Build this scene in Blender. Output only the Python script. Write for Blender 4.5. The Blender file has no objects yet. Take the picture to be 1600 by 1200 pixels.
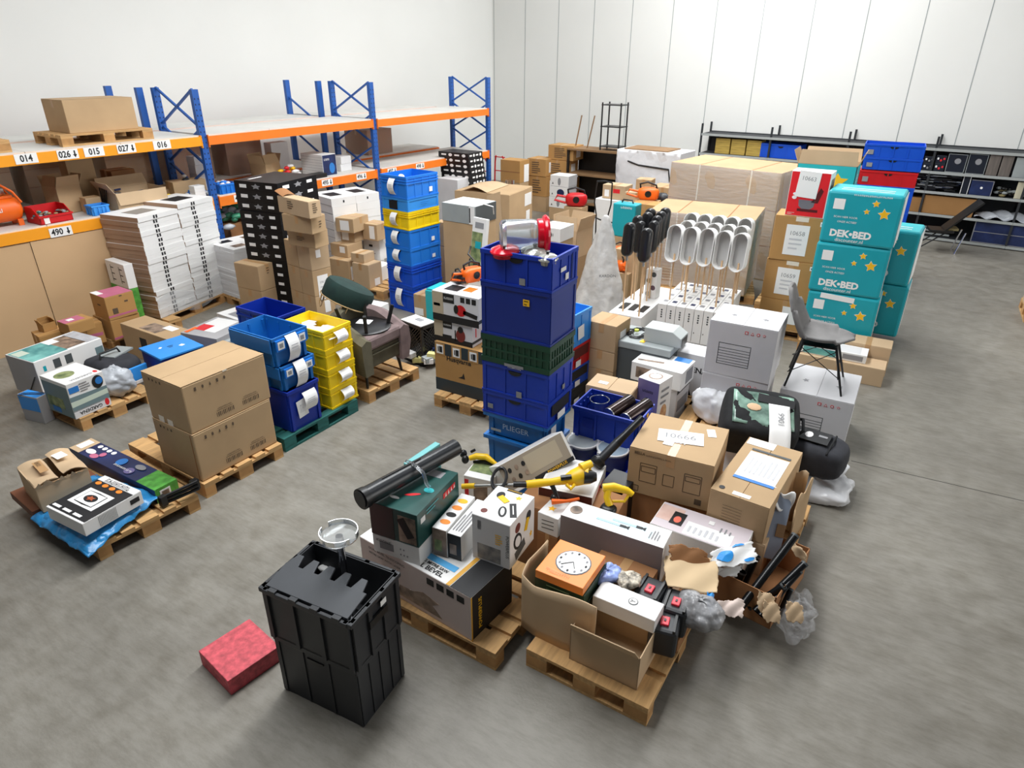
import bpy, bmesh, math, random
from mathutils import Vector, Matrix
random.seed(7)
SC = bpy.context.scene
COL = SC.collection
# ------------------------------------------------------------------ camera
CX, CY, FOC, HOR, CAMH = 790.0, 600.0, 1050.0, 85.0, 3.45
PITCH = math.atan((CY - HOR) / FOC)
YAW = math.radians(30.5)
FW = Vector((-math.sin(YAW) * math.cos(PITCH), math.cos(YAW) * math.cos(PITCH), -math.sin(PITCH)))
RT = Vector((math.cos(YAW), math.sin(YAW), 0))
UP = RT.cross(FW)
cd = bpy.data.cameras.new('camera')
cam = bpy.data.objects.new('camera', cd)
COL.objects.link(cam)
cd.sensor_width = 36
cd.lens = FOC / 1600 * 36
cd.shift_x = (800 - CX) / 1600
cd.clip_end = 200
R3 = Matrix((RT, UP, -FW)).transposed()
cam.matrix_world = Matrix.Translation((0, 0, CAMH)) @ R3.to_4x4()
SC.camera = cam
# ------------------------------------------------------------------ light and exposure
SC.view_settings.view_transform = 'Standard'
SC.view_settings.look = 'None'
SC.view_settings.gamma = 1
SC.view_settings.use_curve_mapping = False
SC.view_settings.exposure = 0.08
wd = bpy.data.worlds.new('daylight')
SC.world = wd
wd.use_nodes = True
wd.node_tree.nodes['Background'].inputs[0].default_value = (0.90, 0.95, 1.0, 1)
wd.node_tree.nodes['Background'].inputs[1].default_value = 0.085


def area(name, loc, size, target, power, col=(1, 1, 1)):
    l = bpy.data.lights.new(name, 'AREA')
    l.shape = 'RECTANGLE'
    l.size, l.size_y = size
    l.energy = power
    l.color = col
    o = bpy.data.objects.new(name, l)
    COL.objects.link(o)
    o.location = loc
    o.rotation_euler = (Vector(target) - Vector(loc)).to_track_quat('-Z', 'Y').to_euler()
    return o


# roof skylight strips running along the hall, and an added fill lamp out of view on the right
for sx, pw in ((-8.3, 260), (-3.6, 1650), (1.3, 150)):
    area('skylight', (sx, 10.3, 7.4), (1.7, 19), (sx, 10.3, 0), pw, (0.97, 0.99, 1.0))
area('right_side_fill', (10.0, 9.0, 3.4), (9, 5.0), (-4, 7.5, 0.6), 520, (1.0, 0.99, 0.96))


# ------------------------------------------------------------------ pixel of the 1600x1200 frame -> point on a level plane
def ray(u, v):
    return FW * FOC + RT * (u - CX) - UP * (v - CY)


def P(u, v, z=0.0):
    d = ray(u, v)
    return Vector((0, 0, CAMH)) + d * ((z - CAMH) / d.z)


def HITX(u, v, p0, n):
    d = ray(u, v)
    o = Vector((0, 0, CAMH))
    return o + d * ((Vector(p0) - o).dot(Vector(n)) / d.dot(Vector(n)))


def zat(u, v, q):
    """height at which the ray passes over the floor point q"""
    d = ray(u, v)
    t = (d.x * q[0] + d.y * q[1]) / (d.x * d.x + d.y * d.y)
    return CAMH + d.z * t


# ------------------------------------------------------------------ materials
def s2l(c):
    return c / 12.92 if c <= 0.04045 else ((c + 0.055) / 1.055) ** 2.4


def rgb(h):
    h = h.lstrip('#')
    return tuple(s2l(int(h[i:i + 2], 16) / 255) for i in (0, 2, 4)) + (1,)


MATS = {}


def mat(name, col, rough=0.6, metal=0.0, var=0.0, scale=6.0, bump=0.0, col2=None, trans=0.0, alpha=1.0, stretch=None,
        spec=0.5, coat=0.0, objvar=0.0):
    if name in MATS:
        return MATS[name]
    m = bpy.data.materials.new(name)
    m.use_nodes = True
    nt = m.node_tree
    b = nt.nodes['Principled BSDF']
    b.inputs['Base Color'].default_value = rgb(col)
    b.inputs['Roughness'].default_value = rough
    b.inputs['Metallic'].default_value = metal
    b.inputs['Specular IOR Level'].default_value = spec
    b.inputs['Coat Weight'].default_value = coat
    if trans:
        b.inputs['Transmission Weight'].default_value = trans
    if alpha < 1:
        b.inputs['Alpha'].default_value = alpha
    if var or bump or col2 or objvar:
        tc = nt.nodes.new('ShaderNodeTexCoord')
        mp = nt.nodes.new('ShaderNodeMapping')
        if stretch:
            mp.inputs['Scale'].default_value = stretch
        nt.links.new(tc.outputs['Object'], mp.inputs['Vector'])
        n = nt.nodes.new('ShaderNodeTexNoise')
        n.inputs['Scale'].default_value = scale
        n.inputs['Detail'].default_value = 6
        nt.links.new(mp.outputs['Vector'], n.inputs['Vector'])
        src = n.outputs['Fac']
        if var or col2:
            r = nt.nodes.new('ShaderNodeValToRGB')
            c = rgb(col)
            if col2:
                c1, c2 = c, rgb(col2)
            else:
                c1 = tuple(min(1, x * (1 - var)) for x in c[:3]) + (1,)
                c2 = tuple(min(1, x * (1 + var)) for x in c[:3]) + (1,)
            r.color_ramp.elements[0].position = 0.32
            r.color_ramp.elements[1].position = 0.68
            r.color_ramp.elements[0].color = c1
            r.color_ramp.elements[1].color = c2
            nt.links.new(src, r.inputs['Fac'])
            out = r.outputs['Color']
        else:
            v = nt.nodes.new('ShaderNodeRGB')
            v.outputs[0].default_value = rgb(col)
            out = v.outputs[0]
        if objvar:
            oi = nt.nodes.new('ShaderNodeObjectInfo')
            mr = nt.nodes.new('ShaderNodeMapRange')
            mr.inputs[3].default_value = 1 - objvar
            mr.inputs[4].default_value = 1 + objvar
            nt.links.new(oi.outputs['Random'], mr.inputs[0])
            hs = nt.nodes.new('ShaderNodeHueSaturation')
            nt.links.new(mr.outputs[0], hs.inputs['Value'])
            nt.links.new(out, hs.inputs['Color'])
            out = hs.outputs['Color']
        nt.links.new(out, b.inputs['Base Color'])
        if bump:
            bp = nt.nodes.new('ShaderNodeBump')
            bp.inputs['Strength'].default_value = bump
            bp.inputs['Distance'].default_value = 0.02
            nt.links.new(src, bp.inputs['Height'])
            nt.links.new(bp.outputs['Normal'], b.inputs['Normal'])
    MATS[name] = m
    return m


KRAFT = mat('kraft_cardboard', '#b99c78', 0.8, var=0.07, scale=2.2, bump=0.03, objvar=0.05, spec=0.25)
KRAFT2 = mat('pale_cardboard', '#c4a988', 0.8, var=0.06, scale=2.5, bump=0.03, objvar=0.04, spec=0.25)
KRAFT3 = mat('ochre_cardboard', '#b58a54', 0.75, var=0.06, scale=2.0, bump=0.03, objvar=0.04, spec=0.3)
KDARK = mat('brown_cardboard', '#9c6f4a', 0.8, var=0.08, scale=3, spec=0.25)
TAPE = mat('packing_tape', '#b78f62', 0.3, var=0.04, scale=5)
TAPEW = mat('pale_tape', '#e6dccb', 0.35)
PAPER = mat('white_paper', '#f1f0ee', 0.7, spec=0.3)
PAPERG = mat('grey_print', '#8d8d90', 0.7)
FAINT = mat('faint_print', '#cacace', 0.7)
INK = mat('black_ink', '#17171a', 0.6)
INKG = mat('faded_ink', '#5a4a3a', 0.8)
WCARD = mat('white_card', '#e9e8e6', 0.55, var=0.03, scale=3, spec=0.35)
WCARD2 = mat('grey_white_card', '#d6d5d6', 0.6, var=0.04, scale=3, spec=0.3)
GCARD = mat('grey_card', '#a9a7a8', 0.6, var=0.05, scale=3)
BLACKC = mat('black_card', '#161618', 0.45, var=0.1, scale=4)
CHAR = mat('charcoal_plastic', '#2b2d31', 0.45, var=0.08, scale=8)
BLACKP = mat('black_plastic', '#151516', 0.38)
BLUE = mat('royal_blue_plastic', '#1450c8', 0.4, var=0.05, scale=4, spec=0.4)
BLUE2 = mat('bright_blue_plastic', '#1e78d8', 0.42, var=0.05, scale=4, spec=0.4)
BLUE3 = mat('deep_blue_plastic', '#0f2f9a', 0.38, var=0.05, scale=4, spec=0.4)
BLUE4 = mat('petrol_blue_plastic', '#186cb6', 0.42, var=0.05, scale=4)
SKYB = mat('sky_blue_plastic', '#3593e6', 0.45, var=0.05, scale=4)
YEL = mat('yellow_plastic', '#f2cf10', 0.42, var=0.04, scale=4)
REDP = mat('red_plastic', '#c8141c', 0.38, var=0.05, scale=4)
GREENP = mat('dark_green_plastic', '#14402c', 0.45, var=0.06, scale=6)
ORANGE = mat('orange_paint', '#f26a14', 0.45, var=0.04, scale=5)
ORANGEY = mat('amber_paint', '#f79f0c', 0.5, var=0.04, scale=3)
RACKB = mat('rack_blue_paint', '#1f57a6', 0.45, var=0.06, scale=5)
WOOD = mat('pallet_wood', '#c39a66', 0.8, var=0.16, scale=3, stretch=(1.5, 14, 14), bump=0.1, objvar=0.12)
WOODX = mat('pallet_wood_end', '#b88a56', 0.85, var=0.18, scale=9, objvar=0.12)
WOODG = mat('green_pallet_wood', '#1f5f5a', 0.8, var=0.25, scale=4, stretch=(1.5, 10, 10), objvar=0.1)
STICK = mat('pale_dowel_wood', '#d9b48a', 0.6, var=0.08, scale=5)
BROWNW = mat('brown_board', '#8a6a48', 0.7, var=0.1, scale=3)
STEEL = mat('brushed_steel', '#b9b9b6', 0.3, metal=1.0)
CHROME = mat('chrome', '#d8d8da', 0.12, metal=1.0)
GREYM = mat('grey_metal', '#9aa0a0', 0.5, var=0.05, scale=5)
DGREYM = mat('dark_grey_metal', '#4b5052', 0.5, var=0.05, scale=5)
TEAL = mat('teal_print', '#12a0ae', 0.42, var=0.05, scale=3)
TEALD = mat('teal_bright', '#22b3ba', 0.45, var=0.04, scale=3)
GOLDY = mat('golden_yellow', '#f8c01c', 0.5)
REDINK = mat('red_print', '#d8202a', 0.5)
PINK = mat('pink_tape', '#c06a88', 0.45, var=0.08, scale=9)
ORPRINT = mat('orange_print', '#ee8a2a', 0.5)
YELP = mat('tool_yellow', '#f4c51a', 0.4)
GREENPR = mat('green_print', '#4f9a3c', 0.5, var=0.3, scale=18)
DGREENPR = mat('dark_green_print', '#1d4d48', 0.38, var=0.25, scale=4)
BLUEPR = mat('blue_print', '#2a78c4', 0.5)
NAVYPR = mat('navy_print', '#1c2a55', 0.45, var=0.3, scale=6)
PURPR = mat('lilac_print', '#6f6796', 0.5, var=0.1, scale=5)
PHOTO = mat('photo_print', '#4a4038', 0.45, col2='#b39a86', scale=9)
PHOTOG = mat('garden_photo_print', '#3c5a3a', 0.45, col2='#a9b27c', scale=10)
PHOTOT = mat('teal_photo_print', '#2a7d80', 0.45, col2='#7fc6bf', scale=6)
WRAP = mat('stretch_wrap', '#e9ebee', 0.2, alpha=0.17, bump=0.9, scale=7, stretch=(1, 1, 4))
WRAPW = mat('white_film', '#e6e7ea', 0.28, var=0.06, scale=5, bump=0.6, alpha=0.9)
GREYF = mat('silver_film', '#b3b7bd', 0.3, var=0.15, scale=9, bump=0.7)
BLUEF = mat('blue_film', '#2f86c0', 0.25, var=0.2, scale=7, bump=0.7, alpha=0.93)
GLASS = mat('clear_glass', '#f4fbff', 0.03, trans=1.0, spec=0.5)
CLEARP = mat('clear_plastic', '#eef3f6', 0.1, trans=0.92)
FGREEN = mat('green_velvet', '#15302c', 0.85, var=0.2, scale=12, bump=0.1)
FOLIVE = mat('olive_velvet', '#5b5644', 0.9, var=0.15, scale=9, bump=0.1)
FMAUVE = mat('mauve_velvet', '#7d6b6a', 0.9, var=0.15, scale=9, bump=0.1)
FGREY = mat('grey_suede', '#7b7978', 0.9, var=0.14, scale=8, bump=0.12)
FBLACK = mat('black_fabric', '#17181a', 0.9, var=0.2, scale=20, bump=0.15)
FCHAR = mat('charcoal_fabric', '#2c2d33', 0.85, var=0.2, scale=12, bump=0.1)
BRASS = mat('pale_brass', '#d8b98a', 0.35, metal=0.6)


# ------------------------------------------------------------------ mesh builder
class MB:
    def __init__(s):
        s.v, s.f, s.m = [], [], []

    def add(s, vs, fs, mi=0, M=None):
        o = len(s.v)
        for p in vs:
            p = Vector(p)
            s.v.append(tuple(M @ p if M else p))
        for f in fs:
            s.f.append(tuple(i + o for i in f))
            s.m.append(mi)
        return s

    def box(s, c, d, rz=0, mi=0, M=None, taper=1.0):
        x, y, z = d[0] / 2, d[1] / 2, d[2] / 2
        t = taper
        vs = [(-x * t, -y * t, -z), (x * t, -y * t, -z), (x * t, y * t, -z), (-x * t, y * t, -z),
              (-x, -y, z), (x, -y, z), (x, y, z), (-x, y, z)]
        L = Matrix.Translation(c) @ Matrix.Rotation(rz, 4, 'Z')
        if M:
            L = M @ L
        return s.add(vs, [(3, 2, 1, 0), (4, 5, 6, 7), (0, 1, 5, 4), (1, 2, 6, 5), (2, 3, 7, 6), (3, 0, 4, 7)], mi, L)

    def bar(s, a, b, w, h=None, mi=0, up=(0, 0, 1)):
        a, b = Vector(a), Vector(b)
        h = h or w
        d = (b - a)
        L = d.length
        x = d.normalized()
        u = Vector(up)
        if abs(x.dot(u)) > 0.98:
            u = Vector((1, 0, 0))
        y = u.cross(x).normalized()
        z = x.cross(y)
        M = Matrix((x, y, z)).transposed().to_4x4()
        M.translation = (a + b) / 2
        return s.box((0, 0, 0), (L, w, h), 0, mi, M)

    def tube(s, pts, r, n=8, mi=0, closed=False, cap=True):
        pts = [Vector(p) for p in pts]
        rs = r if isinstance(r, (list, tuple)) else [r] * len(pts)
        N = len(pts)
        rings = []
        ref = None
        for i, p in enumerate(pts):
            if closed:
                t = (pts[(i + 1) % N] - pts[i - 1]).normalized()
            else:
                t = (pts[min(i + 1, N - 1)] - pts[max(i - 1, 0)]).normalized()
            if ref is None:
                ref = Vector((0, 0, 1)) if abs(t.z) < 0.9 else Vector((1, 0, 0))
            a = (ref - t * ref.dot(t))
            if a.length < 1e-4:
                a = t.orthogonal()
            a.normalize()
            ref = a
            b = t.cross(a)
            rings.append([p + (a * math.cos(2 * math.pi * k / n) + b * math.sin(2 * math.pi * k / n)) * rs[i] for k in range(n)])
        vs = [q for R in rings for q in R]
        fs = []
        for i in range(N if closed else N - 1):
            j = (i + 1) % N
            for k in range(n):
                l = (k + 1) % n
                fs.append((i * n + k, i * n + l, j * n + l, j * n + k))
        if cap and not closed:
            fs.append(tuple(range(n))[::-1])
            fs.append(tuple((N - 1) * n + k for k in range(n)))
        return s.add(vs, fs, mi)

    def lathe(s, prof, n=20, c=(0, 0, 0), mi=0, M=None, sx=1, sy=1):
        vs, fs = [], []
        for r, z in prof:
            for k in range(n):
                a = 2 * math.pi * k / n
                vs.append((c[0] + r * math.cos(a) * sx, c[1] + r * math.sin(a) * sy, c[2] + z))
        for i in range(len(prof) - 1):
            for k in range(n):
                l = (k + 1) % n
                fs.append((i * n + k, i * n + l, (i + 1) * n + l, (i + 1) * n + k))
        if prof[0][0] > 1e-6:
            fs.append(tuple(range(n))[::-1])
        if prof[-1][0] > 1e-6:
            fs.append(tuple((len(prof) - 1) * n + k for k in range(n)))
        return s.add(vs, fs, mi, M)

    def prism(s, poly, z0, z1, mi=0, M=None):
        n = len(poly)
        vs = [(x, y, z0) for x, y in poly] + [(x, y, z1) for x, y in poly]
        fs = [tuple(range(n))[::-1], tuple(range(n, 2 * n))]
        for k in range(n):
            l = (k + 1) % n
            fs.append((k, l, n + l, n + k))
        return s.add(vs, fs, mi, M)

    def sheet(s, fn, nu, nv, th=0.002, mi=0, M=None):
        """surface fn(u,v) with u,v in 0..1 given a thickness"""
        top = [[Vector(fn(i / nu, j / nv)) for j in range(nv + 1)] for i in range(nu + 1)]
        nor = []
        for i in range(nu + 1):
            row = []
            for j in range(nv + 1):
                a = top[min(i + 1, nu)][j] - top[max(i - 1, 0)][j]
                b = top[i][min(j + 1, nv)] - top[i][max(j - 1, 0)]
                c = a.cross(b)
                row.append(c.normalized() if c.length > 1e-9 else Vector((0, 0, 1)))
            nor.append(row)
        w = nv + 1
        vs = [top[i][j] for i in range(nu + 1) for j in range(w)]
        vs += [top[i][j] - nor[i][j] * th for i in range(nu + 1) for j in range(w)]
        K = (nu + 1) * w
        fs = []
        for i in range(nu):
            for j in range(nv):
                a = i * w + j
                fs.append((a, a + w, a + w + 1, a + 1))
                fs.append((K + a + 1, K + a + w + 1, K + a + w, K + a))
        for i in range(nu):
            a, b = i * w, (i + 1) * w
            fs.append((a, K + a, K + b, b))
            a, b = i * w + nv, (i + 1) * w + nv
            fs.append((b, K + b, K + a, a))
        for j in range(nv):
            a, b = j, j + 1
            fs.append((b, K + b, K + a, a))
            a, b = nu * w + j, nu * w + j + 1
            fs.append((a, K + a, K + b, b))
        return s.add(vs, fs, mi, M)

    def blob(s, c, r, n=14, m=10, mi=0, jit=0.0, M=None, p=1.0, seed=0, flat=None):
        """ellipsoid / rounded lump with radii r; p<1 squares it"""
        rnd = random.Random(seed)
        ph = [rnd.uniform(0, 6.28) for _ in range(6)]
        def sg(x):
            return math.copysign(abs(x) ** p, x)
        vs, fs = [], []
        for i in range(m + 1):
            th = math.pi * i / m
            for k in range(n):
                a = 2 * math.pi * k / n
                j = 1 + jit * (math.sin(3 * a + ph[0] + 2 * th) + math.sin(5 * a + ph[1] - 3 * th) + 0.7 * math.sin(9 * a + ph[2] + 5 * th)) / 2.7
                z = sg(math.cos(th)) * r[2] * j
                if flat is not None and z < flat:
                    z = flat
                vs.append((c[0] + sg(math.sin(th)) * sg(math.cos(a)) * r[0] * j, c[1] + sg(math.sin(th)) * sg(math.sin(a)) * r[1] * j, c[2] + z))
        for i in range(m):
            for k in range(n):
                l = (k + 1) % n
                fs.append((i * n + k, (i + 1) * n + k, (i + 1) * n + l, i * n + l))
        return s.add(vs, fs, mi, M)

    def build(s, name, mats, parent=None, smooth=False, bevel=0.0, loc=None, rot=None, weld=False):
        me = bpy.data.meshes.new(name)
        me.from_pydata(s.v, [], s.f)
        if not isinstance(mats, (list, tuple)):
            mats = [mats]
        for m in mats:
            me.materials.append(m)
        if len(mats) > 1:
            me.polygons.foreach_set('material_index', s.m)
        me.update()
        if smooth:
            me.polygons.foreach_set('use_smooth', [True] * len(me.polygons))
            if smooth != 'all':
                me.set_sharp_from_angle(angle=math.radians(40))
        o = bpy.data.objects.new(name, me)
        COL.objects.link(o)
        if parent:
            o.parent = parent
        if loc is not None:
            o.location = loc
        if rot is not None:
            o.rotation_euler = rot
        if bevel:
            b = o.modifiers.new('edge', 'BEVEL')
            b.width = bevel
            b.segments = 2
            b.limit_method = 'ANGLE'
        return o


def crumple(o, strength, size, sub=1):
    """creases in film and cloth"""
    tx = bpy.data.textures.new('creases', 'CLOUDS')
    tx.noise_scale = size
    tx.noise_type = 'HARD_NOISE'
    tx.noise_depth = 3
    if sub:
        m = o.modifiers.new('sub', 'SUBSURF')
        m.levels = m.render_levels = sub
    m = o.modifiers.new('creases', 'DISPLACE')
    m.texture = tx
    m.strength = strength
    m.mid_level = .4
    m.texture_coords = 'LOCAL'
    return o


ORD = ('lowest second third fourth fifth sixth seventh eighth ninth tenth eleventh twelfth thirteenth fourteenth fifteenth sixteenth '
       'seventeenth eighteenth nineteenth twentieth twenty-first twenty-second').split()


def tag(o, label=None, cat=None, group=None, kind=None):
    if label:
        o['label'] = label
    if cat:
        o['category'] = cat
    if group:
        o['group'] = group
    if kind:
        o['kind'] = kind
    return o


def struct(o):
    o['kind'] = 'structure'
    return o


def thing(name, label, cat, loc=(0, 0, 0), rz=0.0, group=None):
    o = bpy.data.objects.new(name, None)
    COL.objects.link(o)
    o.empty_display_size = 0.1
    o.location = loc
    o.rotation_euler = (0, 0, rz)
    return tag(o, label, cat, group)


def copy_tree(o, parent=None, label=None):
    c = o.copy()
    COL.objects.link(c)
    c.parent = parent
    for ch in o.children:
        copy_tree(ch, c)
    if label:
        c['label'] = label
    return c


# ------------------------------------------------------------------ a frame for box-like things
class Fr:
    """base centre x,y,z, turn rz, size w (along the right hand edge), d (along the left hand edge), h"""
    def __init__(s, x, y, z, rz, w, d, h):
        s.x, s.y, s.z, s.rz, s.w, s.d, s.h = x, y, z, rz, w, d, h

    def loc(s):
        return (s.x, s.y, s.z)

    def M(s):
        return Matrix.Translation(s.loc()) @ Matrix.Rotation(s.rz, 4, 'Z')

    def at(s, u, v, z):
        """world point over the top face at fractions u (along right edge), v (along left edge)"""
        return s.M() @ Vector(((u - 0.5) * s.w, (v - 0.5) * s.d, z))

    @property
    def top(s):
        return s.z + s.h


def fit(bt, a, c, z0=0.0, bb=None, h=None, w=None, d=None, rz=None):
    """box whose nearest upright edge tops out at pixel bt; a = far end of its left top edge, c = of its right top edge"""
    if bb is not None:
        q = P(bb[0], bb[1], z0)
        zt = zat(bt[0], bt[1], q)
    else:
        zt = z0 + h
    B, A, C = P(*bt, zt), None, None
    if a:
        A = P(*a, zt)
    if c:
        C = P(*c, zt)
    ang = []
    if C is not None:
        v = C - B
        ang.append((math.atan2(v.y, v.x), v.length))
        w = w or v.length
    if A is not None:
        v = A - B
        ang.append((math.atan2(v.y, v.x) - math.pi / 2, v.length))
        d = d or v.length
    if rz is None:
        r0 = ang[0][0]
        rz, tw = 0, 0
        for g, l in ang:
            while g - r0 > math.pi:
                g -= 2 * math.pi
            while g - r0 < -math.pi:
                g += 2 * math.pi
            rz += g * l
            tw += l
        rz /= tw
    ctr = B + Matrix.Rotation(rz, 3, 'Z') @ Vector((w / 2, d / 2, 0))
    return Fr(ctr.x, ctr.y, z0, rz, w, d, zt - z0)


class Face:
    def __init__(s, T, face):
        w, d, h = T.w, T.d, T.h
        if face == 'L':
            s.O, s.U, s.V, s.N, s.a, s.b = Vector((-w / 2, d / 2, 0)), Vector((0, -1, 0)), Vector((0, 0, 1)), Vector((-1, 0, 0)), d, h
        elif face == 'R':
            s.O, s.U, s.V, s.N, s.a, s.b = Vector((-w / 2, -d / 2, 0)), Vector((1, 0, 0)), Vector((0, 0, 1)), Vector((0, -1, 0)), w, h
        elif face == 'E':   # far right side
            s.O, s.U, s.V, s.N, s.a, s.b = Vector((w / 2, -d / 2, 0)), Vector((0, 1, 0)), Vector((0, 0, 1)), Vector((1, 0, 0)), d, h
        else:
            s.O, s.U, s.V, s.N, s.a, s.b = Vector((-w / 2, -d / 2, h)), Vector((1, 0, 0)), Vector((0, 1, 0)), Vector((0, 0, 1)), w, d

    def M(s, u, v, rot=0.0, lift=0.0):
        x = s.U * math.cos(rot) + s.V * math.sin(rot)
        y = -s.U * math.sin(rot) + s.V * math.cos(rot)
        M = Matrix((x, y, s.N)).transposed().to_4x4()
        M.translation = s.O + s.U * (u * s.a) + s.V * (v * s.b) + s.N * lift
        return M


STAR = [(math.sin(math.pi * k / 5) * (1 if k % 2 == 0 else 0.5), math.cos(math.pi * k / 5) * (1 if k % 2 == 0 else 0.5)) for k in range(10)][::-1]
DISC = [(math.cos(2 * math.pi * k / 20), math.sin(2 * math.pi * k / 20)) for k in range(20)]
RECT = [(-1, -1), (1, -1), (1, 1), (-1, 1)]
TRI = [(-1, -1), (1, -1), (0, 1)]
SHAPES = {'rect': RECT, 'disc': DISC, 'star': STAR, 'tri': TRI}


def dec(T, face, u, v, w, h, m, name='printed_panel', shape='rect', rot=0.0, lift=0.0, th=0.0016, absolute=False, parent=None):
    """flat print or sticker on a face; position and size as fractions of the face"""
    F = Face(T, face)
    pts = SHAPES[shape] if isinstance(shape, str) else shape
    sw, sh = (w / 2, h / 2) if absolute else (w * F.a / 2, h * F.b / 2)
    if shape == 'star' or shape == 'disc' and absolute:
        pass
    b = MB()
    b.prism([(x * sw, y * sh) for x, y in pts], 0, th, M=F.M(u, v, rot, lift))
    return b.build(name, m, parent or T.root)


TXT = {}


def textmesh(s, bold=False):
    k = (s, bold)
    if k not in TXT:
        cu = bpy.data.curves.new('lettering', 'FONT')
        cu.body = s
        cu.size = 1
        cu.align_x = 'CENTER'
        cu.align_y = 'CENTER'
        cu.resolution_u = 2
        if bold:
            cu.offset = 0.045 if bold == 2 else 0.025
        o = bpy.data.objects.new('lettering_source', cu)
        COL.objects.link(o)
        dg = bpy.context.evaluated_depsgraph_get()
        me = bpy.data.meshes.new_from_object(o.evaluated_get(dg))
        vs = [tuple(v.co) for v in me.vertices]
        fs = [tuple(p.vertices) for p in me.polygons]
        bpy.data.objects.remove(o)
        bpy.data.curves.remove(cu)
        bpy.data.meshes.remove(me)
        xs = [p[0] for p in vs] or [0]
        TXT[k] = (vs, fs, max(xs) - min(xs))
    return TXT[k]


def txt(T, face, u, v, s, m, size=None, width=None, rot=0.0, lift=0.0025, bold=False, name='lettering', parent=None, sy=1.0):
    """lettering; size = cap height as a fraction of the face height, or width as a fraction of the face width"""
    F = Face(T, face)
    vs, fs, w1 = textmesh(s, bold)
    along = F.a if abs(math.cos(rot)) > 0.7 else F.b
    k = width * along / max(w1, 1e-3) if width else size * F.b
    b = MB()
    b.add([(x * k, y * k * sy, 0) for x, y, z in vs], fs, M=F.M(u, v, rot, lift))
    return b.build(name, m, parent or T.root)


def scrib(T, face, u, v, w, h, m, rot=0.0, lift=0.0035, n=9, seed=1, parent=None):
    """small print too blurred to read: a row of strokes; w, h as fractions of the face"""
    F = Face(T, face)
    rnd = random.Random(seed + n)
    L, H_ = w * (F.a if abs(math.cos(rot)) > .7 else F.b), h * (F.b if abs(math.cos(rot)) > .7 else F.a)
    b = MB()
    M = F.M(u, v, rot, lift)
    for k in range(n):
        x = (-.5 + (k + .5) / n) * L
        for dx, y0, y1 in ((-.28, -.5, .5), (.22, -.5, rnd.choice((.5, 0)))):
            x0 = x + dx * L / n
            b.add([(x0 - .09 * L / n, y0 * H_, 0), (x0 + .09 * L / n, y0 * H_, 0), (x0 + .09 * L / n, y1 * H_, 0), (x0 - .09 * L / n, y1 * H_, 0)], [(0, 1, 2, 3)], M=M)
        yb = rnd.choice((-.4, 0, .4)) * H_
        b.add([(x - .3 * L / n, yb - .07 * H_, 0), (x + .3 * L / n, yb - .07 * H_, 0), (x + .3 * L / n, yb + .07 * H_, 0), (x - .3 * L / n, yb + .07 * H_, 0)], [(0, 1, 2, 3)], M=M)
    return b.build('small_print', m, parent or T.root)


class T:
    """a thing on a frame"""
    def __init__(s, F, name, label, cat, group=None):
        s.F, s.w, s.d, s.h = F, F.w, F.d, F.h
        s.root = thing(name, label, cat, F.loc(), F.rz, group)


# ------------------------------------------------------------------ boxes
def carton(F, label, m=KRAFT, name='cardboard_box', cat='box', group=None, tape='u', flaps=True, tapem=TAPE, bev=0.006, seam=0.004):
    """closed carton: body, two top flaps with the slit between them, a tape strip. tape 'u' runs along the right edge direction"""
    t = T(F, name, label, cat, group)
    w, d, h = F.w, F.d, F.h
    b = MB()
    ft = 0.005 if flaps else 0
    b.box((0, 0, (h - ft) / 2), (w, d, h - ft))
    b.build('body', m, t.root, bevel=bev)
    if flaps:
        if tape == 'v':
            for s in (-1, 1):
                MB().box((s * w / 4, 0, h - ft / 2), (w / 2 - seam, d - 0.002, ft)).build('flap', m, t.root)
        else:
            for s in (-1, 1):
                MB().box((0, s * d / 4, h - ft / 2), (w - 0.002, d / 2 - seam, ft)).build('flap', m, t.root)
    if tape:
        b = MB()
        tw = min(0.06, 0.2 * min(w, d))
        th = 0.0012
        if tape == 'v':
            b.box((0, 0, h + th / 2), (tw, d + 0.004, th))
            b.box((0, -d / 2 - th / 2, h - 0.05), (tw, th, min(0.1, h * 0.5)))
        else:
            b.box((0, 0, h + th / 2), (w + 0.004, tw, th))
            b.box((-w / 2 - th / 2, 0, h - min(0.05, h * .25)), (th, tw, min(0.1, h * 0.5)))
        b.build('tape', tapem, t.root)
    return t


def pbox(F, label, m=WCARD, name='product_box', cat='box', group=None, bev=0.004, mats=None):
    """plain closed product box with a tuck lid line"""
    t = T(F, name, label, cat, group)
    b = MB()
    b.box((0, 0, F.h / 2), (F.w, F.d, F.h))
    b.build('body', m, t.root, bevel=bev)
    return t


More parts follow.
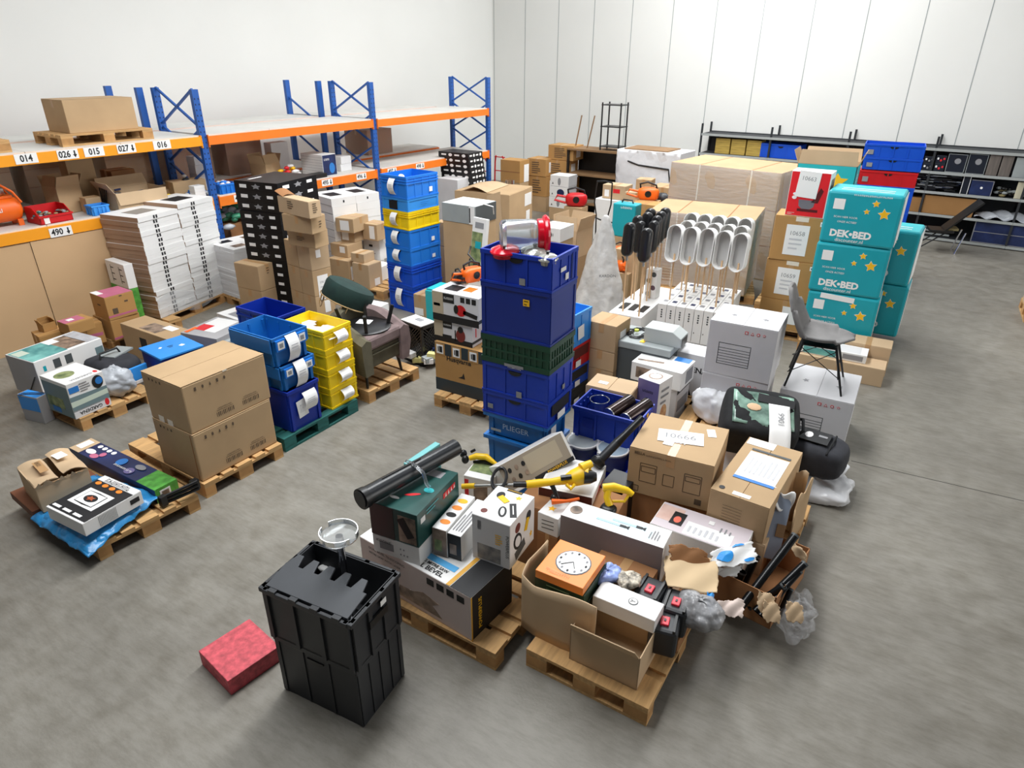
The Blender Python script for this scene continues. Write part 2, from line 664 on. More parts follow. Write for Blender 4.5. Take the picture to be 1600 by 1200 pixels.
def openbox(F, label, m=KRAFT, name='open_cardboard_box', cat='box', group=None, flaps=(40, 60, 50, 45), th=0.006, fl=None, inner=None):
    """open carton: bottom, four walls, four flaps folded outwards by the given angles (None leaves one out)"""
    t = T(F, name, label, cat, group)
    w, d, h = F.w, F.d, F.h
    b = MB()
    b.box((0, 0, th / 2), (w, d, th))
    b.box((0, -d / 2 + th / 2, h / 2), (w, th, h))
    b.box((0, d / 2 - th / 2, h / 2), (w, th, h))
    b.box((-w / 2 + th / 2, 0, h / 2), (th, d, h))
    b.box((w / 2 - th / 2, 0, h / 2), (th, d, h))
    b.build('body', m, t.root)
    fl = fl or min(w, d) / 2 * 0.95
    # order: right face (-y), far right (+x), back (+y), left (-x)
    for i, a in enumerate(flaps):
        if a is None:
            continue
        L = w if i in (0, 2) else d
        M = Matrix.Rotation({0: -math.pi / 2, 1: 0, 2: math.pi / 2, 3: math.pi}[i], 4, 'Z')
        off = d / 2 if i in (0, 2) else w / 2
        M = M @ Matrix.Translation((off, 0, h)) @ Matrix.Rotation(math.radians(a - 90), 4, 'Y')
        q = MB().prism([(0, -L / 2 + .004), (fl, -L / 2 + .02), (fl, L / 2 - .02), (0, L / 2 - .004)], -0.003, 0.003, M=M)
        q.build('flap', m, t.root)
    return t


def papertag(T, face, u, v, w, h, curl=0.03, m=PAPER, name='paper_tag'):
    """paper slip hanging bowed out from a crate (size in metres)"""
    F = Face(T, face)
    M = F.M(u, v)
    def fn(a, b):
        return ((a - .5) * w, (b - .5) * h, 0.004 + curl * math.sin(math.pi * b) ** 0.8)
    MB().sheet(fn, 2, 8, 0.001, M=M).build(name, m, T.root, smooth=True)
    q = MB()
    for k in range(3):
        q.add([((-.32) * w, (.16 - .1 * k) * h, 0), (.3 * w, (.16 - .1 * k) * h, 0), (.3 * w, (.12 - .1 * k) * h, 0), (-.32 * w, (.12 - .1 * k) * h, 0)],
              [(0, 1, 2, 3)], M=M @ Matrix.Translation((0, 0, 0.0055 + curl)))
    q.build('tag_print', FAINT, T.root)


def crate(F, label, m=BLUE, name='stacking_crate', cat='crate', group=None, style='panel', nr=(2, 3), taper=1.0, rim=0.008, tagL=None, tagR=None,
          inner=None, bands=(), handle=True, th=0.006):
    """open plastic crate: tub, moulded rim, ribs and bands, grip recesses"""
    t = T(F, name, label, cat, group)
    w, d, h = F.w, F.d, F.h
    iw, dd = w - 2 * rim, d - 2 * rim
    b = MB()
    tp = taper
    lo = [(-iw / 2 * tp, -dd / 2 * tp), (iw / 2 * tp, -dd / 2 * tp), (iw / 2 * tp, dd / 2 * tp), (-iw / 2 * tp, dd / 2 * tp)]
    hi = [(-iw / 2, -dd / 2), (iw / 2, -dd / 2), (iw / 2, dd / 2), (-iw / 2, dd / 2)]
    def ins(p, k):
        return [(x - math.copysign(k, x), y - math.copysign(k, y)) for x, y in p]
    li, hi2 = ins(lo, th), ins(hi, th)
    vs = [(x, y, 0.0) for x, y in lo] + [(x, y, h) for x, y in hi] + [(x, y, h) for x, y in hi2] + [(x, y, th) for x, y in li]
    fs = [(3, 2, 1, 0)]
    for k in range(4):
        l = (k + 1) % 4
        fs += [(k, l, 4 + l, 4 + k), (4 + k, 4 + l, 8 + l, 8 + k), (8 + k, 8 + l, 12 + l, 12 + k)]
    fs.append((12, 13, 14, 15))
    b.add(vs, fs)
    tubmb = b
    # rim ring
    b = MB()
    def ring(z0, z1, out):
        sc = tp + (1 - tp) * ((z0 + z1) / 2 / h)
        ow, od = iw * sc + 2 * out, dd * sc + 2 * out
        tk = out + 0.002
        zc, zh = (z0 + z1) / 2, z1 - z0
        b.box((0, -od / 2 + tk / 2, zc), (ow, tk, zh))
        b.box((0, od / 2 - tk / 2, zc), (ow, tk, zh))
        b.box((-ow / 2 + tk / 2, 0, zc), (tk, od - 2 * tk, zh))
        b.box((ow / 2 - tk / 2, 0, zc), (tk, od - 2 * tk, zh))
    ring(h - min(.035, h * .16), h - .0005, rim)
    b.build('rim', m, t.root, bevel=0.003)
    if bands:
        b = MB()
        for z0, z1, o in bands:
            ring(z0 * h, z1 * h, o)
        b.build('band', m, t.root)
    b = tubmb
    zc0, zc1 = 0.03 * h, h - min(.034, h * .16)
    for sgn in (-1, 1):
        nx, ny = nr[1], nr[0]
        for k in range(nx + 1):
            x = (-0.5 + k / nx) * (iw * tp - 0.03)
            z = (zc0 + zc1) / 2
            b.box((x, sgn * (dd / 2 * (1 + tp) / 2 + 0.003), z), (0.018 if 0 < k < nx else 0.03, 0.007 + (1 - tp) * dd * .25, zc1 - zc0))
        for k in range(ny + 1):
            y = (-0.5 + k / ny) * (dd * tp - 0.03)
            b.box((sgn * (iw / 2 * (1 + tp) / 2 + 0.003), y, (zc0 + zc1) / 2), (0.007 + (1 - tp) * iw * .25, 0.018 if 0 < k < ny else 0.03, zc1 - zc0))
    b.build('tub', m, t.root)
    if handle:
        for sgn in (-1, 1):
            hw, hh = min(.12, d * .3), min(.035, h * .16)
            pts = [(hw * .5 * math.cos(a), -hh * math.sin(a)) for a in [math.pi * k / 8 for k in range(9)]]
            M = Matrix.Translation((sgn * (iw / 2 + 0.0015), 0, h * .84)) @ Matrix.Rotation(sgn * math.pi / 2, 4, 'Z') @ Matrix.Rotation(math.pi / 2, 4, 'X')
            MB().prism(pts, -.001, .004, M=M).build('grip', BLACKP, t.root)
    if tagL:
        papertag(t, 'L', *tagL)
    if tagR:
        papertag(t, 'R', *tagR)
    return t


# ------------------------------------------------------------------ pallets
def pallet(F, label, m=WOOD, mb=None, group='wooden pallets on the floor', boards=5, along='w'):
    """block pallet, deck boards running along w: deck boards, cross boards, nine blocks, runners"""
    mb = mb or (WOODX if m is WOOD else m)
    t = T(F, 'pallet', label, 'pallet', group)
    w, d = (F.w, F.d) if along == 'w' else (F.d, F.w)
    M = Matrix.Identity(4) if along == 'w' else Matrix.Rotation(math.pi / 2, 4, 'Z')
    bw = [.145, .1, .145, .1, .145] if boards == 5 else [.1] * boards
    k = d / 0.8 if boards == 5 else 1
    bw = [x * k for x in bw]
    gap = (d - sum(bw)) / (len(bw) - 1)
    y = -d / 2
    for x in bw:
        MB().box((0, y + x / 2, .133), (w, x, .022), M=M).build('deck_board', m, t.root)
        y += x + gap
    for sx in (-1, 0, 1):
        MB().box((sx * (w / 2 - .0725), 0, .111), (.145, d, .022), M=M).build('cross_board', m, t.root)
        for sy in (-1, 0, 1):
            MB().box((sx * (w / 2 - .0725), sy * (d / 2 - .05), .061), (.145, .1 if sy else .145, .078), M=M).build('block', mb, t.root)
    for sy in (-1, 0, 1):
        MB().box((0, sy * (d / 2 - .05), .011), (w, .1 if sy else .145, .022), M=M).build('bottom_board', m, t.root)
    return t
# ================================================================== the hall
fl = mat('concrete_floor', '#8d8a83', 0.42, spec=0.35)
nt = fl.node_tree
bs = nt.nodes['Principled BSDF']
tc = nt.nodes.new('ShaderNodeTexCoord')
n1 = nt.nodes.new('ShaderNodeTexNoise'); n1.inputs['Scale'].default_value = 0.55; n1.inputs['Detail'].default_value = 8; n1.inputs['Roughness'].default_value = .62
n2 = nt.nodes.new('ShaderNodeTexNoise'); n2.inputs['Scale'].default_value = 5.5; n2.inputs['Detail'].default_value = 8
n3 = nt.nodes.new('ShaderNodeTexNoise'); n3.inputs['Scale'].default_value = 60; n3.inputs['Detail'].default_value = 3
for n in (n1, n2, n3):
    nt.links.new(tc.outputs['Object'], n.inputs['Vector'])
r1 = nt.nodes.new('ShaderNodeValToRGB')
r1.color_ramp.elements[0].position = .3; r1.color_ramp.elements[0].color = rgb('#77736b')
r1.color_ramp.elements[1].position = .7; r1.color_ramp.elements[1].color = rgb('#938f86')
r2 = nt.nodes.new('ShaderNodeValToRGB')
r2.color_ramp.elements[0].position = .25; r2.color_ramp.elements[0].color = (.72, .70, .66, 1)
r2.color_ramp.elements[1].position = .62; r2.color_ramp.elements[1].color = (1, 1, 1, 1)
mx = nt.nodes.new('ShaderNodeMixRGB'); mx.blend_type = 'MULTIPLY'; mx.inputs[0].default_value = .8
nt.links.new(n1.outputs['Fac'], r1.inputs['Fac'])
nt.links.new(n2.outputs['Fac'], r2.inputs['Fac'])
nt.links.new(r1.outputs['Color'], mx.inputs[1])
nt.links.new(r2.outputs['Color'], mx.inputs[2])
nt.links.new(mx.outputs['Color'], bs.inputs['Base Color'])
n4 = nt.nodes.new('ShaderNodeTexNoise'); n4.inputs['Scale'].default_value = 14; n4.inputs['Detail'].default_value = 10; n4.inputs['Roughness'].default_value = .75
mp4 = nt.nodes.new('ShaderNodeMapping'); mp4.inputs['Scale'].default_value = (.35, 1.6, 1); mp4.inputs['Rotation'].default_value = (0, 0, .9)
nt.links.new(tc.outputs['Object'], mp4.inputs['Vector']); nt.links.new(mp4.outputs['Vector'], n4.inputs['Vector'])
r4 = nt.nodes.new('ShaderNodeValToRGB')
r4.color_ramp.elements[0].position = .36; r4.color_ramp.elements[0].color = (.66, .64, .60, 1)
r4.color_ramp.elements[1].position = .56; r4.color_ramp.elements[1].color = (1, 1, 1, 1)
nt.links.new(n4.outputs['Fac'], r4.inputs['Fac'])
mx4 = nt.nodes.new('ShaderNodeMixRGB'); mx4.blend_type = 'MULTIPLY'; mx4.inputs[0].default_value = .55
nt.links.new(mx.outputs['Color'], mx4.inputs[1]); nt.links.new(r4.outputs['Color'], mx4.inputs[2])
nt.links.new(mx4.outputs['Color'], bs.inputs['Base Color'])
rr = nt.nodes.new('ShaderNodeMapRange'); rr.inputs[3].default_value = .3; rr.inputs[4].default_value = .62
nt.links.new(n2.outputs['Fac'], rr.inputs[0]); nt.links.new(rr.outputs[0], bs.inputs['Roughness'])
bp = nt.nodes.new('ShaderNodeBump'); bp.inputs['Strength'].default_value = .12; bp.inputs['Distance'].default_value = .01
nt.links.new(n3.outputs['Fac'], bp.inputs['Height']); nt.links.new(bp.outputs['Normal'], bs.inputs['Normal'])
struct(MB().box((0, 8, -0.05), (40, 40, 0.1)).build('floor', fl))
# saw-cut joint in the concrete on the right aisle
JOINT = mat('dark_joint', '#3d3b37', 0.9)
j = MB()
ja, jb = P(1330, 720, 0), P(1600, 783, 0)
j.bar((ja.x, ja.y, 0.0005), (jb.x, jb.y, 0.0005), 0.008, 0.001)
struct(j.build('trim_1', JOINT))
WALL = mat('white_wall_panel', '#e6e6e2', 0.6, var=0.02, scale=.6)
WAX = Vector((math.sin(math.radians(5.6)), math.cos(math.radians(5.6)), 0))      # along the rack
WAY = Vector((math.cos(math.radians(5.6)), -math.sin(math.radians(5.6)), 0))     # across the aisle
WROT = -math.radians(5.6)
def hall(a, b, z=0.0):
    """hall axes: a metres along the rack line, b metres out from its front"""
    o = Vector((-9.498, 3.358, 0))
    p = o + WAX * a + WAY * b
    return Vector((p.x, p.y, z))
def hbox(b, a0, a1, b0, b1, z0, z1, mi=0):
    c = hall((a0 + a1) / 2, (b0 + b1) / 2, (z0 + z1) / 2)
    b.box(c, (abs(b1 - b0), abs(a1 - a0), z1 - z0), WROT, mi)
    return b
BACK = 14.55
w = MB(); hbox(w, BACK, BACK + .15, -3.2, 17, 0, 6.6)
wb = struct(w.build('wall_back', WALL))
w = MB(); hbox(w, -9, BACK, -3.2, -3.05, 0, 6.6)
struct(w.build('wall_left', WALL))
g = MB()
for k in range(18):
    hbox(g, BACK - .004, BACK, -3 + k * 1.06, -2.985 + k * 1.06, 0, 6.6)
struct(g.build('trim_2', GREYM, wb))
# ================================================================== pallet rack along the left wall
RZH = math.radians(90 - 5.6)
Z1, Z2 = 1.496, 2.384
KA = 1.11       # shelf levels
DECK = mat('pale_shelf_board', '#d4d2cc', .6, var=.06, scale=2)
ORB = mat('rack_orange_paint', '#ee7a1a', .5, var=.05, scale=3)
rack = thing('pallet_rack', 'blue and orange pallet rack with numbered beams along the wall', 'rack', hall(0, 0))
rack.rotation_euler = (0, 0, RZH)
# rack space: x along, y into the rack
def rk(name, lo, hi, m, bevel=0.0):
    return MB().box([(a + b) / 2 for a, b in zip(lo, hi)], [b - a for a, b in zip(lo, hi)]).build(name, m, rack, bevel=bevel)
for a in (-.13, 3.44, 6.88, 10.38):
    for y in (0, 1.05):
        up = rk('upright', (a - .05, y, 0), (a + .05, y + .07, 3.0), RACKB)
        q = MB()
        for k in range(38):
            for s in (-.028, .028):
                q.box((a + s, y - .001, .1 + k * .075), (.012, .003, .022))
        q.build('slot_row', BLACKP, up)['kind'] = 'stuff'
    b = MB()
    for k in range(5):
        z0 = .3 + k * .55
        b.bar((a, .07, z0), (a, 1.05, z0 + .5), .03, .03)
        b.bar((a, 1.05, z0), (a, .07, z0 + .5), .03, .03)
    b.build('brace', RACKB, rack)
for i, (a0, a1) in enumerate(((-3.4, -.18), (-.08, 3.39), (3.49, 6.83), (6.93, 10.33))):
    for z, zb in ((Z1, 1.341), (Z2, 2.24)):
        if i == 3 and z == Z2:
            pass
        m = ORANGEY if i < 2 else ORB
        for y in (-.03, 1.07):
            rk('beam', (a0, y, zb), (a1, y + .045, z - .02), m)
            for e in (a0, a1 - .012):
                rk('beam_hook', (e, y - .006, zb - .03), (e + .012, y + .05, z), m)
        n = 3
        for k in range(n):
            rk('shelf_board', (a0 + (a1 - a0) * k / n + .004, 0.015, z - .02), (a0 + (a1 - a0) * (k + 1) / n - .004, 1.07, z), DECK)
class RT_:
    pass
rt_ = RT_(); rt_.root = rack; rt_.w = 1; rt_.d = 1; rt_.h = 1
def beamlabel(a, z, s, wid=.26, arrow=False, hgt=.115):
    M = Matrix.Translation((a * KA, -.0335, z)) @ Matrix.Rotation(math.pi / 2, 4, 'X')
    pl = MB().box((0, 0, 0), (wid, hgt, .004), M=M).build('number_plate', PAPER, rack)
    vs, fs, w1 = textmesh(s, True)
    k = hgt * .95
    off = -.16 * wid if arrow else 0
    MB().add([(x * k * .85 + off, y * k, .0035) for x, y, q in vs], fs, M=M).build('number', INK, pl)
    if arrow:
        ar = [(-.009, .04), (-.009, -.005), (-.024, -.005), (0, -.045), (.024, -.005), (.009, -.005), (.009, .04)]
        MB().prism([(x + wid * .33, y) for x, y in ar], .002, .0035, M=M).build('arrow', INK, pl)
for a, s, ar in ((.95, '014', 0), (1.38, '026', 1), (1.67, '015', 0), (2.05, '027', 1), (2.5, '016', 0), (.5, '025', 1)):
    beamlabel(a, 2.312, s, .25, ar)
beamlabel(1.08, 1.395, '490', .27, True)
for a, s in ((3.48, '493'), (5.05, '495'), (5.78, '496'), (6.5, '497'), (7.22, '498')):
    beamlabel(a, 1.42, s, .24, True, .105)
# second row of uprights behind
rack2 = thing('pallet_rack', 'dark blue rack frames standing behind the numbered rack', 'rack', hall(0, -1.3))
rack2.rotation_euler = (0, 0, RZH)
for a in (3.3, 6.75):
    for y in (0, .95):
        MB().box((a, y, 1.5), (.1, .07, 3.0)).build('upright', RACKB, rack2)
    for k in range(4):
        z0 = .4 + k * .6
        MB().bar((a, .03, z0), (a, .95, z0 + .5), .03, .03).build('brace', RACKB, rack2)
for a0, a1 in ((-3, 3.23), (3.37, 6.68), (6.82, 10.1)):
    for z in (1.43, 2.3):
        for y in (0, .95):
            MB().box(((a0 + a1) / 2, y, z), (a1 - a0, .05, .12)).build('beam', ORB, rack2)
        MB().box(((a0 + a1) / 2, .48, z + .07), (a1 - a0, .95, .02)).build('shelf_board', DECK, rack2)

def RH(a, b, z, w, d, h, turn=0):
    """frame on the rack: a along, b = depth of its front behind the beam face"""
    c = hall(a * KA + w / 2, -b - d / 2)
    return Fr(c.x, c.y, z, RZH + math.radians(turn), w, d, h)
SH = Z1 + .001
# compressor
c = hall(.64, -.36, SH)
t = thing('air_compressor', 'orange air compressor with a tubular handle on the rack shelf', 'compressor', c, RZH)
MX = Matrix.Rotation(math.pi / 2, 4, 'Y')
MB().lathe([(.001, -.33), (.07, -.325), (.13, -.29), (.15, -.24), (.15, .24), (.13, .29), (.07, .325), (.001, .33)], 24, M=Matrix.Translation((0, 0, .2)) @ MX).build('tank', ORANGE, t, smooth=True)
MB().lathe([(.001, -.18), (.075, -.18), (.08, -.15), (.08, .15), (.06, .2), (.001, .2)], 20, M=Matrix.Translation((-.02, 0, .43)) @ MX).build('motor', STEEL, t, smooth=True)
MB().box((.0, 0, .43), (.09, .17, .17)).build('motor_band', BLACKP, t, bevel=.01)
MB().box((0, 0, .355), (.5, .14, .03)).build('saddle', ORANGE, t)
for y in (-.13, .13):
    MB().tube([(-.3, y, .3), (-.28, y, .52), (-.1, y, .64), (.06, y, .58), (.24, y, .42), (.31, y, .28)], .014, 8).build('handle', ORANGE, t, smooth=True)
for x in (-.25, .25):
    for y in (-.1, .1):
        MB().box((x, y, .04), (.06, .03, .08)).build('foot', ORANGE, t)
class _X: pass
tt = _X(); tt.root = t; tt.w, tt.d, tt.h = .66, .3, .35
scrib(tt, 'R', .42, .62, .4, .14, PAPER, lift=.004, n=6)
# red picking bin with tools
F = RH(.91, .04, SH, .4, .34, .2, 4)
t = T(F, 'picking_bin', 'red open-fronted plastic bin of small parts on the rack shelf', 'bin')
w, d, h = F.w, F.d, F.h
b = MB()
b.box((0, 0, .006), (w, d, .012))
b.box((0, d / 2 - .006, h / 2), (w, .012, h))
for s in (-1, 1):
    b.prism([(-d / 2, 0), (d / 2, 0), (d / 2, h), (-d / 2 + .14, h), (-d / 2, h * .5)], s * (w / 2 - .006) - .006, s * (w / 2 - .006) + .006, M=Matrix(((0, 0, 1, 0), (1, 0, 0, 0), (0, 1, 0, 0), (0, 0, 0, 1))))
b.box((0, -d / 2 + .006, h * .25), (w, .012, h * .5))
b.build('tub', REDP, t.root)
MB().box((0, -d / 2 - .002, h * .48), (w + .02, .02, .025)).build('rim', REDP, t.root)
dec(t, 'R', .2, .22, .16, .36, PAPER, 'sticker', lift=.002)
rnd = random.Random(2)
b = MB()
for k in range(40):
    b.blob((rnd.uniform(-.2, .2), rnd.uniform(-.12, .14), .05 + rnd.uniform(0, .07)), (.03, .02, .015), 6, 4, k % 3, seed=k)
tag(b.build('small_fittings', [mat('teal_parts', '#2f7f86', .4), GREYM, mat('tan_parts', '#a58a62', .6)], None, loc=F.loc(), rot=(0, 0, F.rz)), 'loose teal and grey fittings filling the red bin', 'parts', kind='stuff')
def blubin(F, label, m=SKYB):
    return crate(F, label, m, 'small_bin', 'bin', nr=(2, 3), taper=.85, handle=False)
blubin(RH(1.5, .03, SH, .24, .22, .13), 'small sky blue bin beside the red bin on the rack shelf')
openbox(RH(1.3, .5, SH, .34, .3, .36, 10), 'open brown carton with raised flaps behind the red bin', KRAFT, flaps=(20, 30, 30, -20))
t = carton(RH(1.55, .28, SH, .2, .18, .2, 0), 'small closed brown carton above the sky blue bin', KRAFT)
openbox(RH(1.82, .05, SH, .72, .5, .24), 'long open carton of shiny pieces on the rack shelf', KRAFT2, flaps=(170, None, 20, 30), fl=.16)
t = thing('metal_pieces', 'dark forked metal pieces standing in a small carton on the shelf', 'metal pieces', hall(1.96, -.3, SH + .001))
for k in range(5):
    MB().bar((k * .018 - .04, 0, 0), (k * .04 - .08, .03, .3), .01).build('prong', BLACKP, t)
b = MB()
rnd = random.Random(9)
for k in range(30):
    b.box((rnd.uniform(-.24, .24), rnd.uniform(-.2, .2), .02 + rnd.uniform(0, .1)), (.1, .03, .02), rnd.uniform(0, 3), k % 2)
F = RH(1.82, .05, SH, .72, .5, .24)
tag(b.build('shiny_pieces', [STEEL, NAVYPR], None, loc=(F.x, F.y, SH + .1), rot=(0, 0, F.rz)), 'loose shiny metal pieces inside the long open carton', 'metal pieces', kind='stuff')
b = carton(RH(1.62, .78, SH, .36, .24, .66), 'tall upright brown carton on the rack shelf under the plate 015', KRAFT)
carton(RH(2.1, .7, SH, .34, .34, .44), 'dark brown carton beside the tall upright one on the shelf', KDARK)
carton(RH(2.5, .62, SH, .6, .36, .1, 30), 'flat leaning carton beside the dark upright post', KRAFT)
# wrapped loads on the row behind
for a, m, lab, h in ((.55, KRAFT2, 'film wrapped pale cartons on the rear rack, seen under the plate 026', .72), (1.35, KRAFT, 'dark film wrapped cartons on the rear rack beside the pale ones', .72),
                     (2.35, KRAFT3, 'tall film wrapped ochre carton on the rear rack beyond the blue post', .74), (3.3, KDARK, 'large brown carton on the rear rack right of the brace', .74),
                     (4.2, KDARK, 'large brown carton on the rear rack behind the white stack', .7), (7.2, KDARK, 'shaded brown carton at the far end of the rear rack', .5)):
    F = RH(a, 1.42, 1.512, .72, .7, h)
    t = carton(F, lab, m, 'wrapped_carton')
    MB().box((0, 0, h / 2 + .003), (.73, .71, h)).build('film', WRAP, t.root)
    for k in (1, 2):
        MB().box((0, -.352, h * k / 3), (.72, .003, .006)).build('seam', KDARK, t.root)
F = RH(-.3, .75, SH, .4, .3, .42)
carton(F, 'brown carton behind the orange compressor', KRAFT)
F = RH(.55, .8, SH, .3, .2, .2)
carton(F, 'low pale carton behind the red bin by the dark gap', KRAFT2)
carton(RH(2.75, .35, SH, .5, .3, .22, -8), 'long brown open-ended carton near the second upright', KRAFT)
def heap(name, label, cat, a, bd, z, r, ms, n, s, seed=1, hgt=.1):
    rnd = random.Random(seed)
    b = MB()
    for k in range(n):
        x, y = rnd.gauss(0, r[0] / 2), rnd.gauss(0, r[1] / 2)
        zz = max(.01, hgt * (1 - (abs(x) / r[0] + abs(y) / r[1]) / 2) * rnd.uniform(.3, 1))
        b.blob((x, y, zz), (s * rnd.uniform(.6, 1.4), s * rnd.uniform(.5, 1), s * .5), 7, 5, k % len(ms), .25, seed=k)
    o = b.build(name, ms, None, smooth='all', loc=hall(a * KA, -bd, z), rot=(0, 0, RZH))
    return tag(o, label, cat, kind='stuff')
heap('tangled_parts', 'tangle of black and khaki small parts on the rack shelf', 'parts', 2.5, .35, SH, (.25, .2), [BLACKP, mat('khaki', '#8a7d55', .7), YEL], 40, .035, 3)
heap('blue_cloth_heap', 'heap of bright blue and white wrapped pieces on the rack shelf', 'parts', 2.98, .3, SH, (.2, .2), [SKYB, WCARD, BLUE2], 34, .045, 4)
heap('black_hoses', 'heap of black and white hoses beside the second upright', 'hoses', 3.0, .55, SH, (.2, .2), [BLACKP, BLACKP, WCARD], 34, .05, 5, .3)
for k in range(4):
    pbox(RH(2.86, .06, SH + k * .045, .17, .15, .044), '%s little white box up in the pile at the shelf edge beside the second upright' % ORD[k], WCARD, group='little white boxes at the shelf edge')
for k in range(4):
    pbox(RH(3.22, .62, SH + k * .13, .2, .2, .128, 3 * (k % 2)), '%s white box up in the narrow stack behind the second upright' % ORD[k], WCARD2, group='narrow stack of white boxes behind the upright')
blubin(RH(3.22, .03, SH, .32, .3, .15), 'sky blue bin on the shelf above the plate 493', BLUE2)
heap('bin_contents', 'white and blue packets heaped in the sky blue bin', 'packets', 3.38, .2, SH + .1, (.1, .12), [WCARD, BLUE2], 12, .05, 6, .1)
for a, bd, m, lab, s in ((4.3, .6, KRAFT, 'open brown carton with pointed flaps behind the black boxes', 1),):
    openbox(RH(a, bd, SH, .36, .34, .26, 12), lab, m, flaps=(-20, 30, 20, 20))
heap('mixed_packets', 'mixed yellow, white and red packets behind the black boxes', 'packets', 4.75, .55, SH, (.24, .2), [GOLDY, WCARD, REDINK], 26, .06, 8, .22)
pbox(RH(4.7, .9, SH + .001, .36, .2, .55), 'white box standing behind the mixed packets', WCARD2)
t = pbox(RH(5.1, .12, SH, .32, .56, .36, 2), 'white stacked cartons block with a dark picture end on the shelf', WCARD, 'white_carton_block')
dec(t, 'R', .5, .5, .96, .96, NAVYPR, 'picture_print')
dec(t, 'R', .65, .35, .4, .5, BLUEPR, 'picture_figure', shape='disc', lift=.002)
scrib(t, 'R', .3, .78, .4, .1, PAPER, n=6)
for k in range(7):
    dec(t, 'L', .5, .1 + k * .13, 1, .008, PAPERG, 'joint_line')
for k in range(2):
    pbox(RH(5.62, .3, SH + k * .13, .26, .3, .128, 4 * k), '%s small white box of the pair on the empty shelf end' % ('lower', 'upper')[k], WCARD2, group='pair of white boxes on the shelf')
pbox(RH(4.85, .04, SH, .3, .2, .07), 'flat black case lying at the shelf edge by the plate 495', BLACKC, 'flat_case', 'case')
# goods on the top level, mostly out of the picture
for a, w_, m in ((-.2, 1.2, KRAFT2), (1.4, 1.2, KRAFT)):
    pallet(RH(a, .1, Z2, w_, .8, .144), 'wooden pallet on the top rack level %s' % ('at the near end', 'above the plate 015')[a > 0], group='pallets on the top rack level')
    carton(RH(a + .15, .2, Z2 + .1445, .9, .6, .4), 'pale carton on the top rack level pallet %s' % ('at the near end', 'above the plate 015')[a > 0], m)
# cardboard sheets leaning below the first shelf
SHEET = mat('plain_board_sheet', '#cba981', .75, var=.03, scale=1.5, spec=.3)
for a0, a1, off in ((-1.2, .82, 0.0), (.825, 2.4, .012)):
    c = hall((a0 + a1) / 2, .05 + off)
    o = MB().box((0, 0, .665), (a1 - a0, .012, 1.33)).build('board_sheet', SHEET, None, loc=c, rot=(-math.radians(2), 0, RZH))
    tag(o, ('large plain board sheet leaning on the rack nearest the camera', 'large plain board sheet leaning on the rack beside the white stacks')[a0 > 0], 'board', 'board sheets leaning on the rack')
# dark goods under the second bay
o = carton(RH(4.2, .3, 0.0, 1.2, .7, .7), 'brown carton in the dark space under the second shelf bay', KDARK)
heap('green_film_heap', 'crumpled green film bundle under the shelf by the plate 493', 'film', 3.5, .35, 1.0, (.3, .3), [mat('green_film', '#3f8f6e', .3, var=.3, scale=9), GREYF], 40, .09, 11, .28)
carton(RH(3.3, .1, 0, .6, .7, 1.0), 'dark carton under the green film bundle in the second bay', KDARK)
# ================================================================== row of pallets along the left of the main aisle
RZ0 = math.radians(86.5)


def near(u, v, z0, w, d, h, turn=0.0):
    """box frame with its nearest bottom corner under pixel u,v"""
    B = P(u, v, z0)
    rz = RZ0 + math.radians(turn)
    c = B + Matrix.Rotation(rz, 3, 'Z') @ Vector((w / 2, d / 2, 0))
    return Fr(c.x, c.y, z0, rz, w, d, h)


def nearT(u, v, zt, w, d, h, turn=0.0):
    """the same with the nearest TOP corner at pixel u,v on height zt"""
    F = near(u, v, zt, w, d, h, turn)
    F.z = zt - h
    return F


def fp(u, v, w, d, c=None, turn=0.0):
    """pallet frame from floor corner pixel"""
    B = P(u, v, 0)
    if c:
        C = P(c[0], c[1], 0)
        rz = math.atan2(C.y - B.y, C.x - B.x)
    else:
        rz = RZ0 + math.radians(turn)
    ctr = B + Matrix.Rotation(rz, 3, 'Z') @ Vector((w / 2, d / 2, 0))
    return Fr(ctr.x, ctr.y, 0, rz, w, d, .144)


PZ = .1445
# --- pallet with the two large cartons
pb = fp(324, 779, .82, 1.2, (444, 713))
pallet(pb, 'wooden pallet under the two large brown cartons by the aisle', along='d')
F = fit((300, 681), (229, 656), (427, 625), PZ, bb=(316, 754))
F.z = PZ
def bigmarks(t):
    for k in range(5):
        u = .14 + k * .085
        dec(t, 'R', u, .86, .022, .07, INKG, 'handling_mark', shape=['rect', 'disc', 'tri', 'rect', 'disc'][k], lift=.0025)
    for k in range(4):
        dec(t, 'L', .2 + k * .09, .9, .03, .05, INKG, 'handling_mark', shape=['rect', 'disc', 'tri', 'rect'][k], lift=.001)
    for u in (.42, .74):
        for k in range(11):
            dec(t, 'R', u - .1 + k * .02, .17 + .0 * k, .010 if k % 3 else .005, .09, INKG, 'barcode_bar')
        scrib(t, 'R', u, .29, .17, .025, INKG, n=12)
        scrib(t, 'R', u, .25, .2, .025, INKG, n=14)
t = carton(F, 'lower of the two large brown cartons on the aisle pallet', KRAFT, 'large_carton', group='two large brown cartons', tape=None, bev=.012)
bigmarks(t)
MB().box((-F.w / 2 - .002, -F.d / 2 + .035, F.h / 2), (.003, .006, F.h * .96)).build('glued_edge', KDARK, t.root)
F2 = fit((282, 605.5), (212, 582), (416, 554), F.top, bb=(299, 680))
F2.z = F.top
t = carton(F2, 'upper of the two large brown cartons on the aisle pallet', KRAFT, 'large_carton', group='two large brown cartons', tape=None, bev=.012)
bigmarks(t)
for u, v in ((.28, .07), (.5, .06)):
    dec(t, 'L', u, v, .13, .13, TAPEW, 'tape_patch', lift=.001)
dec(t, 'R', .5, .985, .05, .03, TAPEW, 'tape_patch')

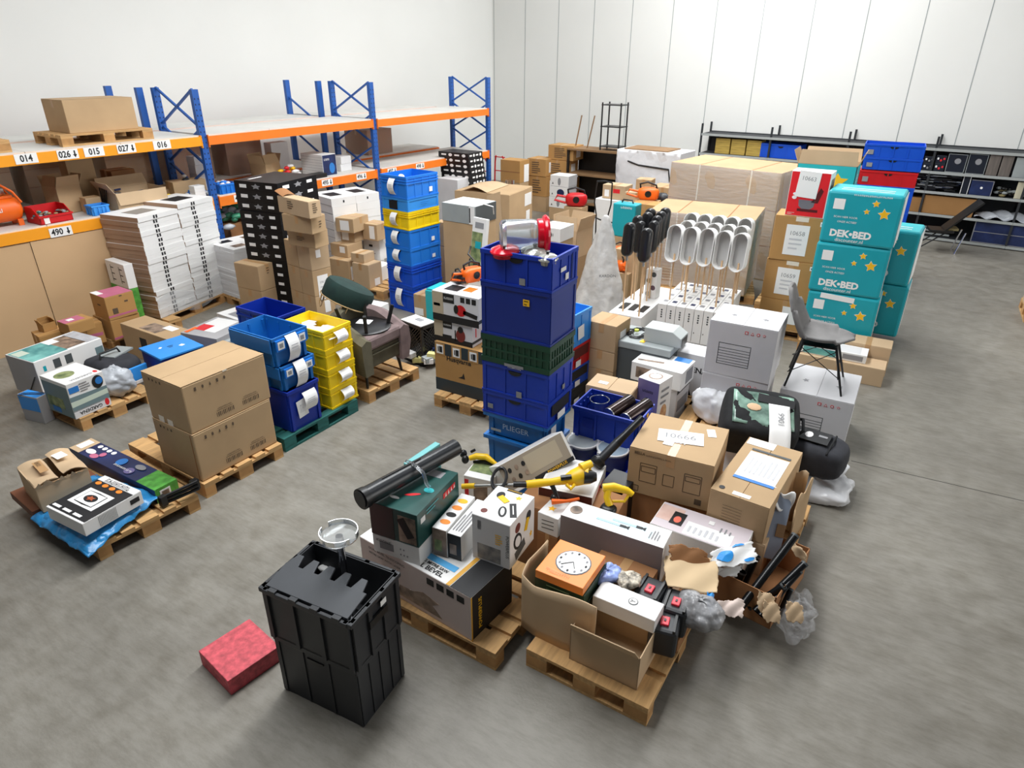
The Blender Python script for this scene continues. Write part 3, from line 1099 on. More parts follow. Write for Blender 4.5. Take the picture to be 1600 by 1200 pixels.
# --- green pallet with crates
pg = fp(447, 707, 1.0, 1.2, (565, 639))
pallet(pg, 'dark green painted pallet under the blue and yellow crates', m=WOODG, boards=7, along='w')
RG = pg.rz
F = fit((448, 615), None, (501, 592), PZ, bb=(457, 678), d=.6, rz=RG)
t = crate(F, 'tall deep blue crate at the bottom of the stack beside the cartons', BLUE3, nr=(2, 1), taper=.95, handle=False, tagR=(.62, .62, .16, .2, .04))
dec(t, 'R', .38, .5, .3, .42, PAPER, 'paper_slip', rot=.1, lift=.006)
scrib(t, 'R', .36, .5, .12, .2, FAINT, lift=.0085, n=2)
z = F.top
def totelid(F, label, tags):
    t = crate(F, label, BLUE4, nr=(3, 2), taper=.9, handle=False)
    # hinge lugs and front latch plates
    for s in (-.3, .3):
        MB().box((s * F.w, -F.d / 2 - .006, F.h * .72), (F.w * .26, .02, F.h * .36)).build('latch_plate', BLUE2, t.root)
    for s in (.2, .8):
        dec(t, 'R', s, .72, .18, .26, PAPER, 'sticker', lift=.017)
        dec(t, 'R', s, .72, .1, .14, PAPERG, 'sticker_print', lift=.019)
    papertag(t, 'R', .5, .52, .13, .26, .05)
    # lid halves folded down along the long sides
    for s in (-1, 1):
        MB().box((s * (F.w / 2 + .012), 0, F.h * .74), (.012, F.d * .94, F.h * .46)).build('lid_half', BLUE4, t.root)
    return t
F3 = Fr(F.x, F.y, z, RG, F.w, F.d, .26)
q = fit((438.5, 575.7), None, (491, 553), z, bb=(447.8, 613.6), d=.6, rz=RG)
q.z = z
totelid(q, 'petrol blue lidded tote in the middle of the stack beside the yellow crates', 2)
q2 = fit((424, 531), None, (481, 509.6), q.top, bb=(438, 576), d=.6, rz=RG)
q2.z = q.top
totelid(q2, 'open petrol blue tote on top of the stack beside the yellow crates', 2)
# yellow crates
Y = fit((504, 520), (434, 502), (549.6, 502), PZ, bb=(518, 641), rz=RG)
hh = Y.h / 4
pos = ['bottom crate', 'second crate from the bottom', 'third crate from the bottom', 'open top crate']
for k in range(4):
    f = Fr(Y.x, Y.y, PZ + k * hh, RG, Y.w, .6, hh - .001)
    f2 = Fr(*(Y.M() @ Vector((0, -Y.d / 2 + .3, 0))).to_tuple(), RG, Y.w, .6, hh - .001)
    f2.z = PZ + k * hh
    crate(f2, 'yellow ribbed %s of the four stacked on the green pallet' % pos[k], YEL, nr=(4, 3), bands=((.0, .09, .01), (.7, .76, .008)),
          group='yellow crates on the green pallet', tagR=(.55, .5, .15, hh * .62, .05), handle=True)
b = MB()
rnd = random.Random(3)
for k in range(26):
    p = f2.M() @ Vector((rnd.uniform(-.16, .16), rnd.uniform(-.26, .26), hh * .42 + rnd.uniform(0, .03)))
    b.box(p, (.1, .14, .006), rnd.uniform(0, 3), M=None)
tag(b.build('paper_slips', PAPER), 'heap of loose white paper slips in the top yellow crate', 'paper', kind='stuff')
# dark blue open crate further back
zt = .98
F = fit((431.5, 497), (367.6, 479), (477, 480), zt - .32, h=.32)
t = crate(F, 'empty deep blue crate open at the top behind the petrol totes', BLUE3, nr=(3, 2), bands=((.72, .78, .01),), th=.008)
dec(t, 'L', .3, .45, .12, .5, BLUE, 'printed_panel', lift=.004)
h2 = (F.z - .002) / 2
for k in range(2):
    crate(Fr(F.x, F.y, k * h2, F.rz, F.w, F.d, h2 - .001), 'deep blue crate %s under the empty open one behind the petrol totes' % ('on the floor', 'in the middle')[k], BLUE3, nr=(3, 2))

# --- armchair pallet
pa = fp(577.5, 631, .8, 1.2, (655.7, 591))
pallet(pa, 'wooden pallet under the olive armchair', along='d')
def armchair(F):
    t = thing('armchair', 'olive velvet tub armchair with black legs standing on the pallet', 'chair', F.loc(), F.rz)
    w, d = F.w, F.d
    for sx in (-1, 1):
        for sy in (-1, 1):
            MB().tube([(sx * (w / 2 - .1), sy * (d / 2 - .1), .24), (sx * (w / 2 - .07), sy * (d / 2 - .07), 0)], [.022, .014], 8).build('leg', BLACKP, t, smooth=True)
    b = MB(); b.box((0, 0.0, .325), (w - .12, d - .08, .21)); b.build('seat_base', FOLIVE, t, bevel=.02)
    # front band
    b = MB(); b.box((0, -d / 2 + .035, .38), (w - .14, .03, .012)); b.build('welt', FOLIVE, t)
    # wrap-around back and arms
    N = 26
    out, inn = [], []
    path = []
    for k in range(N + 1):
        s = k / N
        a = math.pi * (1.0 + 0) * s
        path.append(s)
    def pt(s, off):
        # from left front round the back to right front
        r = w / 2 - off
        if s < .3:
            return (-r, -d / 2 + (s / .3) * (d - w / 2 + .02), 0)
        if s > .7:
            return (r, -d / 2 + ((1 - s) / .3) * (d - w / 2 + .02), 0)
        a = math.pi - (s - .3) / .4 * math.pi
        cy = -d / 2 + (d - w / 2 + .02)
        return (r * math.cos(a), cy + r * math.sin(a) * .95, 0)
    for part, s0, s1, m in (('arm', 0, .42, FOLIVE), ('backrest', .42, .62, FOLIVE), ('arm', .62, 1.0, FMAUVE)):
        b = MB()
        vs, fs = [], []
        n = 12
        for k in range(n + 1):
            s = s0 + (s1 - s0) * k / n
            ht = .58 + .18 * (math.sin(math.pi * s) ** 1.2)
            lo = .17 + .06 * math.sin(math.pi * s)
            o, i = pt(s, 0), pt(s, .12)
            vs += [(o[0], o[1], lo), (o[0] * 1.09, o[1] * 1.04, (lo + ht) / 2), (o[0] * 1.07, o[1], ht - .04), ((o[0] + i[0]) / 2 * 1.02, (o[1] + i[1]) / 2, ht), (i[0], i[1], ht - .03), (i[0], i[1], lo)]
        for k in range(n):
            for j in range(6):
                l = (j + 1) % 6
                fs.append((k * 6 + j, k * 6 + l, (k + 1) * 6 + l, (k + 1) * 6 + j))
        fs += [tuple(range(6))[::-1], tuple(n * 6 + j for j in range(6))]
        b.add(vs, fs)
        b.build(part, m, t, smooth=True)
    return t


Fa = fit((576.5, 605), None, (624, 579.5), PZ - .1, h=.1, d=.6)
Lw = Fa.w
A0, A1 = P(576.5, 605, PZ), P(624, 579.5, PZ)
rz = math.atan2(A1.y - A0.y, A1.x - A0.x)
c = (A0 + A1) / 2 + Matrix.Rotation(rz, 3, 'Z') @ Vector((0, .26, 0))
Fa = Fr(c.x, c.y, PZ, rz, Lw + .2, .68, .7)
armchair(Fa)
# upturned chair resting in its seat: cushion, black underside, four legs in the air
u = thing('upturned_chair', 'upside-down mauve chair with black legs in the air, resting in the olive armchair', 'chair', (Fa.x, Fa.y, PZ + .435), rz)
MB().box((0, -.06, .075), (Lw + .02, .54, .15)).build('seat_cushion', FMAUVE, u, bevel=.035)
MB().lathe([(.001, 0), (.27, 0), (.275, .012), (.25, .03), (.001, .035)], 28, (0, -.05, .152)).build('underside', BLACKP, u, smooth=True)
for sx in (-1, 1):
    for sy in (-1, 1):
        MB().bar((sx * .17, -.05 + sy * .17, .17), (sx * .22, -.05 + sy * .21, .385), .035, .035).build('leg', BLACKP, u)
dec_t = MB().box((.03, .0, .192), (.13, .16, .003), .4).build('paper_slip', PAPER, u)
# tilted green ottoman with brass hoop
o = thing('ottoman', 'round dark green velvet ottoman with a brass hoop base, tilted on the chair', 'ottoman', (0, 0, 0))
pc = P(545, 466, .93)
o.scale = (1.1, 1.1, 1.1)
o.location = pc - RT * .03 + Vector((.0, .05, .05))
o.rotation_euler = (Matrix.Rotation(math.radians(26), 4, FW) @ Matrix.Rotation(math.radians(-14), 4, RT)).to_euler()
MB().lathe([(.001, .10), (.2, .10), (.245, .085), (.262, .05), (.262, -.09), (.25, -.11), (.001, -.115)], 30).build('cushion', FGREEN, o, smooth=True)
ring = [(.268 * math.cos(k * math.pi / 20), .268 * math.sin(k * math.pi / 20), -.1) for k in range(40)]
MB().tube(ring, .007, 6, closed=True).build('hoop', BRASS, o, smooth=True)
for a in (200, 255, 320, 80):
    a = math.radians(a)
    cx_, sy_ = math.cos(a), math.sin(a)
    tx, ty = -sy_, cx_
    pts = [(.265 * cx_ - .03 * tx, .265 * sy_ - .03 * ty, -.1), (.25 * cx_ - .028 * tx, .25 * sy_ - .028 * ty, -.2), (.24 * cx_, .24 * sy_, -.225), (.25 * cx_ + .028 * tx, .25 * sy_ + .028 * ty, -.2), (.265 * cx_ + .03 * tx, .265 * sy_ + .03 * ty, -.1)]
    MB().tube(pts, .006, 6).build('leg', BRASS, o, smooth=True)
# little things on the same pallet behind the chair
F = nearT(583, 483, .52, .34, .3, .3, 8)
F.z = 0; F.h = .5
t = pbox(F, 'white box standing behind the olive armchair', WCARD)
dec(t, 'R', .4, .4, .5, .3, PAPERG)

# --- front left pallet
pf = fp(157.5, 877, .82, 1.2, (311, 797))
pallet(pf, 'wooden pallet nearest the camera on the left, half covered by a blue bag', along='d')
RF = pf.rz
# brown tray and the torn carton on it
F = fit((50, 800), (17, 768), None, PZ, h=.07, w=.55, rz=RF)
t = pbox(F, 'flat reddish brown board tray under the torn carton', mat('red_brown_board', '#6e4026', .7, var=.15, scale=5), 'board_tray', 'tray')
F = fit((54, 761), (7, 738), (140, 737), PZ + .07, h=.24)
t = T(F, 'torn_carton', 'torn pale carton with a split top and a white label on the left front pallet', 'box')
b = MB()
w, d, h = F.w, F.d, F.h
rnd = random.Random(5)
b.box((0, 0, .004), (w, d, .008))
for (c0, s0) in (((0, -d / 2, 0), (w, .008)), ((0, d / 2, 0), (w, .008)), ((-w / 2, 0, 0), (.008, d)), ((w / 2, 0, 0), (.008, d))):
    b.box((c0[0], c0[1], h * .48), (s0[0], s0[1], h * .96))
b.build('body', KRAFT2, t.root)
for s, m_ in ((-1, .02), (1, .035)):
    def fn(a, bb, s=s, m_=m_):
        x = s * (w / 2 - a * (w / 2 - .02))
        return (x, (bb - .5) * d * 1.02, h * .96 + m_ * math.sin(a * 2.2) + .012 * math.sin(bb * 7 + a * 3))
    MB().sheet(fn, 6, 8, .006).build('flap', KRAFT2, t.root, smooth=True)
dec(t, 'T', .72, .6, .22, .26, PAPER, 'label', lift=.055, rot=.15)
dec(t, 'T', .3, .5, .16, .5, TAPE, 'tape', lift=.04)
scrib(t, 'T', .3, .62, .2, .08, INKG, rot=1.57, lift=.046, n=4)
b = MB()
for k in range(9):
    x = -w / 2 + w * (k + .5) / 9
    b.add([(x - .03, -d / 2 - .006, h * .9), (x + .03, -d / 2 - .006, h * .9), (x + rnd.uniform(-.02, .02), -d / 2 - rnd.uniform(.005, .03), h * .9 + rnd.uniform(.02, .06)), (x, -d / 2 + .004, h * .9)], [(0, 1, 2), (1, 3, 2), (3, 0, 2)])
b.build('torn_edge', KRAFT2, t.root)
# long printed box with a green end
F = fit((241, 767), (108, 700), (276, 748), PZ, bb=(247, 787))
F.z = PZ
t = pbox(F, 'long navy and pink printed box with a grass green end', NAVYPR, 'printed_box')
dec(t, 'T', .5, .1, .99, .2, GREENPR, 'green_print')
dec(t, 'R', .5, .5, .99, .98, GREENPR, 'green_print')
dec(t, 'R', .42, .45, .45, .7, PAPER, 'sticker', lift=.002)
dec(t, 'R', .42, .47, .3, .45, PHOTO, 'sticker_photo', lift=.004)
dec(t, 'T', .5, .94, .98, .12, KRAFT2, 'label', lift=.001)
dec(t, 'T', .55, .95, .6, .07, PAPER, 'label', lift=.003)
for k, (x, y, a, bb, mm) in enumerate(((.35, .82, .3, .1, PAPER), (.2, .74, .3, .08, PINK), (.45, .7, .3, .05, PINK), (.55, .5, .5, .08, BLUEPR), (.3, .35, .4, .08, PURPR), (.7, .32, .3, .1, PAPERG))):
    dec(t, 'T', x, y, a, bb, mm, 'printed_figure', shape='disc', lift=.002 + .001 * k)
for k in range(4):
    dec(t, 'T', .78, .82 - k * .055, .22, .04, PAPER, 'printed_dot', shape='disc', lift=.003)
scrib(t, 'T', .28, .42, .2, .1, PAPER, rot=1.57, lift=.009, n=6)
# blue bag: flat pillow hanging over the pallet corner
bc = [P(u, v, z) for u, v, z in ((46, 812, .16), (137, 872, .13), (250, 776, .22), (150, 740, .2))]
def bagfn(up):
    def fn(a, b_):
        p = (bc[0] * (1 - a) + bc[1] * a) * (1 - b_) + (bc[3] * (1 - a) + bc[2] * a) * b_
        e = (math.sin(math.pi * a) ** .5) * (math.sin(math.pi * b_) ** .5)
        n = .012 * math.sin(23 * a + 9 * b_) + .01 * math.sin(31 * b_ - 14 * a) + .006 * math.sin(60 * a + 33 * b_)
        out = p + Vector((0, 0, (.11 * e + n * e) * (1 if up else 0) - (0.0 if up else .02 * e)))
        if e < .3 and up:
            out.z += n * .6
        return out
    return fn
b = MB()
b.sheet(bagfn(True), 26, 26, .004)
tag(crumple(b.build('blue_plastic_bag', BLUEF, smooth='all'), .03, .12), 'shiny blue plastic bag draped over the near corner of the front left pallet', 'bag')
F = fit((128, 819), (84, 785), (212, 764), .255, h=.115)
t = pbox(F, 'white and black box with a burner picture lying on the blue bag', WCARD, 'burner_box')
dec(t, 'T', .45, .5, .82, .99, INK, 'black_print')
dec(t, 'T', .46, .52, .4, .66, PAPER, 'picture_field', lift=.002)
dec(t, 'T', .46, .52, .32, .52, INK, 'burner_frame', shape=[(.9, -.9), (1, 0), (.9, .9), (-.9, .9), (-1, 0), (-.9, -.9)], lift=.004)
dec(t, 'T', .46, .52, .27, .44, PAPER, 'burner_field', lift=.0055)
dec(t, 'T', .46, .52, .17, .3, INK, 'burner_ring', shape='disc', lift=.007)
dec(t, 'T', .46, .52, .12, .22, mat('burner_copper', '#b0562f', .5), 'burner_flower', shape='star', lift=.009)
for k in range(4):
    dec(t, 'T', .80, .86 - k * .19, .085, .13, ORPRINT, 'printed_dot', shape='disc', lift=.003)
dec(t, 'T', .93, .5, .13, .99, WCARD, 'name_band', lift=.001)
scrib(t, 'T', .92, .5, .66, .09, INK, rot=-1.57, lift=.004, n=8)
for k in range(3):
    dec(t, 'T', .1, .85 - k * .28, .05, .2, PAPER, 'caption', lift=.003)
for k in range(14):
    dec(t, 'R', .25 + k * .022, .5, .006, .8, PAPERG, 'text_line')
dec(t, 'R', .86, .55, .16, .35, INK, 'black_tab')
# black folded poles on the pallet corner
t = thing('folded_black_poles', 'bundle of black folded poles lying at the corner of the front left pallet', 'poles', P(283, 777, PZ))
a, bq = P(256, 787, PZ + .03), P(312, 766, PZ + .05)
o0 = Vector(t.location)
for k in range(3):
    MB().tube([a - o0 + Vector((0, 0, .03 * k)), bq - o0 + Vector((0, 0, .035 * k + .02))], .014, 8).build('pole', BLACKP, t, smooth=True)
MB().box(a - o0 + Vector((0, 0, .03)), (.05, .05, .09)).build('clip', BLACKP, t)
MB().box(bq - o0 + Vector((-.05, 0, .04)), (.05, .06, .09)).build('clip', BLACKP, t)
# ================================================================== left rear pallets, stacks in front of the rack
def lines(t, face, u, v, w, h, n, m=INKG, seed=1):
    """block of small print lines"""
    rnd = random.Random(seed)
    F = Face(t, face)
    b = MB()
    for k in range(n):
        ww = w * F.a * rnd.uniform(.6, 1) / 2
        y = (k / max(n - 1, 1) - .5) * h * F.b
        b.add([(-w * F.a / 2, y - h * F.b / n * .25, 0), (-w * F.a / 2 + 2 * ww, y - h * F.b / n * .25, 0), (-w * F.a / 2 + 2 * ww, y + h * F.b / n * .25, 0), (-w * F.a / 2, y + h * F.b / n * .25, 0)],
              [(0, 1, 2, 3)], M=F.M(u, v, 0, .0045))
    return b.build('print_lines', m, t.root)


def slip(t, face, u, v, w, h, s=None, rot=0.0, lift=.001, m=PAPER):
    dec(t, face, u, v, w, h, m, 'label', rot=rot, lift=lift)
    if s:
        txt(t, face, u, v + h * .22 * math.cos(rot), s, PAPERG, width=w * .62, rot=rot, lift=lift + .0022)
        lines(t, face, u, v - h * .12, w * .6, h * .3, 3, FAINT)


def left0(u, v, zt, w, d):
    A = P(u, v, zt)
    c = A + Matrix.Rotation(RZH, 3, 'Z') @ Vector((w / 2, -d / 2, 0))
    return Fr(c.x, c.y, 0, RZH, w, d, zt)


# --- rear left pallet with garden product boxes
pl = fp(131, 674, .8, 1.2, (204, 643))
pallet(pl, 'wooden pallet under the garden product boxes', along='d')
F = fit((102, 602), (60, 587), (160, 580), PZ, bb=(114, 657))
F.z = PZ
PALEG = mat('pale_green_print', '#c9d6c6', .5)
GREYPR = mat('slate_print', '#6f8488', .5)
t = pbox(F, 'white, grey and green garden pump box standing upside down on the pallet corner', WCARD, 'garden_box')
dec(t, 'R', .5, .12, 1, .22, WCARD2, 'print_band')
dec(t, 'R', .5, .28, 1, .16, GREYPR, 'print_band')
dec(t, 'R', .5, .42, 1, .14, PALEG, 'print_band', rot=.03, lift=.001)
dec(t, 'R', .5, .54, 1, .13, GREYPR, 'print_band', rot=-.03)
dec(t, 'R', .8, .78, .3, .36, INK, 'pump_picture', shape='disc', lift=.002)
dec(t, 'R', .84, .8, .2, .2, BLUEPR, 'pump_picture', shape='disc', lift=.004)
dec(t, 'R', .16, .8, .26, .16, BLUEPR, 'print_patch', lift=.002)
lines(t, 'R', .46, .8, .3, .2, 4, PAPERG)
txt(t, 'R', .45, .12, 'GARDENA', INK, width=.62, rot=math.pi, bold=True)
dec(t, 'R', .9, .14, .12, .2, REDINK, 'logo', shape='disc', lift=.001)
dec(t, 'L', .5, .45, .96, .9, GREYPR, 'print_panel')
dec(t, 'L', .4, .35, .6, .3, PHOTOG, 'print_photo', lift=.002)
dec(t, 'L', .35, .14, .3, .16, BLUEPR, 'print_photo', lift=.002)
dec(t, 'T', .35, .55, .5, .4, PHOTOG, 'print_photo', shape='disc')
txt(t, 'T', .5, .12, 'GARDENA', PAPERG, width=.6, rot=math.pi)
dec(t, 'T', .9, .14, .1, .14, REDINK, 'logo', shape='disc')
F = fit((52, 567), (2, 556), (161, 529), PZ, h=.42)
t = pbox(F, 'long white box with a turquoise printed top behind the garden pump box', WCARD, 'garden_box')
dec(t, 'T', .26, .5, .5, .9, PHOTOT, 'print_panel')
dec(t, 'T', .1, .72, .16, .3, PALEG, 'print_panel', lift=.002)
dec(t, 'T', .66, .5, .3, .8, PHOTO, 'print_photo')
dec(t, 'T', .56, .8, .16, .3, PAPER, 'print_panel', lift=.002)
dec(t, 'T', .9, .5, .2, .9, GREYF, 'film')
for u_ in (.3, .47):
    dec(t, 'R', u_, .78, .1, .24, DGREYM, 'print_photo')
dec(t, 'R', .12, .75, .04, .14, TEAL, 'logo')
dec(t, 'R', .93, .6, .12, .4, GREYPR, 'print_panel')
dec(t, 'L', .5, .5, .98, .98, GCARD, 'grey_side')
MB().bar((-F.w / 2 - .004, .0, .02), (-F.w / 2 - .004, -.2, .25), .004, .02, up=(1, 0, 0)).build('fold', DGREYM, t.root)
F = near(38, 648, PZ + .001, .2, .2, .2, -6)
F = fit((57, 622), (34, 612), (66, 614), PZ, h=.16)
F.z, F.h = 0, .3
t = pbox(F, 'small blue and grey box at the outer end of the garden pallet', GCARD, 'small_box')
dec(t, 'L', .5, .7, .96, .5, SKYB, 'print_panel'); dec(t, 'T', .5, .5, .96, .9, SKYB, 'print_panel')
for k in range(3):
    dec(t, 'T', .3 + .2 * k, .5, .1, .9, INK, 'print_stripe', rot=.4, lift=.002)
# silver bag
c = P(187, 622, PZ)
o = crumple(MB().blob((0, 0, .15), (.2, .16, .17), 26, 18, 0, .08, seed=4, flat=-.15).build('silver_bag', GREYF, None, smooth='all', loc=(c.x - .1, c.y + .06, PZ), rot=(0, 0, .4)), .05, .09)
tag(o, 'crumpled silver film bag beside the garden pump box', 'bag')
# black tool bag with blue flash
F = fit((168, 576), (125, 558), (222, 552), PZ, h=.3)
t = thing('black_tool_bag', 'black soft bag with a blue and white panel behind the silver bag', 'bag', F.loc(), F.rz)
MB().blob((0, 0, .15), (F.w / 2, F.d / 2, .15), 22, 12, 0, .03, p=.5, flat=-.15).build('body', FCHAR, t, smooth='all')
MB().box((0.02, -F.d / 2 - .012, .13), (F.w * .8, .03, .16)).build('blue_panel', SKYB, t, bevel=.01)
MB().box((0.02, -F.d / 2 - .012, .03), (F.w * .8, .03, .05)).build('white_panel', WCARD, t, bevel=.01)
MB().tube([(-.12, 0, .29), (-.1, .02, .36), (.1, .02, .36), (.12, 0, .29)], .012, 8).build('handle', BLACKP, t, smooth=True)
MB().box((.1, .05, .3), (.3, .2, .02), .3).build('top_panel', GREYM, t)
# blue lidded container
F = fit((250, 561), (212, 545), (320, 540), 0, h=.47)
t = T(F, 'lidded_container', 'dark container with a flat light blue lid behind the big cartons', 'container')
MB().box((0, 0, F.h / 2 - .012), (F.w - .03, F.d - .03, F.h - .024)).build('tub', BLUE3, t.root, bevel=.01)
MB().box((0, 0, F.h - .012), (F.w, F.d, .024)).build('lid', SKYB, t.root, bevel=.004)
dec(t, 'T', .7, .4, .1, .1, PAPER, 'torn_sticker', rot=.4); dec(t, 'T', .3, .6, .08, .06, PAPER, 'torn_sticker', rot=.8)
lines(t, 'T', .5, .5, .14, .08, 2, NAVYPR)
# --- cartons with pink tape
PZ2 = 0.0
pk = fp(178, 548, 1.0, 1.2, None, 2)
pallet(pk, 'wooden pallet under the pink-taped cartons', along='d')
q = P(184, 533, PZ)
zA, zB = zat(172, 502, q), zat(162, 466, q)
F = fit((172, 502), (146, 492), (216, 488), PZ, h=zA - PZ)
t = carton(F, 'lower brown carton with a pink tape band beside the white stack', KRAFT3, 'pink_taped_carton')
dec(t, 'R', .5, .12, 1, .1, PINK, 'pink_tape'); lines(t, 'R', .5, .6, .3, .3, 2)
F2 = fit((162, 466), (135, 459), (209, 455), zA, h=zB - zA)
t = carton(F2, 'upper brown carton with a pink taped top beside the white stack', KRAFT3, 'pink_taped_carton', tape=None)
dec(t, 'T', .5, .5, .98, .98, PINK, 'pink_tape'); dec(t, 'T', .12, .75, .22, .5, PAPER, 'label', lift=.002)
dec(t, 'R', .5, .16, 1, .08, PINK, 'pink_tape'); dec(t, 'R', .27, .35, .18, .24, INKG, 'stamp'); dec(t, 'R', .7, .66, .12, .07, INKG, 'grip_hole'); dec(t, 'R', .55, .93, .1, .05, INKG, 'grip_hole'); dec(t, 'L', .5, .6, .2, .06, INKG, 'grip_hole')
q = P(169.5, 536, PZ)
zl = zat(161, 504, q)
F = fit((60, 527), (40, 520.5), (161, 504), PZ, h=zl - PZ)
F = Fr(F.x, F.y, PZ, F.rz, F.w, F.d, F.h)
t = carton(F, 'long low brown carton in front of the board sheets', KRAFT3)
dec(t, 'R', .85, .45, .25, .15, PINK, 'pink_tape'); dec(t, 'R', .72, .7, .006, .3, INKG, 'slot')
LZ = F.top
F4 = nearT(106, 508, LZ + .14, .3, .26, .139, 2)
t = carton(F4, 'small carton with a pink taped lid on the long low carton', KRAFT3, 'pink_taped_carton', tape=None)
dec(t, 'T', .4, .6, .8, .7, PINK, 'pink_tape'); dec(t, 'T', .35, .6, .25, .3, PAPER, 'label', lift=.002)
F5 = near(69, 520, LZ + .001, .16, .12, .1, 4)
openbox(F5, 'little torn carton on the long low carton', KRAFT3, flaps=(None, -30, -10, 20))
# carton with pictures on its top
F = fit((262, 531), (187, 505), (302, 517), 0, h=.42)
F.d = min(F.d, 1.1)
t = carton(F, 'flat wide brown carton with a dark picture on its lid', KRAFT, 'picture_carton', tape=None)
dec(t, 'T', .42, .48, .6, .34, PHOTO, 'picture'); dec(t, 'T', .7, .3, .3, .2, PAPER, 'picture_border', lift=.0005)
dec(t, 'L', .45, .5, .14, .5, INK, 'picture'); dec(t, 'R', .4, .55, .5, .6, INK, 'picture'); dec(t, 'R', .4, .55, .25, .4, BLUEPR, 'picture', lift=.002)
# grey, red and white clutter
F = fit((338, 530), (303, 512), (372, 502), .1, h=.36)
F.z = 0; F.h = .46
t = pbox(F, 'grey, red and white printed box between the picture carton and the blue crate', GCARD, 'printed_box')
dec(t, 'T', .6, .6, .7, .6, WCARD, 'print_panel'); dec(t, 'T', .4, .75, .3, .3, REDINK, 'print_panel', lift=.002); dec(t, 'T', .2, .9, .3, .1, ORANGE, 'print_panel', lift=.003)
F = fit((385, 505), (345, 487), (420, 490), 0, h=.45)
t = pbox(F, 'white printed box lying behind the deep blue open crate', WCARD, 'printed_box')
dec(t, 'T', .4, .5, .5, .5, PAPERG, 'print_panel'); dec(t, 'T', .7, .7, .3, .3, REDINK, 'print_panel')
F = fit((352, 540), (318, 528), (376, 522), 0, h=.4)
F.w, F.d = .2, F.d * .7
t = T(F, 'grey_case', 'grey moulded case lying beside the blue lidded container', 'case')
MB().box((0, 0, F.h / 2), (F.w, F.d, F.h)).build('body', GREYM, t.root, bevel=.02)
MB().box((.02, -.02, F.h + .015), (F.w * .6, F.d * .3, .03)).build('handle', DGREYM, t.root, bevel=.01)

# --- tall white carton stacks on a pallet
q = P(250, 498, PZ)
zt = zat(214, 341, q)
F = fit((214, 341), (167, 332), (266, 325), PZ, h=zt - PZ)
SIDEB = mat('dull_brown_side', '#a98a70', .7, var=.08, scale=3)
pallet(Fr(*(F.M() @ Vector((F.w * .5, .05, 0))).to_tuple()[:2], 0, F.rz, 1.2, .8, .144), 'wooden pallet under the tall white carton stacks', along='w')
def flatwhite(F, label, group, mark=True, pic=None, side=SIDEB):
    t = T(F, 'flat_white_carton', label, 'box', group)
    b = MB()
    b.box((0, 0, F.h / 2), (F.w, F.d, F.h))
    b.m[5] = 1
    b.build('body', [WCARD, side], t.root)
    if mark:
        b = MB()
        f = Face(t, 'R')
        M = f.M(.5 if mark is True else mark, .5, 0, .001)
        s = F.h * .36
        for dx in (-.9, .9):
            b.box((dx * s, 0, 0), (s * 1.2, s * 1.9, .001), M=M)
        b.build('print_mark', INK, t.root)
    if pic:
        dec(t, 'T', .5, .5, .5, .42, pic, 'picture')
    return t
rnd = random.Random(12)
for col, nm in ((0, 'near'), (1, 'far')):
    n = 22
    dz = (F.h + (.05 if col else 0)) / n
    for k in range(n):
        M = F.M() @ Vector(((F.w + .01) * col + rnd.uniform(-.008, .008), rnd.uniform(-.008, .008), 0))
        f = Fr(M.x, M.y, PZ + .0005 + k * dz, F.rz + rnd.uniform(-.012, .012), F.w, F.d, dz - .0012)
        tp = k == n - 1
        flatwhite(f, ('flat white carton with a picture topping the %s column of the tall stack' if tp else 'flat white carton, ' + ORD[k] + ' up from the pallet in the %s column of the tall stack') % nm,
                  'flat white cartons in the tall stack', .42, (mat('silver_photo', '#8f8a84', .5) if col == 0 else INK) if tp else None)
# film round the foot of the stack
b = MB()
for (x0, x1) in ((-F.w / 2, F.w * 1.5 + .01),):
    def fn(a, bb):
        return (x0 + (x1 - x0) * a, -F.d / 2 - .012 - .006 * math.sin(a * 30) * (1 - bb), -.03 + .3 * bb + .05 * math.sin(a * 9))
    b.sheet(fn, 24, 4, .002)
o = b.build('stretch_film', WRAP, None, smooth='all', loc=(F.x, F.y, PZ), rot=(0, 0, F.rz))
tag(o, 'loose clear film round the foot of the tall white stacks', 'film')
# white box with dark uprights printed, and green box below it
A_ = P(164, 446, .0)
fe = left0(163, 405, .95, .12, .5)
t = pbox(Fr(fe.x, fe.y, .62, fe.rz, .12, .5, .33), 'white box with black pole drawings beside the board sheets', WCARD, 'pole_box')
for u_ in (.25, .7):
    dec(t, 'L', u_, .5, .02, .7, INK, 'drawing')
    for k in range(3):
        dec(t, 'L', u_ + .08, .25 + .25 * k, .14, .04, INK, 'drawing')
t = pbox(Fr(fe.x, fe.y, 0, fe.rz, .12, .5, .619), 'green printed box under the white pole box', GREENPR, 'green_box')

# --- white cartons with pictures right of it
q = P(367, 470, PZ)
F = fit((364, 391), (331, 377), (431, 373), PZ, h=zat(364, 391, q) - PZ)
pallet(Fr(F.x, F.y, 0, F.rz, F.w, F.d, .144), 'wooden pallet under the white picture cartons', along='w')
n = 14
for col in (0, 1):
    for k in range(n):
        for row in ((0, 1) if k == n - 1 else (0,)):
            w_ = F.w / 2
            d_ = F.d / 2 if k == n - 1 else F.d
            M = F.M() @ Vector((w_ * (col - .5) + rnd.uniform(-.006, .006), (row - .5) * d_ if k == n - 1 else 0, 0))
            f = Fr(M.x, M.y, PZ + .0005 + k * F.h / n, F.rz + rnd.uniform(-.01, .01), w_ - .004, d_ - .004, F.h / n - .001)
            tp = k == n - 1
            flatwhite(f, ('white carton with a picture on top of the low stack, %s %s' % (('near', 'far')[col], ('aisle side', 'rack side')[row]) if tp else 'plain white carton, %s up in the %s column of the low stack' % (ORD[k], ('near', 'far')[col])),
                      'white cartons in the low stack', False, (INK if (col + row) % 2 else PHOTO) if tp else None, WCARD2)

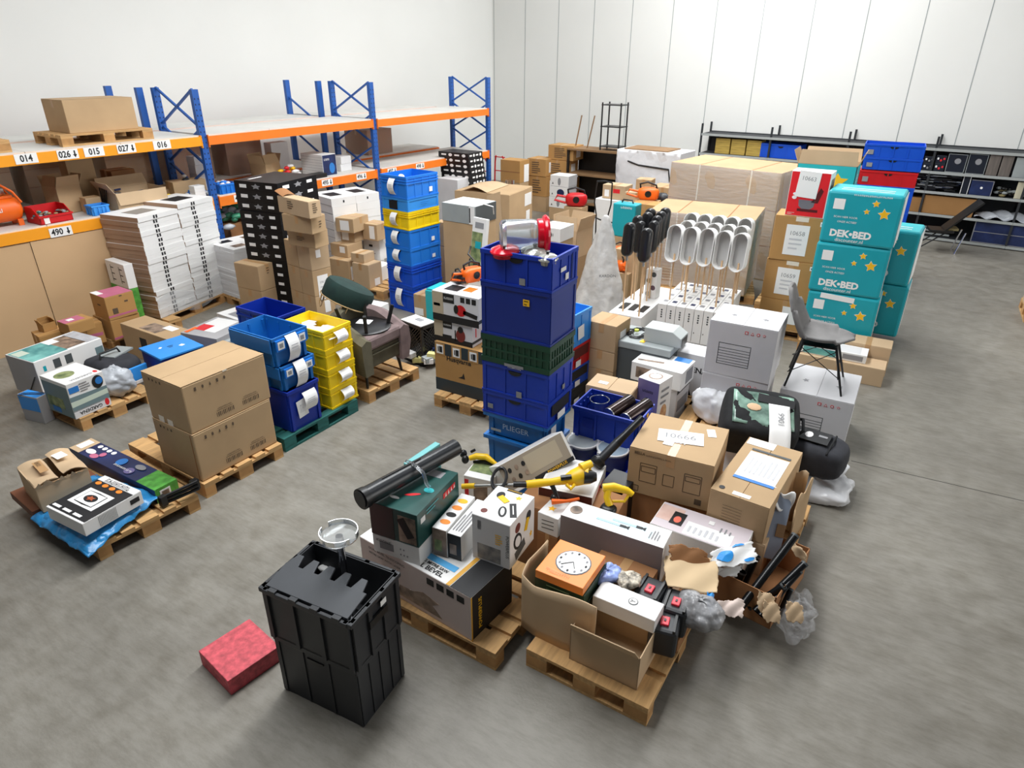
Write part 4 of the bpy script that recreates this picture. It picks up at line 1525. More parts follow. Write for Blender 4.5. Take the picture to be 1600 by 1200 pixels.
# --- black cartons
q0 = P(432, 400, 0)
F = fit((432, 287), (376, 279), (482, 272), 0.0, h=1.95)
n = 15
dz = F.h / n
BPR = mat('black_gloss_card', '#101012', .45, var=.2, scale=7, spec=.25)
for k in range(n):
    tp = k >= n - 3
    M = F.M() @ Vector((0 if tp else -.04, 0 if tp else .0, 0))
    f = Fr(M.x, M.y, k * dz, F.rz + rnd.uniform(-.015, .015) + (0 if tp else .03), F.w * (1 if tp else .95), F.d * (1 if tp else .92), dz - .0015)
    t = pbox(f, 'glossy black carton with white print, %s up in the black stack' % ORD[k], BPR, 'black_carton', 'box', 'black cartons in front of the rack', bev=0)
    for fc in ('R', 'L'):
        dec(t, fc, .5, .5, .22, .6, PAPERG, 'print_figure', shape='star')
        dec(t, fc, .2, .5, .16, .35, PAPER, 'print_name'); dec(t, fc, .8, .55, .14, .3, PAPER, 'print_name')
    if k == n - 1:
        dec(t, 'T', .3, .8, .3, .05, WCARD, 'sticker')
pallet(Fr(F.x, F.y, -.0, F.rz, .01, .01, .144), 'x') if False else None
# --- white cartons behind them under the plate 495
F = fit((517, 311), (487, 301), (589, 299), 0.0, h=1.4)
F.d = max(F.d, .5)
n = 11
for col in (0, 1):
    for k in range(n):
        w_ = F.w / 2
        M = F.M() @ Vector((w_ * (col - .5), rnd.uniform(-.006, .006), 0))
        f = Fr(M.x, M.y, k * F.h / n, F.rz + rnd.uniform(-.01, .01), w_ - .006, F.d, F.h / n - .002)
        t = flatwhite(f, 'white carton, %s up in the %s column under the shelf plate 495' % (ORD[k], ('near', 'far')[col]), 'white cartons under the shelf plate 495', False, INK if k == n - 1 else None, WCARD2)
        dec(t, 'L', .5, .1, 1, .06, PAPERG, 'joint_line')
        if k == n - 1:
            dec(t, 'R', .5, .5, .06, .3, INK, 'print_mark')
# ================================================================== cartons and crate tower in the middle distance on the left
def tower(bb, seams, a, c, z0=PZ, rz=None):
    """frames of a straight stack: bb base pixel of the near edge, seams = pixels of the near edge at each joint upwards"""
    q = P(bb[0], bb[1], z0)
    zs = [z0] + [zat(u, v, q) for u, v in seams]
    F = fit(seams[-1], a, c, zs[0], h=zs[-1] - zs[0], rz=rz)
    return F, zs

def lev(F, z0, z1, w=None, d=None, dx=0, dy=0, turn=0):
    """a layer of a stack, aligned on its near corner"""
    w, d = w or F.w, d or F.d
    p = F.M() @ Vector((-F.w / 2 + w / 2 + dx, -F.d / 2 + d / 2 + dy, 0))
    return Fr(p.x, p.y, z0, F.rz + math.radians(turn), w, d, z1 - z0 - .001)

# pair of cartons
F, zs = tower((417, 498), ((409, 456), (402, 417)), (361, 411), (434, 408.5))
pallet(Fr(*(F.M() @ Vector((.5, 0, 0))).to_tuple()[:2], 0, F.rz, 1.2, .8, .144), 'wooden pallet under the taped carton pair and the carton wall', along='w')
t = carton(lev(F, zs[0], zs[1]), 'lower of the plain carton pair behind the deep blue crate', KRAFT)
t = carton(lev(F, zs[1], zs[2]), 'upper of the plain carton pair behind the deep blue crate', KRAFT, tape='v')
lines(t, 'R', .5, .75, .14, .2, 3)
# carton wall: layers of two with a leaning column on top
G, zs = tower((505, 510), ((498, 464), (490, 424), (482, 384)), (428, 377), (519, 381))
pos = ['bottom', 'middle', 'top']
for k in range(3):
    d2 = G.d / 2
    t = carton(lev(G, zs[k], zs[k + 1], d=d2 - .003), 'carton in the %s layer of the carton wall, on the aisle side' % pos[k], KRAFT2 if k == 2 else KRAFT)
    if k == 2:
        slip(t, 'R', .42, .62, .24, .3)
    if k == 1:
        slip(t, 'R', .5, .3, .55, .95, '10618')
    if k == 0:
        slip(t, 'R', .6, .6, .3, .4)
    t = carton(lev(G, zs[k], zs[k + 1], d=d2 - .003, dy=d2 + .003), 'carton in the %s layer of the carton wall, on the rack side' % pos[k], KRAFT)
z = zs[3]
q = G.at(.02, .05, 0)
zz = [z, zat(490, 364, P(490, 384, z)), 0, 0]
h1 = .25
F1 = fit((490, 363), (446, 357), (513, 357), z + .001, h=.21)
t = carton(F1, 'lowest of the three cartons stacked on the carton wall', KRAFT)
lines(t, 'L', .5, .5, .3, .2, 3)
F2 = fit((485, 340), (439, 334), (508, 334), F1.top + .001, h=.21)
t = carton(F2, 'middle one of the three cartons stacked on the carton wall', KRAFT)
lines(t, 'R', .6, .5, .2, .3, 3)
F3 = fit((481, 316), (425, 307), (504, 314), F2.top + .001, h=.2)
t = carton(F3, 'topmost carton of the leaning column, its lid lifted at the back', KRAFT2, tape=None)
lines(t, 'L', .42, .6, .2, .4, 4); lines(t, 'R', .5, .6, .4, .5, 5)
def fn(a, b_):
    return ((a - .5) * F3.w, F3.d / 2 - .12 + b_ * .16, F3.h + .004 + .05 * b_ + .02 * math.sin(a * 3.1))
MB().sheet(fn, 6, 3, .005).build('lifted_flap', KDARK, t.root, smooth=True)

# jumble of cartons and white boxes before the crate tower
JB = fp(520, 505, 1.1, .9, None, 6)
def J(px, py, zt, w, d, h, lab, m=KRAFT, turn=0, tape='u', sl=None, pb=False, **k):
    F = nearT(px, py, zt, w, d, h, turn)
    t = pbox(F, lab, m, **k) if pb else carton(F, lab, m, tape=tape, **k)
    if sl:
        slip(t, *sl)
    return t
J(551, 343, 1.12, .42, .34, .22, 'carton with a loose paper label on top of the jumble beside the crate tower', KRAFT, 10, 'v', ('L', .5, .5, .5, .7))
J(553, 362, .898, .38, .34, .18, 'flattened carton with a pale label under the labelled one', KRAFT, 6, None, ('L', .45, .5, .4, .7))
J(542, 384, .717, .36, .36, .2, 'carton with a label low in the middle of the jumble', KRAFT, 4, 'u', ('L', .7, .6, .3, .5))
J(544, 409, .516, .4, .44, .37, 'broad carton with hanging labels behind the green ottoman', KRAFT, 4, 'u', ('R', .35, .45, .5, .6))
J(575, 415, .52, .3, .34, .375, 'carton at the foot of the jumble beside the white boxes', KRAFT2, 2, 'u', ('R', .6, .2, .4, .3))
J(568, 398, .66, .26, .26, .138, 'small carton resting on the foot of the jumble', KRAFT2, 6)
J(588, 352, 1.0, .3, .3, .26, 'carton with a long white label on the white boxes beside the tower', KRAFT, 4, 'v', ('L', .65, .5, .35, .8))
t = J(592, 373, .737, .3, .34, .36, 'white box with a hand hole beside the crate tower', WCARD, 4, pb=True)
dec(t, 'L', .45, .62, .22, .1, INK, 'hand_hole'); lines(t, 'L', .5, .2, .5, .15, 2, PAPERG)
t = J(594, 418, .376, .3, .34, .23, 'lower white printed box beside the crate tower', WCARD, 4, pb=True)
scrib(t, 'L', .6, .5, .5, .3, PAPERG, n=4)
pallet(fp(600, 470, .8, .9, None, 3), 'wooden pallet under the white boxes beside the crate tower', along='d')

# --- crate tower
T2, zs = tower((640, 490), ((639, 451), (638, 417), (637.5, 391), (637, 361), (636, 332), (635, 313), (634, 277)), (594, 271), (683, 268), 0.0)
names = [('deep blue ribbed crate at the foot of the crate tower', BLUE, 1, (3, 4)), ('deep blue ribbed crate, second from the foot of the crate tower', BLUE, 1, (3, 4)),
         ('royal blue crate with a curved grip, third from the foot of the crate tower', BLUE2, 0, (2, 3)), ('royal blue crate under the yellow one in the crate tower', BLUE2, 0, (2, 3)),
         ('yellow ribbed crate in the blue crate tower', YEL, 1, (3, 4)), ('shallow sky blue crate above the yellow one in the tower', SKYB, 0, (1, 1)),
         ('open blue ribbed crate topping the crate tower', BLUE2, 1, (3, 4))]
for k, (lab, m, rb, nr) in enumerate(names):
    hgt = zs[k + 1] - zs[k]
    t = crate(lev(T2, zs[k], zs[k + 1]), lab, m, nr=nr, bands=((.0, .07, .011), (.66, .71, .011), (.78, .82, .011)) if rb else ((.0, .05, .008),),
              handle=not rb, tagL=(.48, .52, .12, hgt * .7, .05) if k != 5 else None)
    if k in (2, 3, 6):
        dec(t, 'R', .75, .3, .1, .22, PAPER, 'sticker', lift=.002)
    if k == 5:
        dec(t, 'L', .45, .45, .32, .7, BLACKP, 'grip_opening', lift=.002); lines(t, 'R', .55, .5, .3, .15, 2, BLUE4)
o = MB().blob((0, 0, .03), (.05, .035, .03), 12, 8, jit=.2).build('paper_ball', PAPER, None, smooth='all', loc=T2.at(.3, .55, zs[7] - T2.z - .07))
tag(o, 'crumpled white paper inside the top blue crate', 'paper')
# ================================================================== centre: tool boxes, the tall crate tower and the things round it
def left(u, v, z0, w, d, h, turn=0.0):
    """box frame whose far left bottom corner (left end of the face towards the camera) lies under pixel u,v"""
    A = P(u, v, z0)
    rz = RZ0 + math.radians(turn)
    c = A + Matrix.Rotation(rz, 3, 'Z') @ Vector((w / 2, -d / 2, 0))
    return Fr(c.x, c.y, z0, rz, w, d, h)

def dAB(a, b, z):
    return (P(*a, z) - P(*b, z)).length

# pallet with tool cartons
pallet(left(679, 634, 0, 1.2, .8, .144, 3.5), 'wooden pallet under the tool cartons beside the tall crate tower', along='w')
qa = P(682, 607, PZ)
z1 = zat(678, 533, qa)
F = left(682, 607, PZ, .45, .62, z1 - PZ, 3.5)
t = pbox(F, 'brown tool carton with dark bands, standing on the pallet beside the crate tower', KRAFT3, 'tool_carton')
BANDD = mat('dark_slate_print', '#26323a', .5, var=.1, scale=5)
dec(t, 'L', .5, .13, 1, .26, BANDD, 'dark_band'); dec(t, 'L', .5, .88, 1, .24, BANDD, 'dark_band')
for k in range(3):
    dec(t, 'L', .12 + k * .34, .87, .2, .24, KRAFT3, 'pictogram_field', lift=.002)
    dec(t, 'L', .12 + k * .34, .87, .14, .18, PAPER, 'pictogram_field', lift=.004)
    dec(t, 'L', .14 + k * .34, .87, .06, .12, INK, 'pictogram', lift=.006)
    dec(t, 'L', .09 + k * .34, .87, .02, .1, INK, 'pictogram', lift=.006)
txt(t, 'L', .5, .71, 'Husqvarna', INK, width=.5, bold=True)
dec(t, 'L', .55, .42, .14, .12, INK, 'logo', shape=[(-1, -1), (1, -1), (.6, 1), (.2, -.2)])
Q = z1 + .001
za = zat(677, 497, P(679.5, 530, Q))
def sawbox(A, B, z, h, lab, saw):
    d = dAB(A, B, z)
    F = left(A[0], A[1], z, .34, d, h, 3.5)
    t = pbox(F, lab, WCARD2, 'saw_box')
    CREAM = mat('cream_print', '#b9ab93', .5)
    dec(t, 'L', .5, .12, 1, .24, INK, 'black_band')
    dec(t, 'L', .12, .6, .24, .76, CREAM, 'print_field')
    dec(t, 'L', .36, .82, .24, .3, INK, 'name_field', lift=.001); scrib(t, 'L', .36, .82, .2, .08, PAPER, lift=.004, n=7)
    if saw:
        for k in range(3):
            dec(t, 'L', .66 + .12 * k, .85, .09, .18, INK, 'inset_photo')
        dec(t, 'L', .62, .48, .22, .38, REDP, 'saw_picture', shape='disc', lift=.002); dec(t, 'L', .82, .4, .3, .14, BLACKP, 'saw_bar', rot=-.2, lift=.002)
        dec(t, 'L', .52, .5, .1, .3, BLACKP, 'saw_grip', shape='disc', lift=.003); dec(t, 'L', .1, .55, .14, .1, BLACKP, 'saw_picture')
    else:
        dec(t, 'L', .7, .45, .24, .6, mat('maroon_print', '#7a2a26', .5), 'sprayer_picture', shape='disc', lift=.002); dec(t, 'L', .7, .72, .14, .3, BLACKP, 'sprayer_cap', shape='disc', lift=.003)
        dec(t, 'L', .56, .4, .03, .5, BLACKP, 'hose'); dec(t, 'L', .34, .2, .24, .3, INK, 'name_field', lift=.001)
    dec(t, 'R', .5, .2, 1, .12, BANDD, 'dark_band'); dec(t, 'R', .2, .6, .05, .4, REDINK, 'red_bar')
    dec(t, 'T', .5, .7, .5, .3, BLACKC, 'print_field'); dec(t, 'T', .6, .4, .4, .2, ORANGE, 'print_field')
    return F
F = sawbox((679.5, 530), (740, 543), Q, za - Q, 'lower white box with a maroon sprayer picture beside the crate tower', False)
Q2 = F.top + .001
zb = zat(677, 452, P(677, 497, Q2))
F = sawbox((677, 498), (748, 514), Q2, zb - Q2, 'upper white box with a red chainsaw picture beside the crate tower', True)
ZS = F.top + .001
def chainsaw(name, label, pos, rz, m=ORANGE, s=1.0, bar=True):
    t = thing(name, label, 'chainsaw', pos, rz)
    MB().blob((0, 0, .09 * s), (.15 * s, .09 * s, .09 * s), 16, 10, p=.6, flat=-.088 * s).build('motor_housing', m, t, smooth='all')
    MB().tube([(-.1 * s, 0, .12 * s), (-.12 * s, 0, .22 * s), (-.02 * s, 0, .25 * s), (.1 * s, 0, .21 * s), (.12 * s, 0, .12 * s)], .014 * s, 8).build('top_handle', BLACKP, t, smooth=True)
    MB().tube([(-.13 * s, 0, .12 * s), (-.26 * s, 0, .14 * s), (-.3 * s, 0, .08 * s), (-.14 * s, 0, .04 * s)], .016 * s, 8).build('rear_handle', m, t, smooth=True)
    if bar:
        MB().prism([(.1, -.035), (.45, -.03), (.48, 0), (.45, .03), (.1, .035)], -.004, .004, M=Matrix.Translation((0, 0, .07 * s)) @ Matrix.Rotation(math.pi / 2, 4, 'X')).build('guide_bar', STEEL, t)
    MB().lathe([(.001, 0), (.04 * s, 0), (.045 * s, .01), (.001, .014)], 14, M=Matrix.Translation((.0, -.085 * s, .1 * s)) @ Matrix.Rotation(math.pi / 2, 4, 'X')).build('side_cap', BLACKP, t, smooth=True)
    return t
c = P(738, 440, ZS)
chainsaw('hedge_trimmer', 'orange garden power tool lying on the chainsaw box', (c.x, c.y, ZS), 1.2, ORANGE, .9, False)
c = P(716, 441, ZS)
chainsaw('power_tool', 'small black and red tool lying on the chainsaw box', (c.x, c.y, ZS), 2.6, CHAR, .6, False)
# standing blister card with a mower handle in front
F = left(733, 420, .8, .05, .2, .62, -8)
t = thing('display_card', 'tall white and green display pack leaning behind the chainsaw boxes', 'display pack', (F.x, F.y, .55), F.rz)
t.rotation_euler = (0, math.radians(8), F.rz)
MB().box((0, 0, .47), (.05, .26, .94)).build('card', WCARD, t, bevel=.004)
cc = _X(); cc.root = t; cc.w, cc.d, cc.h = .05, .26, .94
dec(cc, 'L', .4, .45, .75, .7, PHOTOG, 'print_photo'); dec(cc, 'L', .5, .62, .4, .1, TEAL, 'print_field', lift=.002); dec(cc, 'L', .5, .3, .5, .12, DGREENPR, 'print_field', lift=.002); dec(cc, 'L', .5, .9, .6, .08, PAPERG, 'print_field', lift=.002)
MB().tube([(-.04, .12, .55), (-.1, .1, .45), (-.1, -.1, .34), (-.06, -.16, .3)], .012, 8).build('handle_loop', BLACKP, t, smooth=True)
MB().tube([(-.04, .12, .38), (-.09, .08, .3), (-.1, -.1, .2), (-.05, -.16, .16)], .01, 8).build('handle_loop', BLACKP, t, smooth=True)
carton(Fr(F.x, F.y, 0, F.rz, .5, .4, .549), 'brown carton holding up the tall display pack', KRAFT)
# cyan tote, little carton and crate with printer behind on the left
F = left(666, 483, .28, .34, .1, .3, 3)
F = nearT(679, 456, .66, .35, .16, .4, 3)
F.z = 0; F.h = .66
t = pbox(F, 'cyan plastic case standing behind the tool cartons', TEALD, 'cyan_case', 'case', bev=.01)
MB().box((0, 0, F.h + .01), (F.w * .9, F.d * .8, .02)).build('lid', TEALD, t.root)
t = carton(left(648, 496, .0, .3, .22, .36, 4), 'small carton between the crate tower and the cyan case', KRAFT)
slip(t, 'L', .4, .3, .7, .3)
F = left(634, 560, 0.0, .34, .46, .5, 4)
F = fit((658, 512), (628, 499), (679, 503), 0, h=.52)
t = T(F, 'lattice_crate', 'black lattice crate with a white sheet on top beside the armchair pallet', 'crate')
w, d, h = F.w, F.d, F.h
b = MB()
for sx in (-1, 1):
    for sy in (-1, 1):
        b.box((sx * (w / 2 - .015), sy * (d / 2 - .015), h / 2), (.03, .03, h))
for z in (.02, h - .02):
    for s in (-1, 1):
        b.box((0, s * (d / 2 - .01), z), (w, .02, .04)); b.box((s * (w / 2 - .01), 0, z), (.02, d, .04))
b.build('frame', BLACKP, t.root)
b = MB()
n = 9
for k in range(-n, n + 1):
    for sgn in (-1, 1):
        y0, y1 = k * d / n, k * d / n + sgn * (h - .06)
        def clip(y0, y1, z0, z1, lim):
            pts = []
            for tt_ in (0, 1):
                y = y0 if tt_ == 0 else y1
                pts.append(y)
            lo_t, hi_t = 0.0, 1.0
            dy = y1 - y0
            for bound, s_ in ((lim, 1), (-lim, -1)):
                a0, a1 = s_ * y0 - s_ * bound, s_ * y1 - s_ * bound
                if a0 > 0 and a1 > 0:
                    return None
                if a0 > 0:
                    lo_t = max(lo_t, a0 / (a0 - a1))
                elif a1 > 0:
                    hi_t = min(hi_t, a0 / (a0 - a1))
            if hi_t - lo_t < .05:
                return None
            f = lambda q_: (y0 + dy * q_, z0 + (z1 - z0) * q_)
            return f(lo_t), f(hi_t)
        r = clip(y0, y1, .03, h - .03, d / 2)
        if r:
            b.bar((-w / 2 + .006, r[0][0], r[0][1]), (-w / 2 + .006, r[1][0], r[1][1]), .012, .006, up=(1, 0, 0))
        r = clip(y0, y1, .03, h - .03, w / 2)
        if r:
            b.bar((r[0][0], -d / 2 + .006, r[0][1]), (r[1][0], -d / 2 + .006, r[1][1]), .012, .006, up=(0, 1, 0))
b.build('lattice', BLACKP, t.root)['kind'] = 'stuff'
MB().box((0, 0, .012), (w, d, .02)).build('base', BLACKP, t.root)
for s in (0, 1):
    MB().box(((w / 2 - .006) * s, (d / 2 - .006) * (1 - s), h / 2), (.006 if s else w, d if s else .006, h)).build('side_panel', BLACKP, t.root)
MB().box((0, 0, h + .006), (w * .98, d * .95, .01)).build('white_sheet', PAPER, t.root)
dec(t, 'T', .6, .5, .3, .3, PAPERG, 'sheet_print', lift=.013)
heap2 = MB()
rnd = random.Random(21)
for k in range(18):
    heap2.box((rnd.uniform(-.16, .16), rnd.uniform(-.12, .12), .04 + k * .008), (rnd.uniform(.08, .16), rnd.uniform(.06, .12), .06), rnd.uniform(0, 3), k % 4)
c = P(662, 575, 0)
tag(heap2.build('small_packages', [WCARD, NAVYPR, GREYM, mat('pale_yellow', '#d8d08a', .6)], None, loc=(c.x - .05, c.y + .12, .0)), 'small mixed packages heaped on the floor beside the armchair pallet', 'packages', kind='stuff')
# two cartons behind them
F, zs = tower((725, 436), ((724, 390), (722, 352)), (688, 344), (739, 341), .30)
for k in range(2):
    t = carton(lev(F, zs[k], zs[k + 1]), '%s of the two printed cartons behind the chainsaw boxes' % ('lower', 'upper')[k], KRAFT)
    for j in range(3):
        lines(t, 'L', .62, .25 + .25 * j, .12, .1, 2)
    lines(t, 'R', .4, .5, .15, .3, 3)
carton(Fr(F.x, F.y, 0, F.rz, F.w * 1.02, F.d * 1.02, .299), 'base carton under the two printed cartons', KRAFT)

# --- tall crate tower in the middle
CZ = 2.15
q = P(864, 405, CZ)
zs = [zat(u, v, q) for u, v in ((851, 760), (853, 707), (855, 670), (855, 635), (856.6, 587), (858, 543), (858, 459), (864, 405))]
F = fit((864, 405), (751, 387), (903, 383.6), 0, h=CZ)
TF = F
TF.w, TF.d = .44, .61
zs[0] = 0.0
def marks(t, sq=(.58, .12), yel=None):
    if sq:
        dec(t, 'L', sq[0], sq[1], .08, .2, PAPERG, 'sticker', lift=.002)
PB = mat('navy_blue_plastic', '#1638a8', .4, var=.06, scale=4, spec=.4)  # one even navy base colour for crates and bin
t = crate(lev(TF, zs[0], zs[1]), 'petrol blue tapered bin at the foot of the tall crate tower', BLUE4, 'tapered_bin', taper=.9, nr=(1, 1), handle=False, rim=.03)
t = crate(lev(TF, zs[1], zs[2]), 'petrol blue tapered bin with white lettering low in the tall crate tower', BLUE4, 'tapered_bin', taper=.9, nr=(1, 1), handle=False, rim=.03)
txt(t, 'L', .5, .5, 'PLIEGER', mat('pale_blue_print', '#9fb7d0', .5), width=.4, lift=-.02)
dec(t, 'L', .2, .3, .16, .1, GREYM, 'plate', lift=-.012)
slip(t, 'R', .3, .6, .2, .5, lift=-.01)
t = crate(lev(TF, zs[2], zs[3]), 'blue crate with a cut-out front end above the petrol bins', PB, nr=(3, 2), bands=((0, .06, .01),))
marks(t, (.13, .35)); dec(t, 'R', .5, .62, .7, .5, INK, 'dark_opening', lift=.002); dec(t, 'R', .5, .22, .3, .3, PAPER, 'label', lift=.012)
t = crate(lev(TF, zs[3], zs[4]), 'blue crate with grip holes under the dark green crate', PB, nr=(3, 3), bands=((0, .06, .01),))
marks(t, (.57, .13)); dec(t, 'R', .6, .25, .1, .16, PAPERG, 'sticker', lift=.002); scrib(t, 'L', .5, .97, .2, .05, PAPER, n=8)
t = crate(lev(TF, zs[4], zs[5]), 'dark green slatted crate in the tall blue tower', GREENP, nr=(11, 9), bands=((0, .18, .012), (.45, .52, .008), (.8, 1, .012)), handle=False)
dec(t, 'L', .5, .06, .28, .1, PAPERG, 'name_plate', lift=.014)
t = crate(lev(TF, zs[5], zs[6]), 'tall smooth dark blue crate in the crate tower', mat('ink_blue_plastic', '#102c86', .38, var=.05, scale=4), nr=(1, 1), bands=((0, .04, .01),), handle=False)
dec(t, 'L', .66, .75, .09, .12, GOLDY, 'yellow_sticker', lift=.002); lines(t, 'L', .66, .75, .06, .06, 2, INK)
t = crate(lev(TF, zs[6], zs[7]), 'open blue crate of glass jars topping the tall tower', PB, nr=(3, 3), bands=((0, .07, .01),), th=.008)
marks(t, (.6, .2)); dec(t, 'R', .55, .28, .12, .2, PAPER, 'sticker', lift=.003); dec(t, 'R', .4, .55, .2, .12, PAPER, 'sticker', lift=.003); dec(t, 'R', .78, .5, .06, .8, BLUE3, 'slot', lift=.002)
# jars and lids in the top crate
ZT = zs[7]
def on(u, v, dz=0.0):
    p = P(u, v, ZT + dz)
    return p
t = thing('glass_jar', 'large clear jar with a red lid lying across the top crate', 'jar', on(806, 358, .12) + Vector((0, 0, 0)))
ax = (RT * 1.0 + FW * .1).normalized()
t.rotation_euler = Vector((ax.x, ax.y, 0)).to_track_quat('Z', 'Y').to_euler()
c0 = on(800, 384, 0)
t.location = P(781, 368, ZT + .10)
t.scale = (1.32, 1.32, 1.2)
MB().lathe([(.001, 0), (.07, 0), (.088, .012), (.092, .03), (.092, .2), (.085, .225), (.08, .225), (.08, .205), (.085, .19), (.085, .035), (.001, .012)], 28, sx=1, sy=.95).build('jar_body', CLEARP, t, smooth=True)
MB().lathe([(.001, .23), (.082, .23), (.088, .235), (.088, .262), (.105, .27), (.11, .285), (.1, .3), (.03, .306), (.001, .306)], 28).build('lid', mat('red_gloss', '#d3122a', .18), t, smooth=True)
MB().lathe([(.001, .304), (.018, .306), (.016, .318), (.001, .32)], 14).build('knob', BLACKP, t, smooth=True)
def lid(name, label, pos, r, m, tilt=0.0):
    t = thing(name, label, 'lid', pos)
    t.rotation_euler = (tilt, 0, 0)
    MB().lathe([(.001, -.045), (r * .9, -.045), (r * .92, -.012), (r, -.01), (r, .0), (r * .8, .016), (r * .3, .028), (.001, .03)], 28).build('dish', m, t, smooth=True)
    MB().lathe([(r + .004, -.016), (r + .008, -.008), (r + .004, .002), (r, .0)], 28).build('rim', STEEL if m is GLASS or m is CLEARP else m, t, smooth=True)
    MB().lathe([(.001, .026), (.012, .028), (.01, .04), (.018, .048), (.001, .052)], 14).build('knob', BLACKP, t, smooth=True)
    return t
lid('pot_lid', 'shiny red pot lid in the top crate', on(789, 390, .0), .105, mat('red_gloss', '#d3122a', .18), .1)
lid('pot_lid', 'round glass pot lid with a steel rim in the top crate', on(836, 391, .0), .1, mat('smoked_glass', '#b9b8b0', .08, metal=.3), .12)
lid('pot_lid', 'small glass lid at the near corner of the top crate', on(856, 402, -.01), .07, mat('smoked_glass', '#b9b8b0', .08), .1)

# --- shorter crate tower behind, with the blue and red crates
RZr = math.radians(84)
def rc(ub, vb, uc, vc, z0, z1, lab, m, **k):
    B, C = P(ub, vb, z1), P(uc, vc, z1)
    w = (C - B).length
    c = B + Matrix.Rotation(RZr, 3, 'Z') @ Vector((w / 2, .3, 0))
    return crate(Fr(c.x, c.y, z0, RZr, w, .6, z1 - z0 - .001), lab, m, **k)
zt = 1.06
q = P(895, 495, zt)
zz = [zat(u, v, q) for u, v in ((895.6, 547.5), (893, 582), (892, 612), (891, 640))]
t = rc(895, 495, 928.7, 479, zz[0], zt, 'bright blue open crate on the short stack behind the tall tower', SKYB, nr=(2, 2), th=.008)
dec(t, 'R', .45, .4, .3, .4, PAPER, 'torn_label', lift=.004, rot=.1)
F0 = t.F
for k, (z0, z1, lab, m) in enumerate(((zz[1], zz[0], 'red crate with a cut-out front in the short stack', REDP), (zz[2], zz[1], 'blue crate with a cut-out front under the red one', BLUE), (.0, zz[2], 'black crate at the foot of the short stack', CHAR))):
    t = crate(Fr(F0.x, F0.y, z0, F0.rz, F0.w, F0.d, z1 - z0 - .001), lab, m, nr=(2, 2))
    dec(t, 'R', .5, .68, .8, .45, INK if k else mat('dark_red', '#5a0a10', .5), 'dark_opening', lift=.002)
    dec(t, 'R', .35, .22, .25, .28, PAPER, 'label', lift=.012)
# --- cartons right of it
F, zs = tower((964, 583), ((963, 553), (963.5, 511)), (920, 499), (981, 495), .36)
for k in range(2):
    t = carton(lev(F, zs[k], zs[k + 1]), '%s carton of the pair behind the blue bin of vases' % ('lower', 'upper')[k], KRAFT)
    if k:
        slip(t, 'R', .5, .4, .4, .6)
carton(Fr(F.x, F.y, 0, F.rz, F.w, F.d, .359), 'bottom carton under the pair behind the blue bin', KRAFT)
# carton with spread flaps
F = fit((985, 618), (916, 600), (998, 596), 0, h=.56)
F.w = .3
t = carton(F, 'wide carton with loose lid flaps between the crates and the white boxes', KRAFT2, tape=None, seam=.012)
dec(t, 'T', .4, .7, .2, .2, PAPER, 'label', lift=.002)
# --- blue bin with glass vase and brown vases
VB = .779
F = fit((998.8, 661), (892.8, 634), (1026.9, 632), VB - .3, h=.3)
t = crate(F, 'blue bin holding a glass bowl and two brown vases', PB, 'blue_bin', 'bin', nr=(3, 4), taper=.9, handle=False, th=.008)
dec(t, 'L', .25, .55, .16, .3, BLUE3, 'sticker', lift=-.004); dec(t, 'R', .5, .93, .1, .1, GOLDY, 'yellow_sticker', lift=.002)
VF = F
crate(Fr(F.x, F.y, 0, F.rz, F.w, F.d, F.z - .001), 'blue crate under the bin of vases', BLUE3, nr=(3, 4), handle=False)
c = F.at(.5, .72, .07)
t = thing('glass_bowl_vase', 'round clear glass bowl in the blue bin', 'vase', (c.x, c.y, F.z + .10))
MB().lathe([(.001, 0), (.07, 0), (.1, .04), (.115, .1), (.1, .16), (.08, .185), (.08, .21), (.086, .215), (.083, .218), (.076, .21), (.076, .185), (.095, .158), (.109, .1), (.095, .043), (.066, .008), (.001, .008)], 28).build('bowl', GLASS, t, smooth=True)
MB().tube([(.083 * math.cos(k * .3142), .083 * math.sin(k * .3142), .215) for k in range(20)], .004, 6, closed=True).build('lip', CLEARP, t, smooth=True)
VASE = mat('brown_mirror_glaze', '#4a3a36', .15, metal=.5, col2='#1a1618', scale=2)
for k, (q0, q1) in enumerate((((952, 647), (986, 625)), ((978, 655), (1013, 631)))):
    p0_, p1_ = P(*q0, F.top - .04), P(*q1, F.top + .0)
    t = thing('brown_vase', 'glossy brown cylinder vase %s in the blue bin' % ('in the middle', 'nearest the brown carton')[k], 'vase', p0_, 0, 'brown vases in the blue bin')
    dv = p1_ - p0_
    MB().tube([(0, 0, 0), dv * .03, dv * .97, dv], [.052, .06, .06, .055], 22).build('body', VASE, t, smooth=True)
    MB().tube([dv * -.02, dv * .04], .057, 22).build('base_ring', STEEL, t, smooth=True)
# ================================================================== right half of the goods: teal boxes, cartons on pallets, white boxes, chair, poles
def qbox(q, z0, seam, a, c, lab, m=KRAFT, kind='carton', **k):
    """box on the floor point q from height z0 up to the seam pixel"""
    z1 = zat(seam[0], seam[1], q)
    F = fit(seam, a, c, z0, h=z1 - z0)
    return (carton if kind == 'carton' else pbox)(F, lab, m, **k), z1

